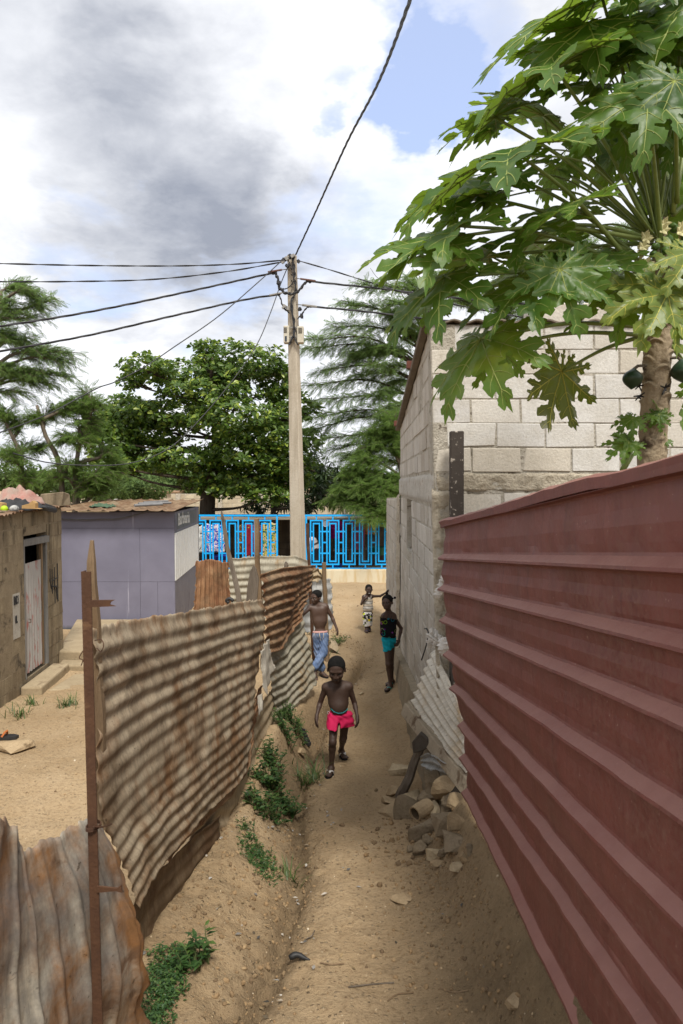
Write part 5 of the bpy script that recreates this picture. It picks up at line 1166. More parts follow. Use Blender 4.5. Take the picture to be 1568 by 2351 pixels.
# ---- feathery trees
def frond(n=9, L=1.0, w=0.27, lw=0.036):
    v = []; f = []
    for i in range(n):
        y = 0.15+0.85*i/(n-1); l = w*(1-0.55*abs(2*i/(n-1)-0.9)); dr = -0.10*(i/(n-1))**2
        for s in (-1, 1):
            b = len(v); y2 = y+l*0.55
            v += [(0,y,dr),(s*l*.5,(y+y2)/2-lw,dr+.01),(s*l,y2,dr-.05),(s*l*.5,(y+y2)/2+lw,dr+.01)]; f.append((b,b+1,b+2,b+3))
    return v, f
def feathery(name, label, base, stems, tips, d, mat, bark, twigs=13, fr=8, size=0.34, tl=(0.5,1.0), seed=3, r0=0.16, droop=0.35, spread=0.6, start=0.35, group=None, dead=(), tw_r=.012):
    rng = np.random.RandomState(seed); root = thing(name, label, 'tree', (base[0], base[1], 0.0), group)
    tr = MB(); tk = []
    for st in stems: tk += limb(tr, st, r0, r0*0.4, 12, 7)
    pos = []; fw = []; sc = []
    for (px, py, dd) in tips:
        e = P(px, py, dd); s = min(tk, key=lambda p: (p-e).length+max(0, p.z-e.z+.3)*1.5); md = s.lerp(e, .5)+Vector((rng.uniform(-.25,.25), rng.uniform(-.3,.3), 0.12*(e-s).length))
        c = limb(tr, [s, md, e], 0.055, 0.010, 14, 5)
        for q in range(twigs):
            k = start+(1-start)*(q+rng.uniform(0,1))/twigs; g = k*14; i = min(int(g), 13); p = c[i].lerp(c[i+1], g-i); tdir = (c[i+1]-c[i]).normalized()
            side = Vector(rng.normal(size=3)); side -= tdir*side.dot(tdir); side.normalize(); side.z *= 0.6
            dr = (tdir*1.0+side*spread*(1 if k < .97 else .1)).normalized(); l = rng.uniform(*tl)*(1.1-.4*k)
            tp_ = p+dr*l+Vector((0,0,-droop*l*l)); mp = p+dr*l*.5+Vector((0,0,.02))
            tc = limb(tr, [p, mp, tp_], tw_r, 0.004, 5, 3)
            for w in range(fr):
                g2 = (w+rng.uniform(0,1))/fr*5; j = min(int(g2), 4); pp = tc[j].lerp(tc[j+1], g2-j); td = (tc[j+1]-tc[j]).normalized()
                sd = td.cross(Vector((0,0,1))).normalized()*(1 if w % 2 else -1)
                pos.append(tuple(pp)); fw.append(tuple(td*rng.uniform(.3,.9)+sd*rng.uniform(.0,.9)+Vector((rng.uniform(-.45,.45), rng.uniform(-.45,.45), rng.uniform(-.6,.35))))); sc.append(size*rng.uniform(.6,1.15))
    for pts in dead: limb(tr, [P(*q) for q in pts], 0.014, 0.005, 8, 4)
    pos = np.array(pos); fw = np.array(fw); N = len(pos); up = np.array([0,0,1.0])+rng.normal(0,.35,(N,3))
    tv, tf = frond(); np_mesh('crown', [scatter(tv, tf, rotmats(fw, up), pos, sc)], mat, root); tr.build('trunk', bark, root, smooth=True)
    return root
M_FEA = leafmat('feathery_leaf', (0.075,0.130,0.040), (0.145,0.225,0.065), (0.24,0.33,0.09), trans=0.5, rough=0.55, spec=0.2)
M_FEA2 = leafmat('light_feathery_leaf', (0.075,0.13,0.030), (0.13,0.21,0.048), (0.22,0.31,0.07), trans=0.45, rough=0.55, spec=0.2)
bx = P(985,1180,23)
T1 = [(840,655,22),(800,700,22),(720,780,21.5),(705,800,22),(770,750,22),(712,885,22),(735,850,22),(722,958,22),(755,915,22),(720,985,22.5),(760,1005,22),(795,1045,22),(770,1030,23),(845,1000,22),(870,900,22),(890,800,22),(900,720,22.5),(940,660,23),(960,900,22.5),(880,960,23),(830,860,22.5),(920,1000,22.5),(960,780,23)]
T1b = [(1010,640,23.5),(1080,690,23.5),(1150,640,24),(1240,600,24),(1340,560,24),(1430,540,24),(1520,600,24),(1400,640,24),(1280,680,24),(1180,700,24),(1560,540,24),(1480,680,24)]
_r = np.random.RandomState(91)
T1 += [(_r.uniform(790,965), _r.uniform(690,1060), _r.uniform(21.5,24)) for _ in range(11)]
T1b += [(_r.uniform(1000,1560), _r.uniform(600,760), _r.uniform(23,25)) for _ in range(10)]
feathery('feathery_tree', 'tall feathery acacia with dark drooping sprays behind the block house', (bx.x, 23.0), [[(bx.x+.6, 23.2, 0), P(1010,1050,23), P(985,930,23), P(965,800,23), P(985,680,23.5)], [P(1010,1050,23), P(1150,850,23.5), P(1330,680,24), P(1480,600,24)]], T1+T1b, 22, M_FEA, M_BARK, twigs=27, fr=13, size=0.29, seed=13, r0=0.2, droop=0.30,
         dead=[[(930,690,22),(905,640,22),(890,600,22)],[(915,660,22),(870,640,22),(850,615,22)],[(900,630,22),(925,605,22),(935,590,22)],[(960,680,22),(968,640,22),(985,610,22)],[(905,640,22),(880,612,22)],[(968,640,22),(945,612,22)]])
bx = P(930,1190,21)
T2 = [(805,1085,20.5),(830,1060,20.5),(790,1120,20.5),(850,1030,21),(870,990,21),(905,970,21),(910,1040,21),(870,1090,20.5),(840,1120,20),(880,1130,20),(800,1150,20.5),(830,1165,20),(905,1100,20.5),(770,1140,21),(890,1165,19.7),(855,1185,19.6),(900,1005,21)]
feathery('feathery_tree', 'bright green feathery tree drooping over the right end of the blue railing', (bx.x, 21.0), [[(bx.x+.3, 21.4, 0), P(925,1120,21.2), P(915,1050,21.2), P(905,990,21.2)]], T2, 21, M_FEA2, M_BARKG, twigs=34, fr=15, size=0.28, seed=19, r0=0.10, tl=(.4,.9), droop=0.35)
bx = P(60,1180,16)
T3 = [(104,692,16),(60,670,16),(20,700,16),(70,730,16),(10,780,16),(60,775,16),(30,660,16.5),(120,800,16),(140,830,16),(155,810,16),(100,855,16),(60,850,16),(15,850,16),(150,865,16),(110,880,16.5),(40,900,16)]
T3b = [(205,905,16),(213,935,16),(180,930,16),(205,975,16),(150,935,16),(120,950,16.5),(80,960,16),(40,980,16.5),(10,960,16),(190,1010,16),(240,1040,16.5),(262,1075,16.5),(225,1090,16),(150,1010,16),(90,1030,16.5),(40,1050,16),(180,1070,16),(120,1090,16),(60,1100,16),(200,1120,16),(140,1135,16.5),(10,1040,16),(250,1110,16.5)]
feathery('feathery_tree', 'feathery tree with long upper sprays at the left picture edge', (bx.x-1.4, 16.5), [[(P(-60,1180,16.5).x, 16.5, 0), P(-50,1000,16.5), P(-30,860,16.3), P(-10,740,16.2), P(0,680,16)]], T3, 16, M_FEA, M_BARKG, twigs=26, fr=11, size=0.22, seed=23, r0=0.13, droop=0.35, tl=(.4,.8))
feathery('open_tree', 'open light green tree with many thin crooked stems behind the shed and kiosk', (bx.x+.4, 16.0), [[(P(150,1180,16).x, 16, 0), P(140,1090,16), P(105,1000,16), P(85,930,16)], [(P(160,1180,16).x, 16.1, 0), P(175,1080,16), P(190,1000,16)], [(P(60,1180,16).x, 16, 0), P(50,1080,16), P(20,980,16)], [P(140,1090,16), P(190,1060,16), P(230,1050,16.3)]], T3b, 16, M_FEA2, M_BARKG, twigs=30, fr=13, size=0.20, seed=29, r0=0.085, droop=0.5, spread=0.9, start=0.25, tl=(.3,.7))
# ---- trees and roofs of the far town
M_FAR = leafmat('far_leaf', (0.060,0.10,0.035), (0.11,0.165,0.055), trans=0.25, rough=0.7, spec=0.1)
def bushy(name, w, h, seed, n=2600, mat=M_FAR):
    rng = np.random.RandomState(seed); root = thing(name, 'x', 'tree', (0,0,0)); cs = [(rng.uniform(-.6,.6)*w/2, rng.uniform(-.5,.5)*w/2, h*rng.uniform(.5,.82), rng.uniform(.22,.42)*w) for _ in range(9)]
    pos = []
    for c in cs:
        u = rng.normal(size=(n//9,3)); u /= np.linalg.norm(u, axis=1, keepdims=True); pos.append(np.array(c[:3])+u*np.array([c[3],c[3],c[3]*.45])*rng.uniform(.6,1,(len(u),1)))
    pos = np.concatenate(pos); N = len(pos); f = rng.normal(size=(N,3)); M = rotmats(f, np.array([0,0,1.0])+rng.normal(0,.4,(N,3)))
    np_mesh('crown', [scatter(OBOV[0], OBOV[1], M, pos, w*.075*rng.uniform(.6,1.3,N))], mat, root)
    tr = MB(); limb(tr, [(0,0,-.2),(0.1,0,h*.3),(0,0,h*.6)], w*.035, w*.015, 6, 6)
    for c in cs: limb(tr, [(0.05,0,h*.25),(c[0]*.5,c[1]*.5,h*.42),c[:3]], w*.018, w*.006, 5, 4)
    tr.build('trunk', M_BARK, root); return root
protos = [bushy('distant_tree', 9, 6, 1), bushy('distant_tree', 12, 5.4, 2), bushy('distant_tree', 7, 7, 3)]
FT = [(300,62,2.6,0,'rounded distant tree just above the middle of the kiosk roof'),(262,75,1,1,'wide distant tree above the left half of the kiosk roof'),(335,90,1,2,'tall distant tree left of the almond tree trunk'),(410,80,1,0,'distant tree low behind the almond tree, left of its trunk'),(440,110,1,1,'wide distant tree touching the left of the almond tree trunk'),(375,130,1,1,'far wide tree in the gap above the kiosk roof'),(230,120,1,0,'distant tree behind the open light green tree'),(180,90,1,2,'distant tree behind the stems of the open light green tree'),(120,100,1,1,'distant wide tree behind the shed roof'),(60,110,1,0,'distant tree at the left behind the shed roof'),
      (520,120,1,0,'distant tree showing right of the almond tree trunk'),(580,140,1,1,'far tree low behind the hanging almond leaves'),(790,90,1,0,'distant tree behind the feathery tree and the pole'),(850,120,1,1,'distant wide tree behind the right railing'),(20,70,1,2,'nearest distant tree at the left picture edge'),(660,130,1,0,'far tree behind the concrete pole')]
for i, (px, d, s, k, lab) in enumerate(FT):
    p = P(px, 1112, d); loc = (p.x, d, -0.1 if d > 40 else 0); sc_ = (0.85 if i == 0 else 1.0)*min(1.0, 0.62+d/330)
    if sum(1 for q in FT[:i] if q[3] == k) == 0: o = protos[k]; o.location = loc; o.scale = (sc_,)*3; o['label'] = lab
    else: o = dup(protos[k], loc, i*1.3, lab, sc_)
    o['group'] = 'trees of the far town'
mw = [surf('town_wall', (.42,.36,.27), (.52,.45,.35), 1, .9, .1), surf('town_wall_pale', (.55,.50,.43), (.62,.57,.50), 1, .9, .1)]
mr = [surf('town_roof_rust', (.28,.17,.11), (.36,.24,.16), 1, .9, .1), surf('town_roof_grey', (.33,.30,.27), (.42,.39,.35), 1, .9, .1)]
FH = [(330,78,9,2.4,0,0,'cream distant house with a rust roof above the middle of the kiosk'),(400,95,11,2.6,1,1,'pale distant house with a grey roof left of the almond trunk'),(270,105,10,2.4,1,0,'pale distant house with a rust roof above the left part of the kiosk'),(215,90,8,2.3,0,1,'cream distant house half hidden by the open tree'),(425,150,16,2.7,0,0,'far long cream house with a rust roof near the horizon'),(360,170,14,2.7,1,1,'far pale house with a grey roof near the horizon'),(150,130,12,2.5,1,0,'pale distant house behind the shed roof'),(560,160,14,2.7,0,1,'far cream house seen below the almond leaves')]
for i, (px, d, w, h, a, b_, lab) in enumerate(FH):
    p = P(px, 1112, d); hh = thing('distant_house', lab, 'house', (p.x, d, 0), 'houses of the far town')
    m = MB(); m.box((p.x, d, h/2-.3), (w, 6, h-.0)); m.build('wall', mw[a], hh)
    m = MB(); m.prism([(p.x-w/2-.3,d-3.4,h-.35),(p.x+w/2+.3,d-3.4,h-.35),(p.x+w/2+.3,d+3.4,h+.05),(p.x-w/2-.3,d+3.4,h+.05)], (0,0,.12)); m.build('roof', mr[b_], hh)
    for q in (-.25, .22): m = MB(); m.box((p.x+q*w, d-3.0, h*.45), (.9, .06, .8)); m.build('window', M_DARK, hh)
p = P(267,1153,30); sd = thing('satellite_dish', 'small white satellite dish on a stick above the kiosk roof', 'satellite dish', (p.x, 30, 0)); m = MB(); m.lathe(p, [(0,0),(.06,.01),(.11,.03),(.15,.06),(.145,.065),(.10,.04),(0,.012)], 16, axis=Matrix.Rotation(math.radians(70), 3, 'X')); m.build('dish', plain('white_enamel', (.6,.6,.58), .5), sd); m = MB(); m.tube([(p.x,30.02,0),(p.x,30.02,p.z)], .025, 6); m.build('mast', M_STEEL, sd)
for px, top, lab in ((402,1098,'thin lattice mast on the far horizon, left of two'),(418,1094,'thin lattice mast on the far horizon, right of two')):
    m = MB(); d = 420; b0 = P(px,1117,d); t0 = P(px,top,d)
    for sx in (-1, 1): m.tube([(b0.x+sx*2.2,d,0),(b0.x+sx*.4,d,t0.z)], .3, 4)
    for k in range(7): z = 1+(t0.z-1)*k/7; w_ = 2.2-1.8*z/t0.z; m.tube([(b0.x-w_,d,z),(b0.x+w_,d,z+(t0.z)/7)], .18, 4)
    tag(m.build('lattice_mast', surf('far_steel', (.35,.35,.37), (.42,.42,.44), 1)), lab, 'mast', 'far masts')
# reeds behind the railing
def blades(name, label, c, rx, ry, n, h, w, mat, cat, group=None, seed=1, lean=0.25, curl=0.3, kind=None):
    rng = np.random.RandomState(seed); ch = []; c = np.array(c, float); N = n
    az = rng.uniform(0, 6.28, N); pos = c+np.stack([rng.normal(0, rx, N), rng.normal(0, ry, N), np.zeros(N)], 1)
    if rx < 1: pos[:,2] = [h1(a, b) for a, b in pos[:,:2]] if pos[0,1] < 16 else pos[:,2]
    tv = [(-.5*w,0,0),(.5*w,0,0),(.42*w,0,.45),(-.42*w,0,.45),(.25*w,0,.8),(-.25*w,0,.8),(0,0,1.0)]; V = []; F = []
    for i in range(N):
        hh = h*rng.uniform(.5,1.1); ln = rng.uniform(.2,1)*lean; cu = curl*rng.uniform(.4,1.4); ca, sa = math.cos(az[i]), math.sin(az[i]); b0 = len(V)
        for (x, _, z) in tv:
            r_ = (ln*z+cu*z*z)*hh; V.append((pos[i,0]+ca*r_-sa*x, pos[i,1]+sa*r_+ca*x, pos[i,2]+hh*z*(1-.35*cu*z)))
        F += [(b0,b0+1,b0+2,b0+3),(b0+3,b0+2,b0+4,b0+5)]; F.append((b0+5,b0+4,b0+6))
    m = MB(); m.v = V; m.f = F; m.m = [0]*len(F)
    return tag(m.build(name, mat), label, cat, group, kind)
M_REED = leafmat('reed_leaf', (.10,.13,.05), (.20,.22,.10), trans=.2, rough=.6)
p = P(815,1190,27); blades('reed_clump', 'tall thin reeds standing behind the right railing', (p.x, 27, 0.2), .55, .3, 110, 2.6, .045, M_REED, 'reeds', seed=4, lean=.12, curl=.1)
p = P(850,1190,33); almond('green_bush', 'small green bush behind the left end of the right railing', (846,1180,30), 30.0, [(852-12,1172,10,8),(856,1168,12,9)], 6, M_FEA2, M_BARK, 26, .22, [(P(848,1190,30).x,30,0),P(848,1180,30),P(848,1172,30)], seed=33, r0=.04)
# ---------------------------------------------------------------- papaya tree
def papaya_outline(seed):
    rng = random.Random(seed); polys = []; ribs = []
    def lens(ax, ay, ang, L, W, bend=0.0, base=0.45, teeth=0):
        left, right, mid = [], [], []; n = 9
        x, y, a = ax, ay, ang
        for i in range(n+1):
            t_ = i/n; w = W*(base+(1-base)*math.sin(min(1, t_/0.55)*math.pi/2))*(1 if t_ < .5 else max(0.0, 1-((t_-.5)/.5)**2.4))
            if teeth and i in (4, 6): w *= 1.28
            nx, ny = math.cos(a), -math.sin(a)
            mid.append((x, y))
            if i < n: left.append((x-nx*w, y-ny*w)); right.append((x+nx*w, y+ny*w))
            else: left.append((x, y))
            x += math.sin(a)*L/n; y += math.cos(a)*L/n; a += bend/n
        polys.append(left+right[::-1]); ribs.append((mid, L, W)); return mid
    polys.append([(0.15*math.sin(k*.628), 0.03+0.15*math.cos(k*.628)) for k in range(10)])
    for ang, L in ((0,1.0),(40,.95),(-40,.95),(80,.82),(-80,.82),(122,.62),(-122,.62),(160,.36),(-160,.36)):
        a = math.radians(ang+rng.uniform(-4,4)); L *= rng.uniform(.92,1.05)
        mid = lens(0, 0, a, L, 0.066*L+.006, rng.uniform(-.25,.25), .62)
        for t_, l, sp in ((.44,.30,58),(.60,.28,50),(.78,.18,40)):
            for s in (-1, 1):
                if abs(ang) > 150 and t_ < .5: continue
                k = int(t_*9); x, y = mid[k]; l2 = l*L*rng.uniform(.85,1.1)
                lens(x, y, a+s*math.radians(sp+rng.uniform(-7,7)), l2, l2*.23, -s*.6, .72, teeth=1)
    return polys, ribs
def papaya_blade(seed, droop, fold, tipcurl):
    polys, ribs = papaya_outline(seed); vs = []; fs = []
    for pl in polys:
        b = len(vs); vs += [Vector(p) for p in pl]; fs.append(list(range(b, b+len(pl))))
    g = 0.055
    for i in range(-19, 20):
        for j in range(-12, 20):
            x, y = i*g+0.007*((i*7+j*3) % 5), j*g+0.005*((i*3+j*5) % 7)
            if math.hypot(x, y) < 1.0: vs.append(Vector((x, y)))
    V, E, F, *_ = delaunay_2d_cdt(vs, [], fs, 1, 1e-5)
    lob = [math.radians(k) for k in (0,40,-40,80,-80,122,-122,160,-160)]
    def dz(x, y, up=0.0):
        r = math.hypot(x, y); th = math.atan2(x, y); d = min(abs(math.atan2(math.sin(th-l), math.cos(th-l))) for l in lob); s = r*math.sin(min(d, .6))
        z = -droop*r**1.7+fold*s*(0.35+.65*r)-tipcurl*max(0, r-.55)**2+0.05*r*nz(x*2.2+seed, y*2.2, 1)+0.02*nz(x*7+seed, y*7, 2)
        k = 1-0.22*droop*r*r
        return (x*k, y*k, z+up)
    m = MB(); used = {}
    for f in F:
        q = []
        for i in f:
            if i not in used: used[i] = len(m.v); m.v.append(dz(V[i].x, V[i].y))
            q.append(used[i])
        m.f.append(tuple(q)); m.m.append(0)
    for mid, L, W in ribs:
        main = L > .42 and abs(mid[0][0])+abs(mid[0][1]) < 1e-6
        r0 = .0115 if main else .0055
        m.tube([dz(x, y) for x, y in mid[:-1]], [r0*(1-.75*i/9) for i in range(9)], 4, mi=1)
    return m
def papaya_mat(name, up, up2, under, edge, trans=.32):
    t = NT(name); g = t.t.nodes.new('ShaderNodeNewGeometry'); ob = t.coord('Object'); oi = t.t.nodes.new('ShaderNodeObjectInfo').outputs['Random']
    n = t.noise(ob, 7, 7, .62, .3); n2 = t.noise(ob, 2.2, 5, .6)
    top = t.mix(t.ramp(t.math('MULTIPLY_ADD', oi, .35, t.math('MULTIPLY', n, .75)), [(.3, 0.0), (.75, 1.0)]), up, up2)
    top = t.mix(t.ramp(n2, [(.60, 0.0), (.74, .7)]), top, edge)
    col = t.mix(g.outputs['Backfacing'], top, under)
    v = t.n('TexVoronoi', Vector=ob, Scale=26.0, Randomness=1.0)
    p = t.n('BsdfPrincipled', Base__Color=col, Roughness=.42, Normal=t.bump(t.math('ADD', n, v), .18, .008), **{'Specular IOR Level': .4})
    tr = t.n('BsdfTranslucent', Color=t.mix(.5, top, (.30,.42,.03)))
    return t.out(t.n('MixShader', i0=trans, i1=p, i2=tr))
M_PAP = papaya_mat('papaya_leaf', (.036,.098,.013), (.090,.175,.022), (.085,.150,.026), (.25,.29,.035), .44)
M_PAPY = papaya_mat('yellowing_papaya_leaf', (.135,.19,.035), (.19,.235,.05), (.14,.17,.04), (.28,.25,.04), .35)
M_PAPO = papaya_mat('old_papaya_leaf', (.05,.075,.015), (.09,.095,.016), (.075,.07,.018), (.16,.11,.02), .38)
M_VEIN = surf('papaya_vein', (.20,.25,.055), (.27,.31,.075), 12, .5, .1, 60, .3)
M_VEINY = surf('yellow_vein', (.42,.40,.07), (.50,.46,.09), 12, .5, .1, 60, .3)
M_PET = surf('papaya_petiole', (.17,.235,.065), (.25,.30,.085), 6, .45, .2, 40, .4)
BL = [papaya_blade(50+i, *q) for i, q in enumerate(((.18,.4,.4),(.25,.55,.4),(.34,.5,.5),(.12,.6,.3),(.42,.4,.5),(.22,.65,.6)))]
def D4(x, y, d): return P((1000+x/1.8065)*.8394, (y/1.8065)*.8394, d)
def D5(x, y, d): return P((1000+x/1.8065)*.8394, (800+y/1.8065)*.8394, d)
CD = 3.5; tb = P(1496,1065,CD)
pap = thing('papaya_tree', 'papaya tree with large lobed leaves, small fruits and a scarred trunk behind the red wall', 'tree', (tb.x-.02, CD, h1(tb.x, CD)))
# trunk with crescent leaf scars
axis_ = bez([Vector((tb.x-.03, CD, h1(tb.x, CD)-.1)), tb, P(1502,950,CD), P(1510,800,CD), P(1516,660,CD), P(1519,560,CD), P(1520,500,CD)], 360)
m = MB(); n = 64; rngp = random.Random(4); scars = []; tot = axis_[-1].z-axis_[0].z
for k in range(120): scars.append((k*2.399+rngp.uniform(-.25,.25), 0.25+k*tot/128, rngp.uniform(.7,1.2)))
for i, p in enumerate(axis_):
    h = p.z-axis_[0].z; f = h/tot; near_ = [q for q in scars if abs(h-q[1]) < .05 and h > 1.2]; r = .082-.020*f if f < .9 else .064*(1-(f-.9)/.1*.75)
    for k in range(n):
        a = 2*math.pi*k/n; e = .004*nz(math.cos(a)*3, math.sin(a)*3, h*9)+.003*nz(math.cos(a)*8, math.sin(a)*8, h*30)
        for sa, sh, sk in near_:
            if True:
                da = math.atan2(math.sin(a-sa), math.cos(a-sa)); q = (h-sh)+.016*(da/.5)**2
                if abs(da) < .85: e += .014*sk*math.exp(-(q/.007)**2)*max(0, 1-(da/.8)**2)-.011*sk*math.exp(-((q-.016)/.010)**2)*max(0, 1-(da/.7)**2)
        m.v.append(tuple(p+Vector((math.cos(a), math.sin(a), 0))*(r+e)))
for i in range(len(axis_)-1):
    for k in range(n): q = i*n; m.f.append((q+k, q+(k+1) % n, q+n+(k+1) % n, q+n+k)); m.m.append(0)
m.build('trunk', surf('papaya_bark', (.26,.20,.13), (.40,.32,.22), 9, .9, .8, 45, .15, spots=((.075,.052,.034), 7, .57), bd=.015), pap, smooth=True)
LEAVES = [ # junction x,y,depth, tip x,y,depth, upper-side normal, blade shape, tone, petiole base x,y (zoom-4 frame)
 (1165,-25,3.35, 610,110,3.05, (-.25,-.25,.95),0,0,1430,1060),(940,335,3.3, 395,500,3.05, (-.3,-.15,.95),1,0,1400,1130),(1390,470,3.0, 1010,640,2.85, (-.1,-.75,.65),2,0,1465,1270),
 (735,740,3.05, 130,905,2.8, (-.35,-.3,.9),1,0,1300,1285),(450,1110,3.15, 10,1330,2.95, (-.4,-.25,.9),5,0,1250,1290),(700,850,3.7, 290,1060,3.7, (-.3,-.25,.9),2,0,1340,1265),
 (960,1330,2.95, 1075,1650,2.85, (-.2,-.85,.5),3,0,1330,1330),(395,1370,3.15, 0,1640,3.05, (-.5,-.4,.75),2,0,1250,1420),(800,1385,3.1, 520,1610,2.95, (-.45,-.5,.75),1,0,1300,1380),
 (1430,1400,3.15, 1365,1720,3.0, (-.12,-.9,.42),3,1,1480,1330),(1490,1450,3.1, 1580,1740,3.0, (.25,-.88,.42),3,1,1500,1330),
 (1560,60,3.2, 1285,335,3.0, (-.3,-.5,.8),1,0,1520,1050),(1525,400,2.95, 1460,710,2.85, (.15,-.85,.5),2,0,1540,1000),(1290,690,3.9, 1110,990,3.9, (-.2,-.45,.85),2,0,1420,1100),(1500,720,4.1, 1360,980,4.1, (0,-.45,.85),4,0,1480,1080),
 (945,830,3.95, 860,1050,3.95, (-.25,-.45,.85),2,0,1390,1180),(820,1195,3.8, 1085,1080,4.0, (0,.25,.95),0,0,1330,1265),(640,575,3.5, 310,600,3.35, (-.3,-.1,.95),0,0,1390,1140),(1070,290,3.7, 690,200,3.75, (-.2,-.1,.95),5,0,1420,1080),
 (1310,20,3.75, 1480,250,3.7, (.1,-.4,.9),1,0,1450,1040),(880,570,3.75, 500,420,3.9, (-.1,-.1,.95),0,0,1400,1140),(600,1265,3.5, 170,1190,3.4, (-.3,-.2,.9),1,0,1300,1290),(1170,1260,3.35, 800,1400,3.2, (-.3,-.5,.8),5,0,1370,1290),
 (1290,1410,3.35, 930,1560,3.25, (-.3,-.6,.7),1,0,1400,1340),(1690,860,3.8, 1560,1040,3.8, (0,-.4,.9),2,0,1580,1120),(1720,230,3.3, 1500,420,3.15, (-.1,-.6,.75),1,0,1580,1030),(1260,560,3.5, 960,780,3.4, (-.25,-.6,.75),2,0,1440,1120),
 (1120,640,4.1, 960,900,4.1, (-.2,-.4,.9),4,0,1410,1130),(560,960,3.55, 230,1010,3.5, (-.3,-.15,.9),5,0,1330,1260),(300,1480,3.5, 130,1640,3.45, (-.4,-.4,.8),2,0,1300,1400),(1600,1250,3.1, 1700,1500,3.0, (.2,-.7,.6),1,1,1520,1300),(1400,250,3.3, 1150,330,3.2, (-.2,-.4,.85),5,0,1460,1050)]
rl = random.Random(77)
for k in range(15):
    a = math.radians(rl.uniform(92, 192)); r = rl.uniform(430, 1120); jx, jy = 1480+r*math.cos(a), 1200-r*.92*math.sin(a); jd = 3.5+rl.uniform(-.5, .75); L_ = rl.uniform(300, 430)
    LEAVES.append((jx, jy, jd, jx+L_*(.85*math.cos(a)+rl.uniform(-.3,.3)), jy+L_*(-.35*math.sin(a)+rl.uniform(.2,.7)), jd-rl.uniform(0,.2), (.3*math.cos(a), rl.uniform(-.7,.0), .8), rl.randrange(6), 0, 1480+60*math.cos(a) if k % 5 == 0 else None, 1190-60*math.sin(a)))
for (x, y, tx, ty, d_) in ((1250,170,880,60,3.45),(1430,130,1120,10,3.6),(1330,-90,1010,-60,3.3),(1500,-60,1300,120,3.4),(1590,150,1400,330,3.3),(1200,420,880,330,3.6),(1640,-40,1500,190,3.2),(1450,330,1230,180,3.7),(1100,120,760,330,3.3),(1620,560,1480,800,3.4)):
    LEAVES.append((x, y, d_, tx, ty, d_-.15, (-.2,-.55,.8), rl.randrange(6), 0, None, 0))
for (x, y, d_) in ((1560,640,3.9),(1640,420,3.8),(1600,240,3.9),(1480,160,4.0),(1660,960,3.6),(1400,560,4.1),(1560,900,4.0)):
    LEAVES.append((x, y, d_, x-rl.uniform(60,260), y+rl.uniform(250,360), d_-.05, (-.1,-.5,.8), rl.randrange(6), 0, 1520, 1060))
def put_leaf(J, Tp, N, shape, tone, pet, r0=.0125, arch=.05):
    A = Tp-J; s = A.length; Y = A/s; N = Vector(N); Zv = (N-Y*N.dot(Y)).normalized(); X = Y.cross(Zv)
    mt = [(M_PAP, M_VEIN), (M_PAPY, M_VEINY), (M_PAPO, M_VEINY)][tone]; src = BL[shape]; m = MB(); m.f = src.f; m.m = src.m
    jit = R(.92,1.06)
    m.v = [tuple(J+X*(v[0]*s*jit)+Y*(v[1]*s)+Zv*(v[2]*s)) for v in src.v]
    lf = m.build('leaf', list(mt), pap, smooth=True)
    if pet is not None:
        b = Vector(pet); c = bez([b, b.lerp(J, .5)+Vector((0,0,arch*(J-b).length)), J-Zv*.004], 14); q = MB()
        q.tube(c, [r0*(1-.45*i/14) for i in range(15)], 7); ORG[lf.name] = ORG[pap.name]; q.build('petiole', M_PET, lf, smooth=True)
    return lf
for (jx,jy,jd,tx,ty,td,N,sh,tone,bx_,by_) in LEAVES:
    put_leaf(D4(jx,jy,jd), D4(tx,ty,td), N, sh, tone, D4(bx_ if bx_ is not None else 1440, by_ if bx_ is not None else 1180, CD+max(-.06, min(.06, (jd-CD)*.12))), .0125 if bx_ is not None else .0065, .05 if bx_ is not None else .16)
put_leaf(D5(970,390,3.55), D5(860,700,3.5), (-.15,.8,.55), 3, 2, D5(1400,205,CD-.05))
put_leaf(D5(575,230,3.25), D5(300,600,3.1), (-.5,-.4,.75), 2, 0, D5(1390,170,CD-.05))
put_leaf(D5(640,270,3.4), D5(700,520,3.4), (-.2,-.5,.8), 4, 0, D5(1395,210,CD-.05))
put_leaf(D5(1650,480,3.6), D5(1490,700,3.55), (.2,.5,.8), 1, 0, D5(1500,250,CD))
put_leaf(D5(1700,400,3.5), D5(1620,600,3.5), (.2,-.5,.8), 2, 0, D5(1500,230,CD))
for (jx,jy,tx,ty,dd) in ((1300,740,1175,800,.14),(1290,730,1230,680,.14),(1320,620,1230,690,.12),(1345,760,1390,740,.14),(1420,610,1375,625,.09),(1440,560,1420,530,.08),(1450,600,1460,690,.08),(1490,730,1500,760,.05)):
    put_leaf(D5(jx,jy,CD-dd), D5(tx,ty,CD-dd-.03), (-.2,-.7,.7), random.randrange(6), 0, D5(1290 if jx < 1360 else 1440, 860 if jx < 1360 else 600, CD-.06), .005)
m = MB(); m.tube([D5(1265,880,CD-.12), D5(1285,840,CD-.12), D5(1310,780,CD-.13)], .012, 6); m.tube([D5(1280,870,CD-.12), D5(1320,800,CD-.1)], .009, 6); m.build('side_shoot', M_PET, pap, smooth=True)
def fruit(c, r, h, mat, tilt=(0,0,-1), name='fruit'):
    m = MB(); ax = Vector(tilt).normalized().to_track_quat('Z', 'Y').to_matrix()
    m.lathe(c, [(.15*r,0)]+[(r*math.sin(math.pi*(k/10))**.8*(1-.12*k/10), h*k/10) for k in range(1,10)]+[(.02*r,h*1.02)], 14, axis=ax); m.build(name, mat, pap, smooth=True)
M_FR = surf('green_fruit', (.055,.11,.022), (.085,.15,.03), 9, .4, .1, 40, .4); M_FRD = surf('dark_green_fruit', (.018,.045,.022), (.03,.06,.028), 9, .4, .1, 40, .4)
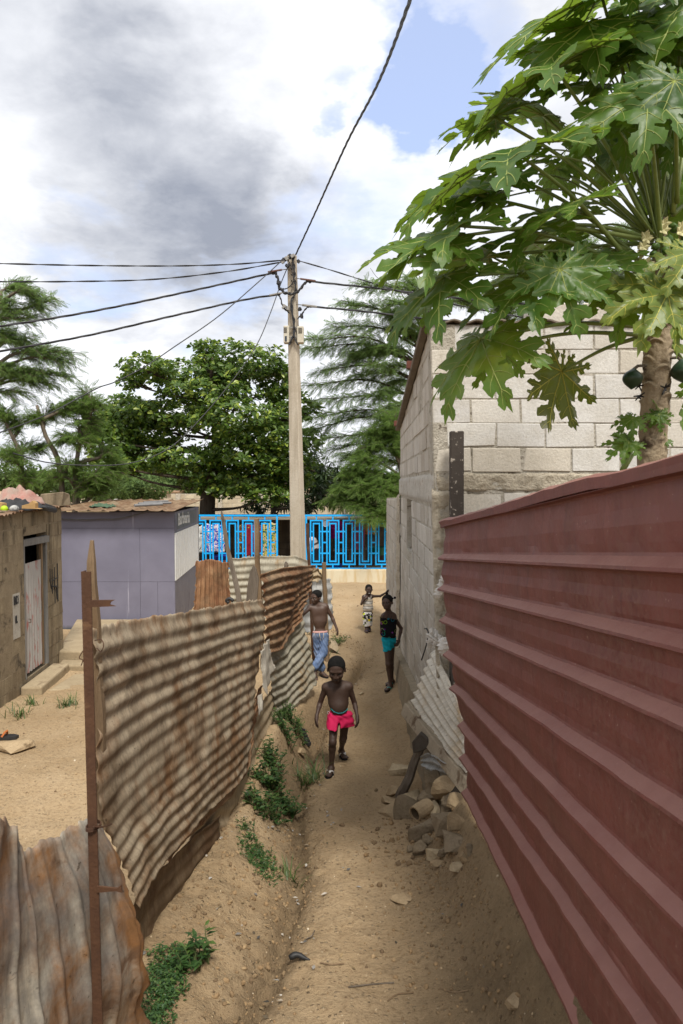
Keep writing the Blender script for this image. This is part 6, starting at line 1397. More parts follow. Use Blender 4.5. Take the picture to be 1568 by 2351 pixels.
M_FLO = surf('cream_petal', (.62,.58,.30), (.68,.62,.36), 12, .6, .1)
fruit(D5(1325,375,CD-.08), .052, .105, M_FRD, (-.15,-.1,-1)); fruit(D5(1560,330,CD-.08), .062, .12, M_FRD, (.1,-.1,-1))
m = MB(); m.tube([D5(1325,378,CD-.08), D5(1345,362,CD-.07), D5(1385,360,CD-.05)], .008, 6); m.tube([D5(1560,335,CD-.08), D5(1540,320,CD-.06), D5(1490,325,CD-.04)], .008, 6); m.build('fruit_stalk', M_BARKG, pap)
for (x, y, r, h) in ((1530,1150,.024,.055),(1490,1210,.026,.06),(1440,1230,.020,.05),(1420,1260,.020,.045),(1530,1230,.030,.07),(1500,1120,.018,.05),(1470,1240,.022,.05),(1450,1110,.014,.05),(1560,1180,.028,.06),(1410,1230,.016,.04)):
    fruit(D4(x, y, CD-.09-R(0,.04)), r, h, M_FR, (R(-.6,.6), -.8, R(-.2,.6)))
def flower(x, y, dd):
    c = D4(x, y, CD-dd); m = MB()
    m.tube([c+Vector((.02,.05,-.03)), c], .006, 5)
    for k in range(5):
        a = k*1.257; v = Vector((math.cos(a), -.4, math.sin(a))).normalized(); s = v.cross(Vector((0,1,0))).normalized()
        m.add([c, c+v*.018+s*.010, c+v*.034+Vector((0,-.006,0)), c+v*.018-s*.010], [(0,1,2,3)])
    o = m.build('flower', M_FLO, pap); solid(o, .003)
for (x, y, dd) in ((1475,1105,.12),(1470,1135,.13),(1385,1180,.12),(1370,1220,.13),(1360,1235,.12),(1560,1120,.12),(1555,1145,.13),(1390,1300,.11),(1380,1170,.10)): flower(x, y, dd)
for (x, y) in ((1350,460),(1352,510),(1480,470)):
    m = MB(); c = D5(x, y, CD-.075)
    for k in range(9): m.tube([c, c+Vector((R(-.03,.02),R(-.03,.01),R(-.04,.02)))], [.005,.003], 4)
    m.build('dried_stalk', M_BLACK, pap)
# ---------------------------------------------------------------- people: implicit bodies meshed as one surface each
def surfnet(F, org, h):
    nx, ny, nz_ = F.shape; S = F < 0
    acc = np.zeros((nx-1,ny-1,nz_-1,3), np.float32); cnt = np.zeros((nx-1,ny-1,nz_-1), np.int8)
    cs = [(i,j,k) for i in (0,1) for j in (0,1) for k in (0,1)]
    sl = lambda A, c: A[c[0]:nx-1+c[0], c[1]:ny-1+c[1], c[2]:nz_-1+c[2]]
    for a in cs:
        for b in cs:
            if sum(b)-sum(a) == 1 and all(b[i] >= a[i] for i in range(3)):
                mk = sl(S,a) != sl(S,b); fa = sl(F,a)[mk]; fb = sl(F,b)[mk]; t = fa/(fa-fb)
                acc[mk] += np.array(a, np.float32)+t[:,None]*(np.array(b, np.float32)-np.array(a, np.float32)); cnt[mk] += 1
    act = np.argwhere(cnt > 0); idx = -np.ones(cnt.shape, np.int64); idx[tuple(act.T)] = np.arange(len(act))
    V = (act+acc[tuple(act.T)]/cnt[tuple(act.T)][:,None])*h+np.array(org)
    Fs = []
    for ax in range(3):
        b, c = (ax+1) % 3, (ax+2) % 3
        lo = [slice(None)]*3; hi = [slice(None)]*3; lo[ax] = slice(0,-1); hi[ax] = slice(1,None)
        A = S[tuple(lo)]; B = S[tuple(hi)]; e = np.argwhere(A != B); e = e[(e[:,b] > 0) & (e[:,c] > 0)]
        ok = (e[:,b] < F.shape[b]-1) & (e[:,c] < F.shape[c]-1); e = e[ok]
        fl = A[tuple(e.T)]
        def g(db, dc):
            q = e.copy(); q[:,b] -= db; q[:,c] -= dc; return idx[tuple(q.T)]
        q = np.stack([g(1,1), g(0,1), g(0,0), g(1,0)], 1); q[~fl] = q[~fl][:,::-1]; Fs.append(q)
    return V, np.concatenate(Fs)
class Body:
    def __init__(s): s.pr = []
    def cone(s, a, b, ra, rb, k=.02, sub=False): s.pr.append(('c', np.array(a, float), np.array(b, float), ra, rb, k, sub)); return s
    def ell(s, c, r, M=None, k=.02, sub=False): s.pr.append(('e', np.array(c, float), np.array(r, float), np.eye(3) if M is None else np.array(M), 0, k, sub)); return s
    def bounds(s):
        lo, hi = [], []
        for p in s.pr:
            if p[6]: continue
            if p[0] == 'c': r = max(p[3], p[4]); lo.append(np.minimum(p[1], p[2])-r); hi.append(np.maximum(p[1], p[2])+r)
            else: r = p[2].max(); lo.append(p[1]-r); hi.append(p[1]+r)
        return np.min(lo, 0), np.max(hi, 0)
    def field(s, h, pad=.03, infl=0.0):
        lo, hi = s.bounds(); lo -= pad; hi += pad; n = np.ceil((hi-lo)/h).astype(int)+1
        F = np.full(n, .08, np.float32); ax = [lo[i]+h*np.arange(n[i]) for i in range(3)]
        for p in s.pr:
            k = p[5]; mg = .03+k
            if p[0] == 'c': r = max(p[3], p[4]); l2 = np.minimum(p[1], p[2])-r-mg; h2 = np.maximum(p[1], p[2])+r+mg
            else: r = p[2].max(); l2 = p[1]-r-mg; h2 = p[1]+r+mg
            i0 = np.maximum(0, ((l2-lo)/h).astype(int)); i1 = np.minimum(n, ((h2-lo)/h).astype(int)+2)
            if np.any(i1 <= i0): continue
            sl = tuple(slice(i0[i], i1[i]) for i in range(3))
            X = np.stack(np.meshgrid(*[ax[i][sl[i]] for i in range(3)], indexing='ij'), -1).astype(np.float32)
            if p[0] == 'c':
                d = p[2]-p[1]; L = d@d; t = np.clip(((X-p[1])@d)/max(L, 1e-9), 0, 1); D = np.linalg.norm(X-p[1]-t[...,None]*d, axis=-1)-(p[3]+(p[4]-p[3])*t)
            else:
                q = (X-p[1])@p[3]; k0 = np.linalg.norm(q/p[2], axis=-1); k1 = np.linalg.norm(q/(p[2]**2), axis=-1); D = k0*(k0-1)/np.maximum(k1, 1e-6)
            A = F[sl]
            if p[6]: D = -D; hh = np.clip(.5-.5*(A-D)/k, 0, 1); F[sl] = A+(D-A)*hh+k*hh*(1-hh)
            else: hh = np.clip(.5+.5*(A-D)/k, 0, 1); F[sl] = A+(D-A)*hh-k*hh*(1-hh)
        return F-infl, lo, ax
    def mesh(s, h, cuts=(), infl=0.0, fold=None):
        F, lo, ax = s.field(h, infl=infl)
        if cuts or fold:
            X = np.stack(np.meshgrid(*ax, indexing='ij'), -1)
            if fold: F = F+fold(X)
            for pt, nr in cuts:
                nr = np.array(nr, float); nr /= np.linalg.norm(nr); F = np.maximum(F, (X-np.array(pt))@nr)
        return surfnet(F, lo, h)
def body_part(name, VF, mat, parent, label=None):
    V, F = VF; m = MB(); m.v = V.tolist(); m.f = [tuple(r) for r in F.tolist()]; m.m = [0]*len(m.f)
    o = m.build(name, mat, parent, smooth=True)
    if label: o['label'] = label
    return o
def skinmat(name, c1, c2):
    t = NT(name); ob = t.coord('Object'); a = t.noise(ob, 9, 6, .6); b_ = t.noise(ob, 70, 4, .6)
    return t.pbr(t.mix(a, c1, c2), t.ramp(b_, [(.3, .50), (.7, .66)]), t.bump(b_, .06, .004), spec=.5)
SKIN = [skinmat('dark_skin', (.046,.0245,.0165), (.066,.036,.025)), skinmat('brown_skin', (.058,.031,.0205), (.082,.045,.031))]
M_HAIR = surf('black_hair', (.006,.006,.006), (.014,.013,.012), 30, .9, .8, 90, .15, bd=.01)
M_EYE = plain('eye_white', (.20,.175,.15), .4, .4); M_IRIS = plain('eye_dark', (.01,.008,.007), .2, .6)
def head(B, c, hh, yaw, pitch, roll=0, mouth=0.0):
    """adds a head (height hh, centre c, face towards -Y before turning); returns frame"""
    Rm = np.array((Matrix.Rotation(math.radians(yaw), 3, 'Z') @ Matrix.Rotation(math.radians(pitch), 3, 'X') @ Matrix.Rotation(math.radians(roll), 3, 'Y')))
    c = np.array(c, float)
    f = lambda x, y, z: c+Rm@(np.array((x, y, z))*hh)
    e = lambda p, r, k, sub=False: B.ell(f(*p), np.array(r)*hh, Rm, k*hh, sub)
    e((0,.07,.14), (.355,.43,.36), .06); e((0,-.06,-.14), (.285,.31,.34), .12); e((0,-.20,-.33), (.17,.16,.14), .10)
    e((.17,-.25,-.12), (.11,.10,.10), .08); e((-.17,-.25,-.12), (.11,.10,.10), .08); e((0,-.315,.10), (.24,.06,.05), .08)
    e((.135,-.385,-.01), (.085,.06,.05), .03, True); e((-.135,-.385,-.01), (.085,.06,.05), .03, True)
    B.cone(f(0,-.36,.02), f(0,-.42,-.13), .035*hh, .05*hh, .03*hh); e((.06,-.39,-.15), (.05,.05,.04), .03); e((-.06,-.39,-.15), (.05,.05,.04), .03)
    e((0,-.355,-.265), (.115,.055,.034), .025); e((0,-.345,-.325), (.10,.055,.036), .025); e((0,-.40,-.296), (.11,.03,.010+mouth), .012, True)
    e((.355,.05,-.05), (.045,.085,.11), .03); e((-.355,.05,-.05), (.045,.085,.11), .03)
    return f, Rm
def head_extras(parent, f, Rm, hh, h, hairline=.30, hair_in=.0, lids=.0):
    Hr = Body(); Hr.ell(f(0,.080,.150), np.array((.368,.444,.372))*hh, Rm, .02)
    up = Rm@np.array((0,-.62,-.80)); body_part('hair', Hr.mesh(h, [(f(0,-.30,hairline), Rm@np.array((0,-.92,-.40))), (f(0,.06,-.10), Rm@np.array((0,-.55,-.85)))]), M_HAIR, parent)
    for s in (-1, 1):
        m = MB(); c = f(s*.135,-.318+lids,-.012); bb = []
        m.lathe(c, [(.056*hh*math.sin(a)+1e-4, -.056*hh*math.cos(a)) for a in np.linspace(0, math.pi, 9)], 12, axis=Matrix(Rm.tolist()) @ Matrix.Rotation(math.pi/2, 3, 'X'))
        o = m.build('eye', M_EYE, parent, smooth=True)
        m = MB(); c2 = f(s*.135,-.366+lids,-.012); m.lathe(c2, [(1e-4,-.012*hh),(.036*hh,-.008*hh),(.040*hh,0),(.036*hh,.012*hh),(1e-4,.014*hh)], 10, axis=Matrix(Rm.tolist()) @ Matrix.Rotation(math.pi/2, 3, 'X')); m.build('iris', M_IRIS, o, smooth=True)
def hand(B, w, dirn, palm_n, size=.11, curl=.5, thumb=1, k=.007):
    """palm plus five bent fingers; dirn points to the fingertips, palm_n out of the palm, thumb=+1/-1 side"""
    w = Vector(w); d = Vector(dirn).normalized(); n = Vector(palm_n); n = (n-d*n.dot(d)).normalized(); s = d.cross(n)*thumb
    pl = size*.48; wd = size*.40
    B.cone(w, w+d*pl*.5, .017, .019, .012); 
    for q in (-.33, 0, .33): B.cone(w+d*pl*.25+s*wd*q*.6, w+d*pl+s*wd*q, .0125, .0115, .012)
    for q, l in ((.42,.44),(.15,.50),(-.14,.47),(-.42,.36)):
        a = w+d*pl*.95+s*wd*q; l *= size; d1 = (d+n*curl*.5+s*q*.12).normalized(); d2 = (d+n*curl*1.3).normalized(); d3 = (d*.7+n*curl*1.9).normalized()
        b = a+d1*l*.42; c = b+d2*l*.33; e = c+d3*l*.25
        B.cone(a, b, .0078, .0072, k); B.cone(b, c, .0072, .0066, k*.5); B.cone(c, e, .0066, .0055, k*.5)
    a = w+d*pl*.25+s*wd*.45; b = a+(d*.55+s*.75+n*.25).normalized()*size*.24; c = b+(d*.85+s*.25+n*.45).normalized()*size*.2
    B.cone(a, b, .0105, .0085, .008); B.cone(b, c, .0085, .0065, k*.5)
def foot(B, ankle, toe, gz, w=.030):
    """foot on the ground with five toes; ankle and toe are points, gz the sole height"""
    A = Vector(ankle); T = Vector(toe); d = Vector((T.x-A.x, T.y-A.y, 0)).normalized(); s = Vector((d.y, -d.x, 0)); L = .165
    heel = Vector((A.x, A.y, gz))-d*.03; 
    B.cone(heel+Vector((0,0,.024)), heel+d*.075+Vector((0,0,.022)), .025, .023, .02)
    B.cone(A, heel+d*.05+Vector((0,0,.035)), .024, .026, .02); B.cone(heel+d*.05+Vector((0,0,.034)), heel+d*.115+Vector((0,0,.016)), .025, .016, .02)
    for q in (-1,-.4,.3,1): B.cone(heel+d*.07+s*q*.012+Vector((0,0,.018)), heel+d*.125+s*q*w*.68+Vector((0,0,.013)), .016, .012, .012)
    for i, (q, l) in enumerate(((-.95,.030),(-.42,.034),(.02,.030),(.45,.026),(.88,.020))):
        a = heel+d*.128+s*q*w*.85+Vector((0,0,.012)); B.cone(a, a+d*l*.9, .0088 if i else .0105, .0078 if i else .0095, .005)
    return heel, d, s
def flipflop(parent, heel, d, s, gz, sole, strap, w=.036, L=.185, inner=-1):
    pts = []
    for k in range(24):
        a = 2*math.pi*k/24; x = math.cos(a); y = math.sin(a); ww = w*(1.0+.18*x)*(1 if abs(x) < .95 else .9)
        p = Vector((heel.x, heel.y, gz))+d*(L*.5-.022+x*L*.5)+s*y*ww; pts.append(p-Vector((0,0,.014)))
    m = MB(); m.prism(pts, (0,0,.014)); o = fixn(m.build('flip_flop', sole, parent))
    m = MB(); g = Vector((heel.x, heel.y, gz)); tz = Vector((0,0,1)); root = g+d*.122+s*inner*.010+tz*.012
    for sd in (-1, 1):
        c = bez([g+d*.055+s*sd*.034, g+d*.075+s*sd*.028+tz*.03, root-d*.016+tz*.024, root], 8)
        m.tube(c, [.006,.007,.0075,.0078,.0075,.007,.0065,.006,.005], 6)
    m.build('strap', strap, o, smooth=True); return o
def limb_leg(B, hip, knee, ankle, rh=.050, rk=.036, ra=.021):
    hip, knee, ankle = Vector(hip), Vector(knee), Vector(ankle); cf = knee.lerp(ankle, .28)+Vector((0,.008,0))
    B.cone(hip, knee, rh, rk*.98, .02); B.ell(knee+Vector((0,-.006,.0)), (rk*.92,rk*.95,rk*1.15), k=.015); B.cone(knee, cf, rk*.95, rk*.97, .015); B.cone(cf, ankle, rk*.95, ra, .015)
def limb_arm(B, sh, el, wr, rs=.036, re=.024, rw=.016):
    sh, el, wr = Vector(sh), Vector(el), Vector(wr); B.ell(sh, (rs*1.15,rs*1.1,rs*1.1), k=.03); B.cone(sh, el, rs*.92, re, .02); m_ = el.lerp(wr, .3); B.cone(el, m_, re, re*1.0, .012); B.cone(m_, wr, re*.98, rw, .012)
def Zp(x, y, d): return P((780+x/3.6175)*.8394, (1550+y/3.6175)*.8394, d)
def hgt(d, dz): return dz
M_SOLE = plain('dark_sole', (.02,.02,.022), .8)
# ---- boy in pink shorts walking down the alley
def boy_pink():
    d = 6.62; sk = SKIN[0]; B = Body(); h = .0048
    gA = Zp(440,2105,6.45); gB = Zp(585,1915,6.98)
    ga = h1(gA.x, gA.y); gb = h1(gB.x, gB.y)
    root = thing('person', 'boy in pink shorts walking towards the camera in white strapped flip flops', 'person', (Zp(520,2000,d).x, d, min(ga, gb)), 'children in the alley')
    hc = Zp(507,1015,6.58); hh = .238; f, Rm = head(B, hc, hh, -3, 20)
    nb = Zp(512,1150,6.64)
    B.cone(nb-Vector((0,0,.01)), f(0,.06,-.28), .040, .036, .02)
    # torso
    ch = Zp(520,1235,6.66); ab = Zp(530,1360,6.64); hp = Zp(545,1480,6.66)
    for sx, y0, y1 in ((-1,1185,1300),(1,1180,1300)):
        B.cone(Zp(520+sx*52,1200,6.655), Zp(524+sx*42,1330,6.65), .062, .055, .035)
    B.ell(ch, (.098,.066,.085), k=.04); B.ell(ab, (.086,.066,.10), k=.04); B.ell(ab+Vector((0,-.02,-.03)), (.065,.055,.07), k=.04); B.ell(hp, (.094,.070,.085), k=.04)
    B.cone(Zp(440,1165,6.66), nb, .030, .034, .03); B.cone(Zp(595,1160,6.66), nb, .030, .034, .03)
    limb_arm(B, Zp(402,1188,6.66), Zp(345,1345,6.70), Zp(313,1468,6.62)); hand(B, Zp(311,1474,6.62), Zp(306,1560,6.58)-Zp(311,1474,6.62), (.75,.3,0), .118, .35, -1)
    limb_arm(B, Zp(632,1182,6.66), Zp(685,1345,6.70), Zp(713,1475,6.60)); hand(B, Zp(714,1480,6.60), Zp(716,1565,6.56)-Zp(714,1480,6.60), (-.8,.25,0), .118, .5, 1)
    kA = Zp(470,1735,6.50); aA = Zp(457,2035,6.54); kB = Zp(575,1690,6.72); aB = Zp(556,1838,7.05)
    aA.z = ga+.07; aB.z = gb+.075
    limb_leg(B, Zp(485,1500,6.66), kA, aA); limb_leg(B, Zp(592,1500,6.68), kB, aB)
    f1 = foot(B, aA, Vector((gA.x-.012, gA.y, 0)), ga+.014); f2 = foot(B, aB, Zp(610,1935,6.9), gb+.014)
    B.ell(Zp(541,1405,6.575), (.007,.006,.007), k=.004)
    o = body_part('body', B.mesh(h), sk, root)
    head_extras(root, f, Rm, hh, h, .40, lids=.035)
    # shorts
    S = Body(); S.ell(hp+Vector((0,.0,.0)), (.108,.082,.09), k=.03); S.ell(hp+Vector((0,0,-.06)), (.112,.085,.07), k=.03)
    S.cone(Zp(490,1490,6.655), Zp(473,1650,6.53), .074, .068, .035); S.cone(Zp(595,1490,6.675), Zp(622,1640,6.68), .074, .084, .035); S.ell(Zp(528,1610,6.60), (.013,.16,.075), k=.02, sub=True)
    fold = lambda X: .0045*np.sin(X[...,0]*38-X[...,2]*55+3*np.sin(X[...,0]*17+X[...,2]*13))+.002*np.sin(X[...,0]*95+X[...,2]*20+4*np.sin(X[...,2]*30))
    t = NT('pink_cloth'); ob = t.coord('Object'); a = t.noise(ob, 20, 5, .6); M_PINK = t.pbr(t.mix(a, (.52,.012,.075), (.62,.020,.105)), .75, t.bump(t.noise(ob, 260, 2), .15, .003), spec=.2)
    w0 = Zp(545,1428,6.6)
    sh = body_part('shorts', S.mesh(h, [(np.array(w0), (.0,.30,1)), (np.array(Zp(473,1618,6.5)), (-.05,0,-1))], fold=fold), M_PINK, root)
    m = MB(); m.tube([Zp(452,1400,6.60), Zp(480,1432,6.575), Zp(525,1449,6.565), Zp(570,1444,6.565), Zp(606,1420,6.58), Zp(619,1400,6.60)], .004, 5); m.build('waistband', plain('teal_trim', (.03,.33,.36), .7), sh, smooth=True)
    m = MB(); c = Zp(428,1438,6.555); m.tube([c+Vector((.010*math.cos(a), -.012+.004*math.cos(a), .013*math.sin(a))) for a in np.linspace(-.6, 5.0, 14)], .0022, 5); m.build('emblem', plain('white_print', (.65,.62,.62), .7), sh)
    for q, hs in ((f1, ga), (f2, gb)): flipflop(root, q[0], q[1], q[2], hs+.014, M_SOLE, plain('white_strap', (.75,.74,.72), .5), inner=-1)
boy_pink()
# ---- boy in jeans leaning on the tin fence
def Zb(x, y, d): return P((800+x/8.106)*.8394, (1580+y/8.106)*.8394, d)
def boy_jeans():
    d = 10.1; sk = SKIN[1]; B = Body(); h = .0055; g0 = Zb(700,2130,d-.05); gz = h1(g0.x, g0.y)
    off = Vector((0,0,0))
    root = thing('person', 'boy in faded jeans leaning one arm on the end of the tin fence', 'person', (g0.x-.05, d, gz), 'children in the alley')
    hc = Zb(520,425,d); hh = .205; f, Rm = head(B, hc, hh, -38, 6, 6)
    nb = Zb(580,590,d+.02); B.cone(nb-Vector((0,0,.01)), f(0,.08,-.26), .040, .037, .02)
    ch = Zb(575,740,d+.02); ab = Zb(605,980,d+.01); hp = Zb(615,1230,d+.01)
    for sx in (-1, 1): B.cone(Zb(572+sx*95,690,d+.02), Zb(600+sx*75,930,d+.01), .066, .060, .035)
    B.ell(ch, (.108,.070,.09), k=.04); B.ell(ab, (.098,.07,.12), k=.04); B.ell(hp, (.10,.074,.085), k=.04)
    B.cone(Zb(430,630,d+.02), nb, .032, .034, .03); B.cone(Zb(705,605,d+.02), nb, .034, .034, .03)
    limb_arm(B, Zb(385,660,d), Zb(215,825,d-.10), Zb(150,680,d-.32), .038, .026, .018); hand(B, Zb(150,680,d-.32), (-.1,-.6,.5), (-.8,-.2,0), .115, .5, 1)
    limb_arm(B, Zb(738,640,d+.02), Zb(872,860,d+.04), Zb(968,1095,d-.02), .038, .026, .018); hand(B, Zb(972,1105,d-.02), Zb(1030,1300,d-.06)-Zb(972,1105,d-.02), (-.7,.2,-.2), .13, .45, 1)
    aR = Zb(650,2030,d-.02); aL = Zb(500,1995,d-.16); aR.z = gz+.075; aL.z = gz+.085
    limb_leg(B, Zb(545,1300,d+.01), Zb(575,1660,d+.06), aR); limb_leg(B, Zb(700,1300,d), Zb(685,1660,d-.06), aL)
    f1 = foot(B, aR, Zb(830,2145,d-.14), gz+.014); f2 = foot(B, aL, Zb(530,2150,d-.35), gz+.014)
    body_part('body', B.mesh(h), sk, root); head_extras(root, f, Rm, hh, h, .33)
    J = Body(); J.ell(hp+Vector((0,0,-.005)), (.108,.085,.085), k=.03)
    J.cone(Zb(540,1290,d+.01), Zb(575,1660,d+.06), .068, .062, .03); J.cone(Zb(575,1660,d+.06), Zb(645,2000,d-.01), .060, .056, .03)
    J.cone(Zb(705,1290,d), Zb(685,1660,d-.06), .068, .060, .03); J.cone(Zb(685,1660,d-.06), Zb(500,1965,d-.15), .060, .060, .03)
    fold = lambda X: .0045*np.sin(X[...,2]*70+X[...,0]*40+5*np.sin(X[...,0]*30))*np.clip((gz+.62-X[...,2])*5, 0, 1)+.002*np.sin(X[...,0]*150+X[...,2]*90)
    t = NT('faded_denim'); ob = t.coord('Object'); a = t.noise(t.n('Mapping', Vector=ob, Scale=(9,9,5)), 1, 7, .65, .5); b_ = t.noise(ob, 3.2, 6, .6); c = t.noise(ob, 220, 2, .5)
    col = t.mix(t.ramp(a, [(.35,0.0),(.65,1.0)]), (.055,.095,.19), (.17,.23,.36)); col = t.mix(t.ramp(b_, [(.5,0.0),(.68,.7)]), col, (.22,.19,.13)); M_DEN = t.pbr(col, .9, t.bump(c, .2, .003), spec=.1)
    js = body_part('jeans', J.mesh(h, [(np.array(Zb(610,1195,d-.05)), (-.03,.15,1)), (np.array((0,0,gz+.055)), (0,0,-1))], fold=fold), M_DEN, root)
    W = Body(); W.ell(hp+Vector((0,0,.02)), (.112,.088,.08), k=.02)
    body_part('waistband', W.mesh(h, [(np.array(Zb(610,1180,d-.05)), (-.03,.15,1)), (np.array(Zb(610,1222,d-.05)), (.03,-.15,-1))]), surf('pink_white_band', (.62,.50,.46), (.55,.22,.20), 3, .8, .1, 40, .1, stretch=(1,1,40)), js)
    m = MB()
    for pts in (((600,1215),(605,1290),(630,1390)),((690,1215),(692,1290),(670,1365))): m.tube([Zb(x, y, d-.085-.004*i) for i, (x, y) in enumerate(pts)], .0042, 5)
    for pts in (((490,1225),(470,1270),(445,1320)),((770,1225),(785,1250),(800,1265))): m.tube([Zb(x, y, d-.075) for x, y in pts], .003, 5)
    m.build('drawstring', plain('cream_cord', (.62,.56,.48), .8), js, smooth=True)
    for q in (f1, f2): flipflop(root, q[0], q[1], q[2], gz+.014, M_SOLE, M_BLACK)
boy_jeans()
# ---- girl against the house wall and the small boy at the back
def Zg(x, y, d): return P((960+x/6.9125)*.8394, (1580+y/6.9125)*.8394, d)
def girl():
    d = 9.35; sk = SKIN[1]; B = Body(); h = .0055; g0 = Zg(690,2150,d-.05); gz = h1(g0.x, g0.y)
    root = thing('person', 'girl in a black patterned strap top and turquoise shorts standing against the house wall', 'person', (g0.x, d, gz), 'children in the alley')
    hc = Zg(683,462,d); hh = .207; f, Rm = head(B, hc, hh, -22, 0, -4)
    nb = Zg(710,655,d+.03); B.cone(nb-Vector((0,0,.01)), f(0,.09,-.26), .038, .035, .02)
    ch = Zg(712,790,d+.02); ab = Zg(705,980,d); hp = Zg(715,1150,d+.02)
    for sx in (-1, 1): B.cone(Zg(706+sx*62,760,d+.02+sx*.03), Zg(704+sx*55,980,d+sx*.02), .062, .056, .035)
    B.ell(ch, (.092,.068,.09), k=.04); B.ell(ab, (.086,.068,.11), k=.04); B.ell(hp, (.092,.078,.085), k=.04)
    B.cone(Zg(640,690,d-.02), nb, .028, .033, .03); B.cone(Zg(785,690,d+.06), nb, .030, .033, .03)
    limb_arm(B, Zg(800,725,d+.05), Zg(948,955,d+.12), Zg(905,1180,d+.04), .035, .024, .017); hand(B, Zg(902,1188,d+.04), Zg(862,1295,d-.02)-Zg(902,1188,d+.04), (-.6,.5,0), .115, .9, -1)
    limb_arm(B, Zg(625,725,d-.03), Zg(640,940,d+.10), Zg(690,1120,d+.16), .032, .023, .016); hand(B, Zg(690,1125,d+.16), (.3,.2,-.8), (.5,.5,0), .11, .6, 1)
    a1 = Zg(745,2050,d-.03); a2 = Zg(775,2010,d+.12); a1.z = gz+.075; g2 = h1(a2.x, a2.y); a2.z = g2+.075
    limb_leg(B, Zg(690,1260,d), Zg(705,1630,d-.05), a1, .056, .038, .022); limb_leg(B, Zg(760,1260,d+.05), Zg(755,1620,d+.06), a2, .054, .037, .022)
    f1 = foot(B, a1, Zg(560,2220,d-.22), gz+.014); f2 = foot(B, a2, Zg(590,2120,d-.04), g2+.014)
    body_part('body', B.mesh(h), sk, root); head_extras(root, f, Rm, hh, h, .30)
    Hb = Body(); Hb.ell(f(-.02,.10,.56), np.array((.10,.10,.09))*hh, None, .02); Hb.cone(f(0,.10,.45), f(-.02,.10,.55), .012, .016, .01); Hb.cone(f(-.02,.08,.56), f(.05,.06,.80), .012, .005, .01)
    body_part('hair_tuft', Hb.mesh(h), M_HAIR, root)
    Hb = Body(); Hb.ell(f(.42,.42,.24), np.array((.09,.09,.085))*hh, None, .02); Hb.cone(f(.30,.32,.20), f(.42,.42,.24), .012, .010, .01); body_part('hair_tuft', Hb.mesh(h), M_HAIR, root)
    m = MB(); m.lathe(f(.355,.37,.22), [(.008,-.006),(.014,-.006),(.014,.006),(.008,.006)], 10, axis=Matrix(Rm.tolist()) @ Matrix.Rotation(math.radians(60), 3, 'Y')); m.build('hair_band', plain('pale_band', (.6,.6,.62), .6), root)
    T = Body(); T.ell(ch+Vector((0,0,-.01)), (.101,.077,.095), k=.04); T.ell(ab, (.098,.079,.115), k=.04); T.ell(ab+Vector((0,0,-.085)), (.102,.085,.08), k=.04)
    for sx in (-1, 1): T.cone(Zg(706+sx*62,770,d+.02+sx*.03), Zg(704+sx*58,1010,d+sx*.02), .070, .066, .035)
    t = NT('black_print_top'); ob = t.coord('Object'); v = t.n('TexVoronoi', _feature='F1', Vector=ob, Scale=15.0); vc = t.n('TexVoronoi', out=1, _feature='F1', Vector=ob, Scale=15.0)
    ring = t.ramp(v, [(.0,0.0),(.26,0.0),(.30,1.0),(.38,1.0),(.42,0.0)]); hs = t.n('HueSaturation', Saturation=1.2, Value=.5, Color=vc)
    M_TOP = t.pbr(t.mix(t.math('MULTIPLY', ring, .5), (.010,.010,.013), hs), .85, spec=.1)
    fold = lambda X: .003*np.sin(X[...,2]*55+X[...,0]*40)
    tp_ = body_part('strap_top', T.mesh(h, [(np.array(Zg(690,752,d-.06)), (.22,.25,1)), (np.array(Zg(710,1125,d-.05)), (-.12,.1,-1))], fold=fold), M_TOP, root)
    m = MB()
    for pts in (((735,640,d+.03),(712,690,d-.06),(680,775,d-.085)),((792,680,d+.02),(772,720,d-.05),(745,785,d-.075)),((640,660,d-.03),(615,710,d-.085),(605,780,d-.095))): m.tube([Zg(*q) for q in pts], .0035, 5)
    m.build('shoulder_strap', M_BLACK, tp_, smooth=True)
    S = Body(); S.ell(hp+Vector((0,0,-.01)), (.104,.090,.09), k=.03); S.cone(Zg(690,1230,d), Zg(697,1420,d-.03), .066, .063, .03); S.cone(Zg(765,1240,d+.05), Zg(765,1430,d+.055), .064, .062, .02); S.ell(Zg(715,1420,d-.06), (.010,.06,.05), k=.015, sub=True)
    body_part('shorts', S.mesh(h, [(np.array(Zg(710,1105,d-.05)), (0,.1,1)), (np.array(Zg(700,1400,d-.1)), (.30,.12,-1))], fold=lambda X: .0035*np.sin(X[...,2]*85+X[...,0]*50)+.002*np.sin(X[...,0]*140)), surf('turquoise_cloth', (.006,.30,.40), (.010,.38,.50), 14, .8, .2, 120, .15), root)
    for q, gg in ((f1, gz), (f2, g2)): flipflop(root, q[0], q[1], q[2], gg+.014, M_SOLE, plain('mint_strap', (.12,.42,.38), .5))
girl()
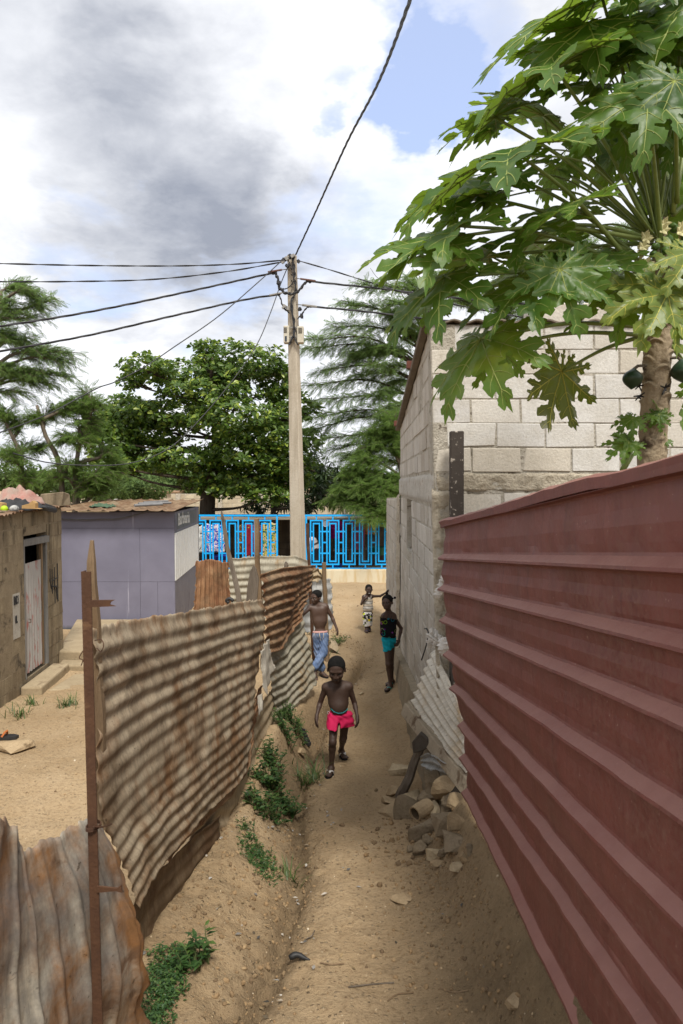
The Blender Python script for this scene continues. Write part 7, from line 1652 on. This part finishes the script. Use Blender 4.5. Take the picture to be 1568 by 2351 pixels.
def small_boy():
    d = 13.2; sk = SKIN[0]; B = Body(); h = .0065; g0 = Zg(310,1080,d); gz = h1(g0.x, g0.y)
    root = thing('person', 'small smiling boy in a striped vest and lettered shorts touching the wall', 'person', (g0.x, d, gz), 'children in the alley')
    hc = Zg(337,220,d); hh = .192; f, Rm = head(B, hc, hh, 4, 4, 0, .006)
    nb = Zg(318,318,d+.02); B.cone(nb-Vector((0,0,.01)), f(0,.08,-.28), .036, .034, .02)
    ch = Zg(318,410,d+.01); ab = Zg(322,520,d); hp = Zg(318,650,d+.01)
    B.ell(ch, (.088,.062,.08), k=.04); B.ell(ab, (.082,.066,.10), k=.04); B.ell(hp, (.086,.07,.075), k=.04); B.cone(Zg(262,345,d+.01), nb, .026, .03, .03); B.cone(Zg(375,340,d+.01), nb, .026, .03, .03)
    limb_arm(B, Zg(242,360,d), Zg(197,495,d-.04), Zg(262,400,d-.10), .032, .022, .016); hand(B, Zg(266,396,d-.10), Zg(320,350,d-.09)-Zg(266,396,d-.10), (.2,.8,0), .095, .6, 1)
    limb_arm(B, Zg(392,348,d), Zg(555,345,d+.0), Zg(665,275,d+.06), .032, .022, .016); hand(B, Zg(668,272,d+.06), (.5,.1,.5), (.9,.2,-.2), .095, .2, -1)
    a1 = Zg(293,1060,d-.03); a2 = Zg(345,1030,d+.10); a1.z = gz+.07; a2.z = gz+.07
    limb_leg(B, Zg(285,700,d), Zg(282,890,d-.03), a1, .05, .034, .021); limb_leg(B, Zg(352,700,d), Zg(325,890,d+.0), a2, .05, .034, .021)
    f1 = foot(B, a1, Zg(290,1110,d-.4), gz+.014, .026); f2 = foot(B, a2, Zg(350,1080,d-.25), gz+.014, .026)
    body_part('body', B.mesh(h), sk, root); head_extras(root, f, Rm, hh, h, .34)
    m = MB(); m.tube([f(-.07,-.415,-.285), f(0,-.43,-.30), f(.07,-.415,-.285)], .0045, 5); m.build('teeth', plain('teeth_white', (.7,.68,.64), .4), root)
    V_ = Body(); V_.ell(ch+Vector((0,0,-.01)), (.097,.071,.085), k=.04); V_.ell(ab, (.094,.076,.11), k=.04); V_.ell(ab+Vector((0,0,-.07)), (.100,.080,.07), k=.04)
    t = NT('striped_vest'); ob = t.coord('Object'); sz_ = t.n('SeparateXYZ', i0=ob, out=2); w_ = t.math('FRACT', t.math('MULTIPLY', sz_, 10.5)); M_ST = t.pbr(t.ramp(w_, [(0.0,(.55,.53,.49)),(.36,(.03,.03,.035)),(.44,(.50,.44,.36)),(.86,(.03,.03,.035)),(.94,(.55,.53,.49))], 'CONSTANT'), .9, spec=.1)
    vt = body_part('vest', V_.mesh(h, [(np.array(Zg(300,365,d-.06)), (.10,.25,1)), (np.array((0,0,Zg(320,650,d).z)), (0,0,-1))], fold=lambda X: .003*np.sin(X[...,2]*60+X[...,0]*50)), M_ST, root)
    m = MB()
    for pts in (((245,330,d+.02),(262,345,d-.05),(285,385,d-.07)),((385,325,d+.02),(382,345,d-.05),(372,390,d-.065))): m.tube([Zg(*q) for q in pts], .008, 5)
    m.build('vest_strap', plain('pale_strap', (.5,.48,.45), .8), vt)
    S = Body(); S.ell(hp+Vector((0,0,-.03)), (.098,.080,.085), k=.03); S.cone(Zg(283,700,d), Zg(282,930,d-.02), .064, .058, .03); S.cone(Zg(355,700,d), Zg(345,930,d+.02), .064, .060, .03)
    t = NT('lettered_cloth'); ob = t.coord('Object'); vc = t.n('TexVoronoi', out=1, _distance='CHEBYCHEV', Vector=ob, Scale=26.0); hs = t.n('HueSaturation', Saturation=1.6, Value=.75, Color=vc); sp = t.n('SeparateXYZ', i0=vc, out=0); sp2 = t.n('SeparateXYZ', i0=vc, out=1)
    M_LT = t.pbr(t.mix(t.ramp(sp, [(0.0,1.0),(.52,0.0)], 'CONSTANT'), t.mix(t.ramp(sp2, [(0.0,1.0),(.45,0.0)], 'CONSTANT'), hs, (.02,.02,.02)), (.62,.60,.58)), .9, spec=.1)
    so_ = body_part('shorts', S.mesh(h, [(np.array((0,0,Zg(320,640,d).z)), (0,0,1)), (np.array((0,0,Zg(320,908,d).z)), (0,0,-1))]), M_LT, root)
    for ch_, x, y in (('R',250,745),('R',262,850),('N',330,690),('C',372,800),('S',300,800),('E',385,700)):
        b0 = Zg(x-10, y+20, d-.075); text_part(ch_, 'lettering', M_BLACK, so_, lambda X, Y, Z, b=b0: b+Vector((X, -Z, Y)), .06, bold=.003)
    for q in (f1, f2): flipflop(root, q[0], q[1], q[2], gz+.014, M_SOLE, plain('blue_strap', (.04,.06,.16), .5), w=.031, L=.165)
small_boy()
def far_person():
    d = 21.6; B = Body(); h = .014; Zr = lambda x, y: P((800+x/5.6)*.8394, (1380+y/5.6)*.8394, d)
    b0 = Zr(355,900); root = thing('person', 'person in a white top bending over in the yard behind the right railing', 'person', (b0.x, d, 0.0))
    hip = Zr(360,690); shd = Zr(305,560); g = 0.03
    B.cone(hip, hip.lerp(shd,.6), .15, .15, .05); B.cone(hip.lerp(shd,.6), shd, .15, .12, .05); hd = shd+Vector((-.22,-.05,.02)); B.cone(shd, hd, .06, .055, .03); B.ell(hd+Vector((-.06,0,-.02)), (.11,.09,.12), k=.03)
    for s in (-1, 1):
        k_ = Vector((hip.x+.03, d+s*.10, .52)); a_ = Vector((hip.x+.02, d+s*.11, .11)); B.cone(hip+Vector((0,s*.08,0)), k_, .085, .06, .03); B.cone(k_, a_, .058, .035, .03); B.cone(a_, a_+Vector((-.14,0,-.06)), .035, .03, .02)
        e_ = shd+Vector((-.08,s*.16,-.25)); B.cone(shd+Vector((0,s*.12,0)), e_, .05, .04, .03); B.cone(e_, e_+Vector((-.14,0,-.2)), .038, .026, .02); hand(B, e_+Vector((-.14,0,-.2)), (-.3,0,-.8), (-.6,0,.2), .17, .5, s)
    body_part('body', B.mesh(h), SKIN[0], root)
    T = Body(); T.cone(hip.lerp(shd,.15), shd, .175, .145, .05); body_part('top', T.mesh(h), plain('white_cloth', (.62,.55,.53), .9), root)
    S = Body(); S.ell(hip, (.17,.17,.16), k=.05)
    for s in (-1, 1): k_ = Vector((hip.x+.03, d+s*.10, .52)); S.cone(hip+Vector((0,s*.08,0)), k_, .105, .09, .04); S.cone(k_, Vector((hip.x+.02, d+s*.11, .2)), .085, .07, .04)
    body_part('trousers', S.mesh(h), plain('black_cloth', (.015,.015,.02), .9), root)
    Hh = Body(); Hh.ell(hd+Vector((-.05,.01,.02)), (.118,.098,.115), k=.02); body_part('hair', Hh.mesh(h, [(np.array(hd+Vector((-.06,0,-.02))), (-.3,0,-1))]), M_HAIR, root)
far_person()
# ---------------------------------------------------------------- weeds, stones and litter
M_WEED = leafmat('weed_leaf', (.022,.060,.016), (.050,.105,.024), (.09,.15,.03), trans=.3, rough=.5)
M_WEED2 = leafmat('low_weed_leaf', (.035,.075,.016), (.075,.13,.026), (.13,.18,.04), trans=.3, rough=.5)
M_GRASS = leafmat('grass_blade', (.040,.080,.018), (.085,.135,.032), (.20,.21,.08), trans=.3, rough=.5)
M_STEM = plain('weed_stem', (.09,.12,.04), .7)
OV = ([(0,0,0),(.24,.40,.05),(0,1.0,-.06),(-.24,.40,.05),(0,.45,-.02)], [(0,1,2,4),(0,4,2,3)])
def weed(name, label, spots, leaf, mat, group=None, seed=1, cat='weed'):
    """spots: (photo x, photo y, radius m, height m, stems)"""
    rng = np.random.RandomState(seed); g0 = G(spots[0][0], spots[0][1]); root = thing(name, label, cat, tuple(g0), group); st = MB(); pos = []; fw = []; sc = []
    for (px, py, r, h, n) in spots:
        c = G(px, py)
        for _ in range(n):
            a = rng.uniform(0, 6.28); q = r*rng.uniform(0,1)**.6; bx_, by_ = c.x+.4*q*math.cos(a), c.y+.4*q*math.sin(a); b = Vector((bx_, by_, h1(bx_, by_)-.01)); hh = h*rng.uniform(.45,1.1)
            tp_ = b+Vector((math.cos(a)*q, math.sin(a)*q, hh)); cv = bez([b, b.lerp(tp_,.5)+Vector((0,0,hh*.12)), tp_], 6); st.tube(cv, [.004*(1-.6*i/6) for i in range(7)], 4)
            nl = max(4, int(hh/leaf*2.2)+2)
            for i in range(nl):
                k = .25+.75*(i+rng.uniform(0,1))/nl; j = min(int(k*6), 5); p = cv[j].lerp(cv[j+1], k*6-j) if j < 5 or True else cv[6]
                b2 = rng.uniform(0, 6.28); pos.append(tuple(p)); fw.append((math.cos(b2), math.sin(b2), rng.uniform(-.25,.45))); sc.append(leaf*rng.uniform(.55,1.2)*(1.15-.4*k))
    N = len(pos); pos = np.array(pos); fw = np.array(fw)
    np_mesh('leaves', [scatter(OV[0], OV[1], rotmats(fw, np.array([0,0,1.0])+rng.normal(0,.25,(N,3))), pos, sc)], mat, root); st.build('stems', M_STEM, root, smooth=True)
    return root
weed('leafy_weed', 'feathery dark weed bush on the bank beside the black plastic bag', [(655,1690,.13,.20,26),(672,1668,.13,.20,26),(690,1690,.10,.14,14),(660,1650,.10,.18,14)], .050, M_WEED, 'weeds on the left bank', 2)
weed('leafy_weed', 'largest leafy weed thicket spilling down the bank below the smooth earth coloured sheet', [(622,1755,.12,.20,26),(618,1800,.16,.20,34),(640,1850,.16,.16,32),(600,1860,.12,.15,20),(662,1865,.10,.12,16),(580,1845,.09,.13,10),(630,1880,.12,.10,16)], .060, M_WEED, 'weeds on the left bank', 3)
weed('leafy_weed', 'broad leaved weed at the bottom of the picture beside the low green patch', [(450,2225,.06,.16,6),(478,2215,.06,.17,6),(428,2235,.05,.12,4)], .062, M_WEED, 'weeds on the left bank', 4)
weed('leafy_weed', 'small weed on the bank behind the legs of the boy in jeans', [(712,1530,.14,.12,12),(724,1538,.12,.10,10)], .055, M_WEED2, 'weeds on the left bank', 5)
weed('leafy_weed', 'bright weed on the bank right of the boy in jeans', [(768,1478,.20,.15,20),(782,1472,.16,.12,14)], .06, M_WEED2, 'weeds on the left bank', 6)
weed('leafy_weed', 'tiny green sprout between the stones at the front of the heap', [(1226,1996,.03,.05,4)], .025, M_WEED2, seed=7)
weed('leafy_weed', 'small weed showing under the tin fence left of the boy in jeans', [(700,1452,.2,.14,14),(706,1440,.2,.12,10)], .06, M_WEED2, 'weeds on the left bank', 8)
def carpet(name, label, spots, leaf, n, mat, seed):
    rng = np.random.RandomState(seed); pos = []
    for px, py, rx, ry in spots:
        m_ = int(n*rx*ry); a = rng.uniform(0, 6.28, m_); q = rng.uniform(0, 1.25, m_)**.75
        for x, y in zip(px+rx*q*np.cos(a), py+ry*q*np.sin(a)): pos.append((x, y))
    P3 = []
    ctr = [G(x, y) for x, y, _, _ in spots]
    for (x, y) in pos:
        lo = min(range(len(spots)), key=lambda i: abs(spots[i][0]-x)+abs(spots[i][1]-y)); g = ctr[lo]
        p = P(x, y, g.y)          # slide along the sight line to the bank
        k = g.y*(1+(spots[lo][1]-y)/ (spots[lo][1]-1112)) ; xx = P(x, y, k).x; P3.append((xx, k, h1(xx, k)+abs(rng.normal(0, .018))))
    P3 = np.array(P3); N = len(P3); a = rng.uniform(0, 6.28, N); f = np.stack([np.cos(a), np.sin(a), rng.uniform(-.1,.6,N)], 1)
    o = np_mesh(name, [scatter(OV[0], OV[1], rotmats(f, np.array([0,0,1.0])+rng.normal(0,.3,(N,3))), P3, leaf*rng.uniform(.5,1.3,N))], mat)
    return tag(o, label, 'ground cover', kind='stuff')
carpet('ground_cover', 'low carpet of tiny leaves on the bank below the leafy weed thicket', [(575,1925,26,20),(592,1965,40,34),(608,1995,34,30),(565,1900,22,14)], .022, .42, M_WEED, 11)
carpet('ground_cover', 'low green carpet of tiny leaves at the bottom left under the panel', [(392,2215,44,34),(380,2260,46,44),(362,2320,36,44),(420,2200,30,22)], .020, .42, M_WEED, 12)
def tuft(label, px, py, r, n, h, w, seed, lean=.5, curl=.7, grp='grass tufts'):
    g = G(px, py); return blades('grass_tuft', label, (g.x, g.y, g.z), r, r, n, h, w, M_GRASS, 'grass', grp, seed, lean, curl)
tuft('arching grass tuft beside the front foot of the boy in pink shorts', 716,1795,.045,46,.24,.010,21, .5, .9)
tuft('broad grass tuft at the edge of the gully left of the arching tuft', 694,1795,.04,26,.16,.010,22)
tuft('thin grass tuft in the gully below the low carpet of leaves', 668,2018,.03,20,.15,.009,23)
tuft('grass tuft at the foot of the block shed wall, leftmost in the yard', 42,1645,.07,36,.16,.012,24)
tuft('grass tuft beside the cement sill of the shed', 72,1618,.06,30,.16,.012,25)
tuft('grass tuft alone in the yard left of the iron post', 156,1620,.06,44,.18,.012,26)
tuft('sparse dry grass under the end of the grey tin sheet', 712,1500,.18,40,.16,.012,27)
for (px, py, rx, ry, rz, mi, lab) in ((690,1722,.062,.075,.05,0,'long tan stone lying on the bank under the black plastic bag'),(830,1587,.045,.04,.03,2,'pale stone in the gully right of the boy in pink shorts'),(706,1758,.045,.05,.035,1,'dark stone in the hollow beside the arching grass tuft'),(30,1712,.22,.22,.10,0,'flat boulder half buried in the yard near the left picture edge'),(872,1538,.09,.07,.05,0,'small ledge of stone beside the feet of the girl'),(815,1615,.03,.03,.02,2,'tiny pale stone in the gully behind the boy in pink shorts'),(1180,2295,.05,.05,.035,0,'tan stone on the damp ground near the red wall'),(930,2060,.10,.08,.02,0,'flat buried stone on the path in front of the stone heap'),(880,1838,.16,.12,.035,0,'flat hard slab of earth and stone across the path beside the heap')):
    g = G(px, py+6); rock('stone', lab, (g.x, g.y, g.z+rz*.25), (rx, ry, rz), mi, int(px+py), 'loose stones')
g = G(700,1700); crumple('plastic_bag', 'torn black plastic bag hanging on the bank beside the long tan stone', [((g.x-.03,g.y,g.z+.09),.05),((g.x,g.y,g.z+.03),.045),((g.x+.03,g.y-.03,g.z-.01),.04)], M_BLACK, 'plastic bag', seed=12)
g = G(690,2207); m = MB(); m.tube(bez([g+Vector((-.06,.0,.02)), g+Vector((-.02,.01,.03)), g+Vector((.02,0,.02)), g+Vector((.05,-.01,.015))], 10), [.012,.016,.018,.016,.014,.015,.013,.01,.008,.006,.004], 7); tag(m.build('rag', M_BLACK, smooth=True), 'black twisted rag lying in the gully at the bottom of the picture', 'rag')
for i, (pts, lab) in enumerate((([(735,2212),(760,2216),(790,2214)],'dry yellow twig beside the black twisted rag'),([(800,2268),(850,2262),(905,2258)],'thin straight twig lying across the path at the bottom'),([(890,2300),(910,2285),(935,2282),(950,2280)],'curved dark twig on the path at the bottom right'),([(700,2160),(716,2150),(722,2138)],'pale split straw in the gully above the black twisted rag'),([(1010,2270),(1040,2280),(1075,2276)],'bent twig on the damp soil by the red wall'))):
    m = MB(); m.tube(bez([G(*q)+Vector((0,0,.006)) for q in pts], 10), .0035, 5); tag(m.build('twig', M_WOOD if i % 2 == 0 else M_WOODG), lab, 'twig', 'twigs on the path')
g = G(14,1716); m = MB(); m.prism([g+Vector((x, y, .10)) for x, y in ((-.13,-.05),(.06,-.055),(.12,-.03),(.13,.02),(.07,.05),(-.13,.045))], (0,0,.03)); sh_ = fixn(m.build('worn_shoe', M_BLACK)); tag(sh_, 'black worn sandal lying on the flat boulder in the yard', 'sandal')
m = MB(); m.tube([g+Vector((-.02,-.05,.13)), g+Vector((.0,-.02,.17)), g+Vector((.0,.03,.17)), g+Vector((-.01,.05,.13))], .012, 5); m.build('strap', plain('orange_strap', (.45,.13,.03), .6), sh_)
# countless pebbles and crumbs of earth
def pebbles(name, label, n, fn, mat, s0, s1, seed):
    rng = np.random.RandomState(seed); xy = fn(rng, n); z = H(xy[:,0], xy[:,1]); N = len(xy)
    ico = bmesh.new(); bmesh.ops.create_icosphere(ico, subdivisions=1, radius=1.0); tv = [tuple(v.co*(1+.25*nz(v.co.x*2, v.co.y*2, v.co.z*2+seed))) for v in ico.verts]; tf = [tuple(v.index for v in f.verts) for f in ico.faces]; ico.free()
    s = s0*(s1/s0)**(rng.uniform(0,1,N)**2.2); M = rotmats(rng.normal(size=(N,3)), rng.normal(size=(N,3)))
    tv = [(x, y*.8, z_*.65) for x, y, z_ in tv]
    o = np_mesh(name, [scatter(tv, tf, M, np.stack([xy[:,0], xy[:,1], z+s*.15], 1), s)], mat, smooth=False); return tag(o, label, 'pebbles', kind='stuff')
def island_mat(name, cols):
    t = NT(name); r = t.t.nodes.new('ShaderNodeNewGeometry').outputs['Random Per Island']; n = t.noise(t.coord(), 60, 4, .6)
    return t.pbr(t.mix(.4, t.ramp(r, [(i/(len(cols)-1), c) for i, c in enumerate(cols)]), t.ramp(n, [(.3,.5),(.7,1.1)]), 'MULTIPLY'), .95, spec=.1)
M_PEB = island_mat('pebble', [(.36,.255,.145),(.30,.205,.115),(.46,.36,.23),(.17,.12,.075),(.36,.255,.145),(.55,.47,.35)])
M_CRUMB = island_mat('earth_crumb', [(.20,.135,.075),(.29,.195,.105),(.13,.09,.055),(.34,.24,.135)])
M_LITTER = island_mat('litter', [(.10,.07,.04),(.30,.22,.12),(.03,.03,.03),(.45,.42,.38),(.20,.14,.07)])
def along_gully(sd):
    def fn(rng, n):
        seg = GULLY; L = np.hypot(*(seg[1:]-seg[:-1]).T); p = rng.choice(len(L), n, p=L/L.sum()); t_ = rng.uniform(0,1,n)[:,None]; q = seg[p]*(1-t_)+seg[p+1]*t_
        return q+rng.normal(0, sd, (n,2))
    return fn
pebbles('gravel', 'fine pebbles strewn over the sandy path', 1900, lambda r, n: np.stack([r.uniform(-1.3,1.1,n), 2.6+8.5*r.uniform(0,1,n)**1.5], 1), M_PEB, .0025, .009, 41)
pebbles('gravel', 'clods and pebbles along the washed out gully', 1900, along_gully(.09), M_CRUMB, .004, .018, 42)
pebbles('gravel', 'dark crumbs of damp soil beside the red wall', 1300, lambda r, n: np.stack([.78-np.abs(r.normal(0,.28,n)), r.uniform(2.5,5.2,n)], 1), M_CRUMB, .003, .017, 43)
pebbles('gravel', 'clods of earth strewn over the bank under the tin fence', 900, lambda r, n: np.stack([r.uniform(-.95,-.38,n), r.uniform(2.7,6.2,n)], 1), M_CRUMB, .004, .022, 47)
pebbles('gravel', 'small stones scattered around the stone heap', 220, lambda r, n: np.stack([r.normal(.52,.20,n), r.normal(4.9,.45,n)], 1), M_CRUMB, .005, .03, 44)
pebbles('gravel', 'scattered small stones in the yard', 900, lambda r, n: np.stack([r.uniform(-4.2,-1.2,n), r.uniform(5,10.5,n)], 1), M_PEB, .004, .018, 45)
pebbles('gravel', 'small stones on the open ground before the railing', 500, lambda r, n: np.stack([r.uniform(-1.5,1.0,n), r.uniform(10,19.6,n)], 1), M_PEB, .006, .028, 46)
rng_ = np.random.RandomState(61); q = along_gully(.12)(rng_, 260); q = np.concatenate([q, np.stack([rng_.uniform(-1,.8,120), rng_.uniform(2.6,6,120)], 1)]); zz = H(q[:,0], q[:,1]); N = len(q); a = rng_.uniform(0,6.28,N)
o = np_mesh('plant_litter', [scatter(OV[0], OV[1], rotmats(np.stack([np.cos(a), np.sin(a), rng_.uniform(-.1,.2,N)], 1), np.array([0,0,1.0])+rng_.normal(0,.3,(N,3))), np.stack([q[:,0], q[:,1], zz+.006], 1), rng_.uniform(.012,.045,N))], M_LITTER); tag(o, 'dry leaf bits and scraps littering the gully', 'litter', kind='stuff')
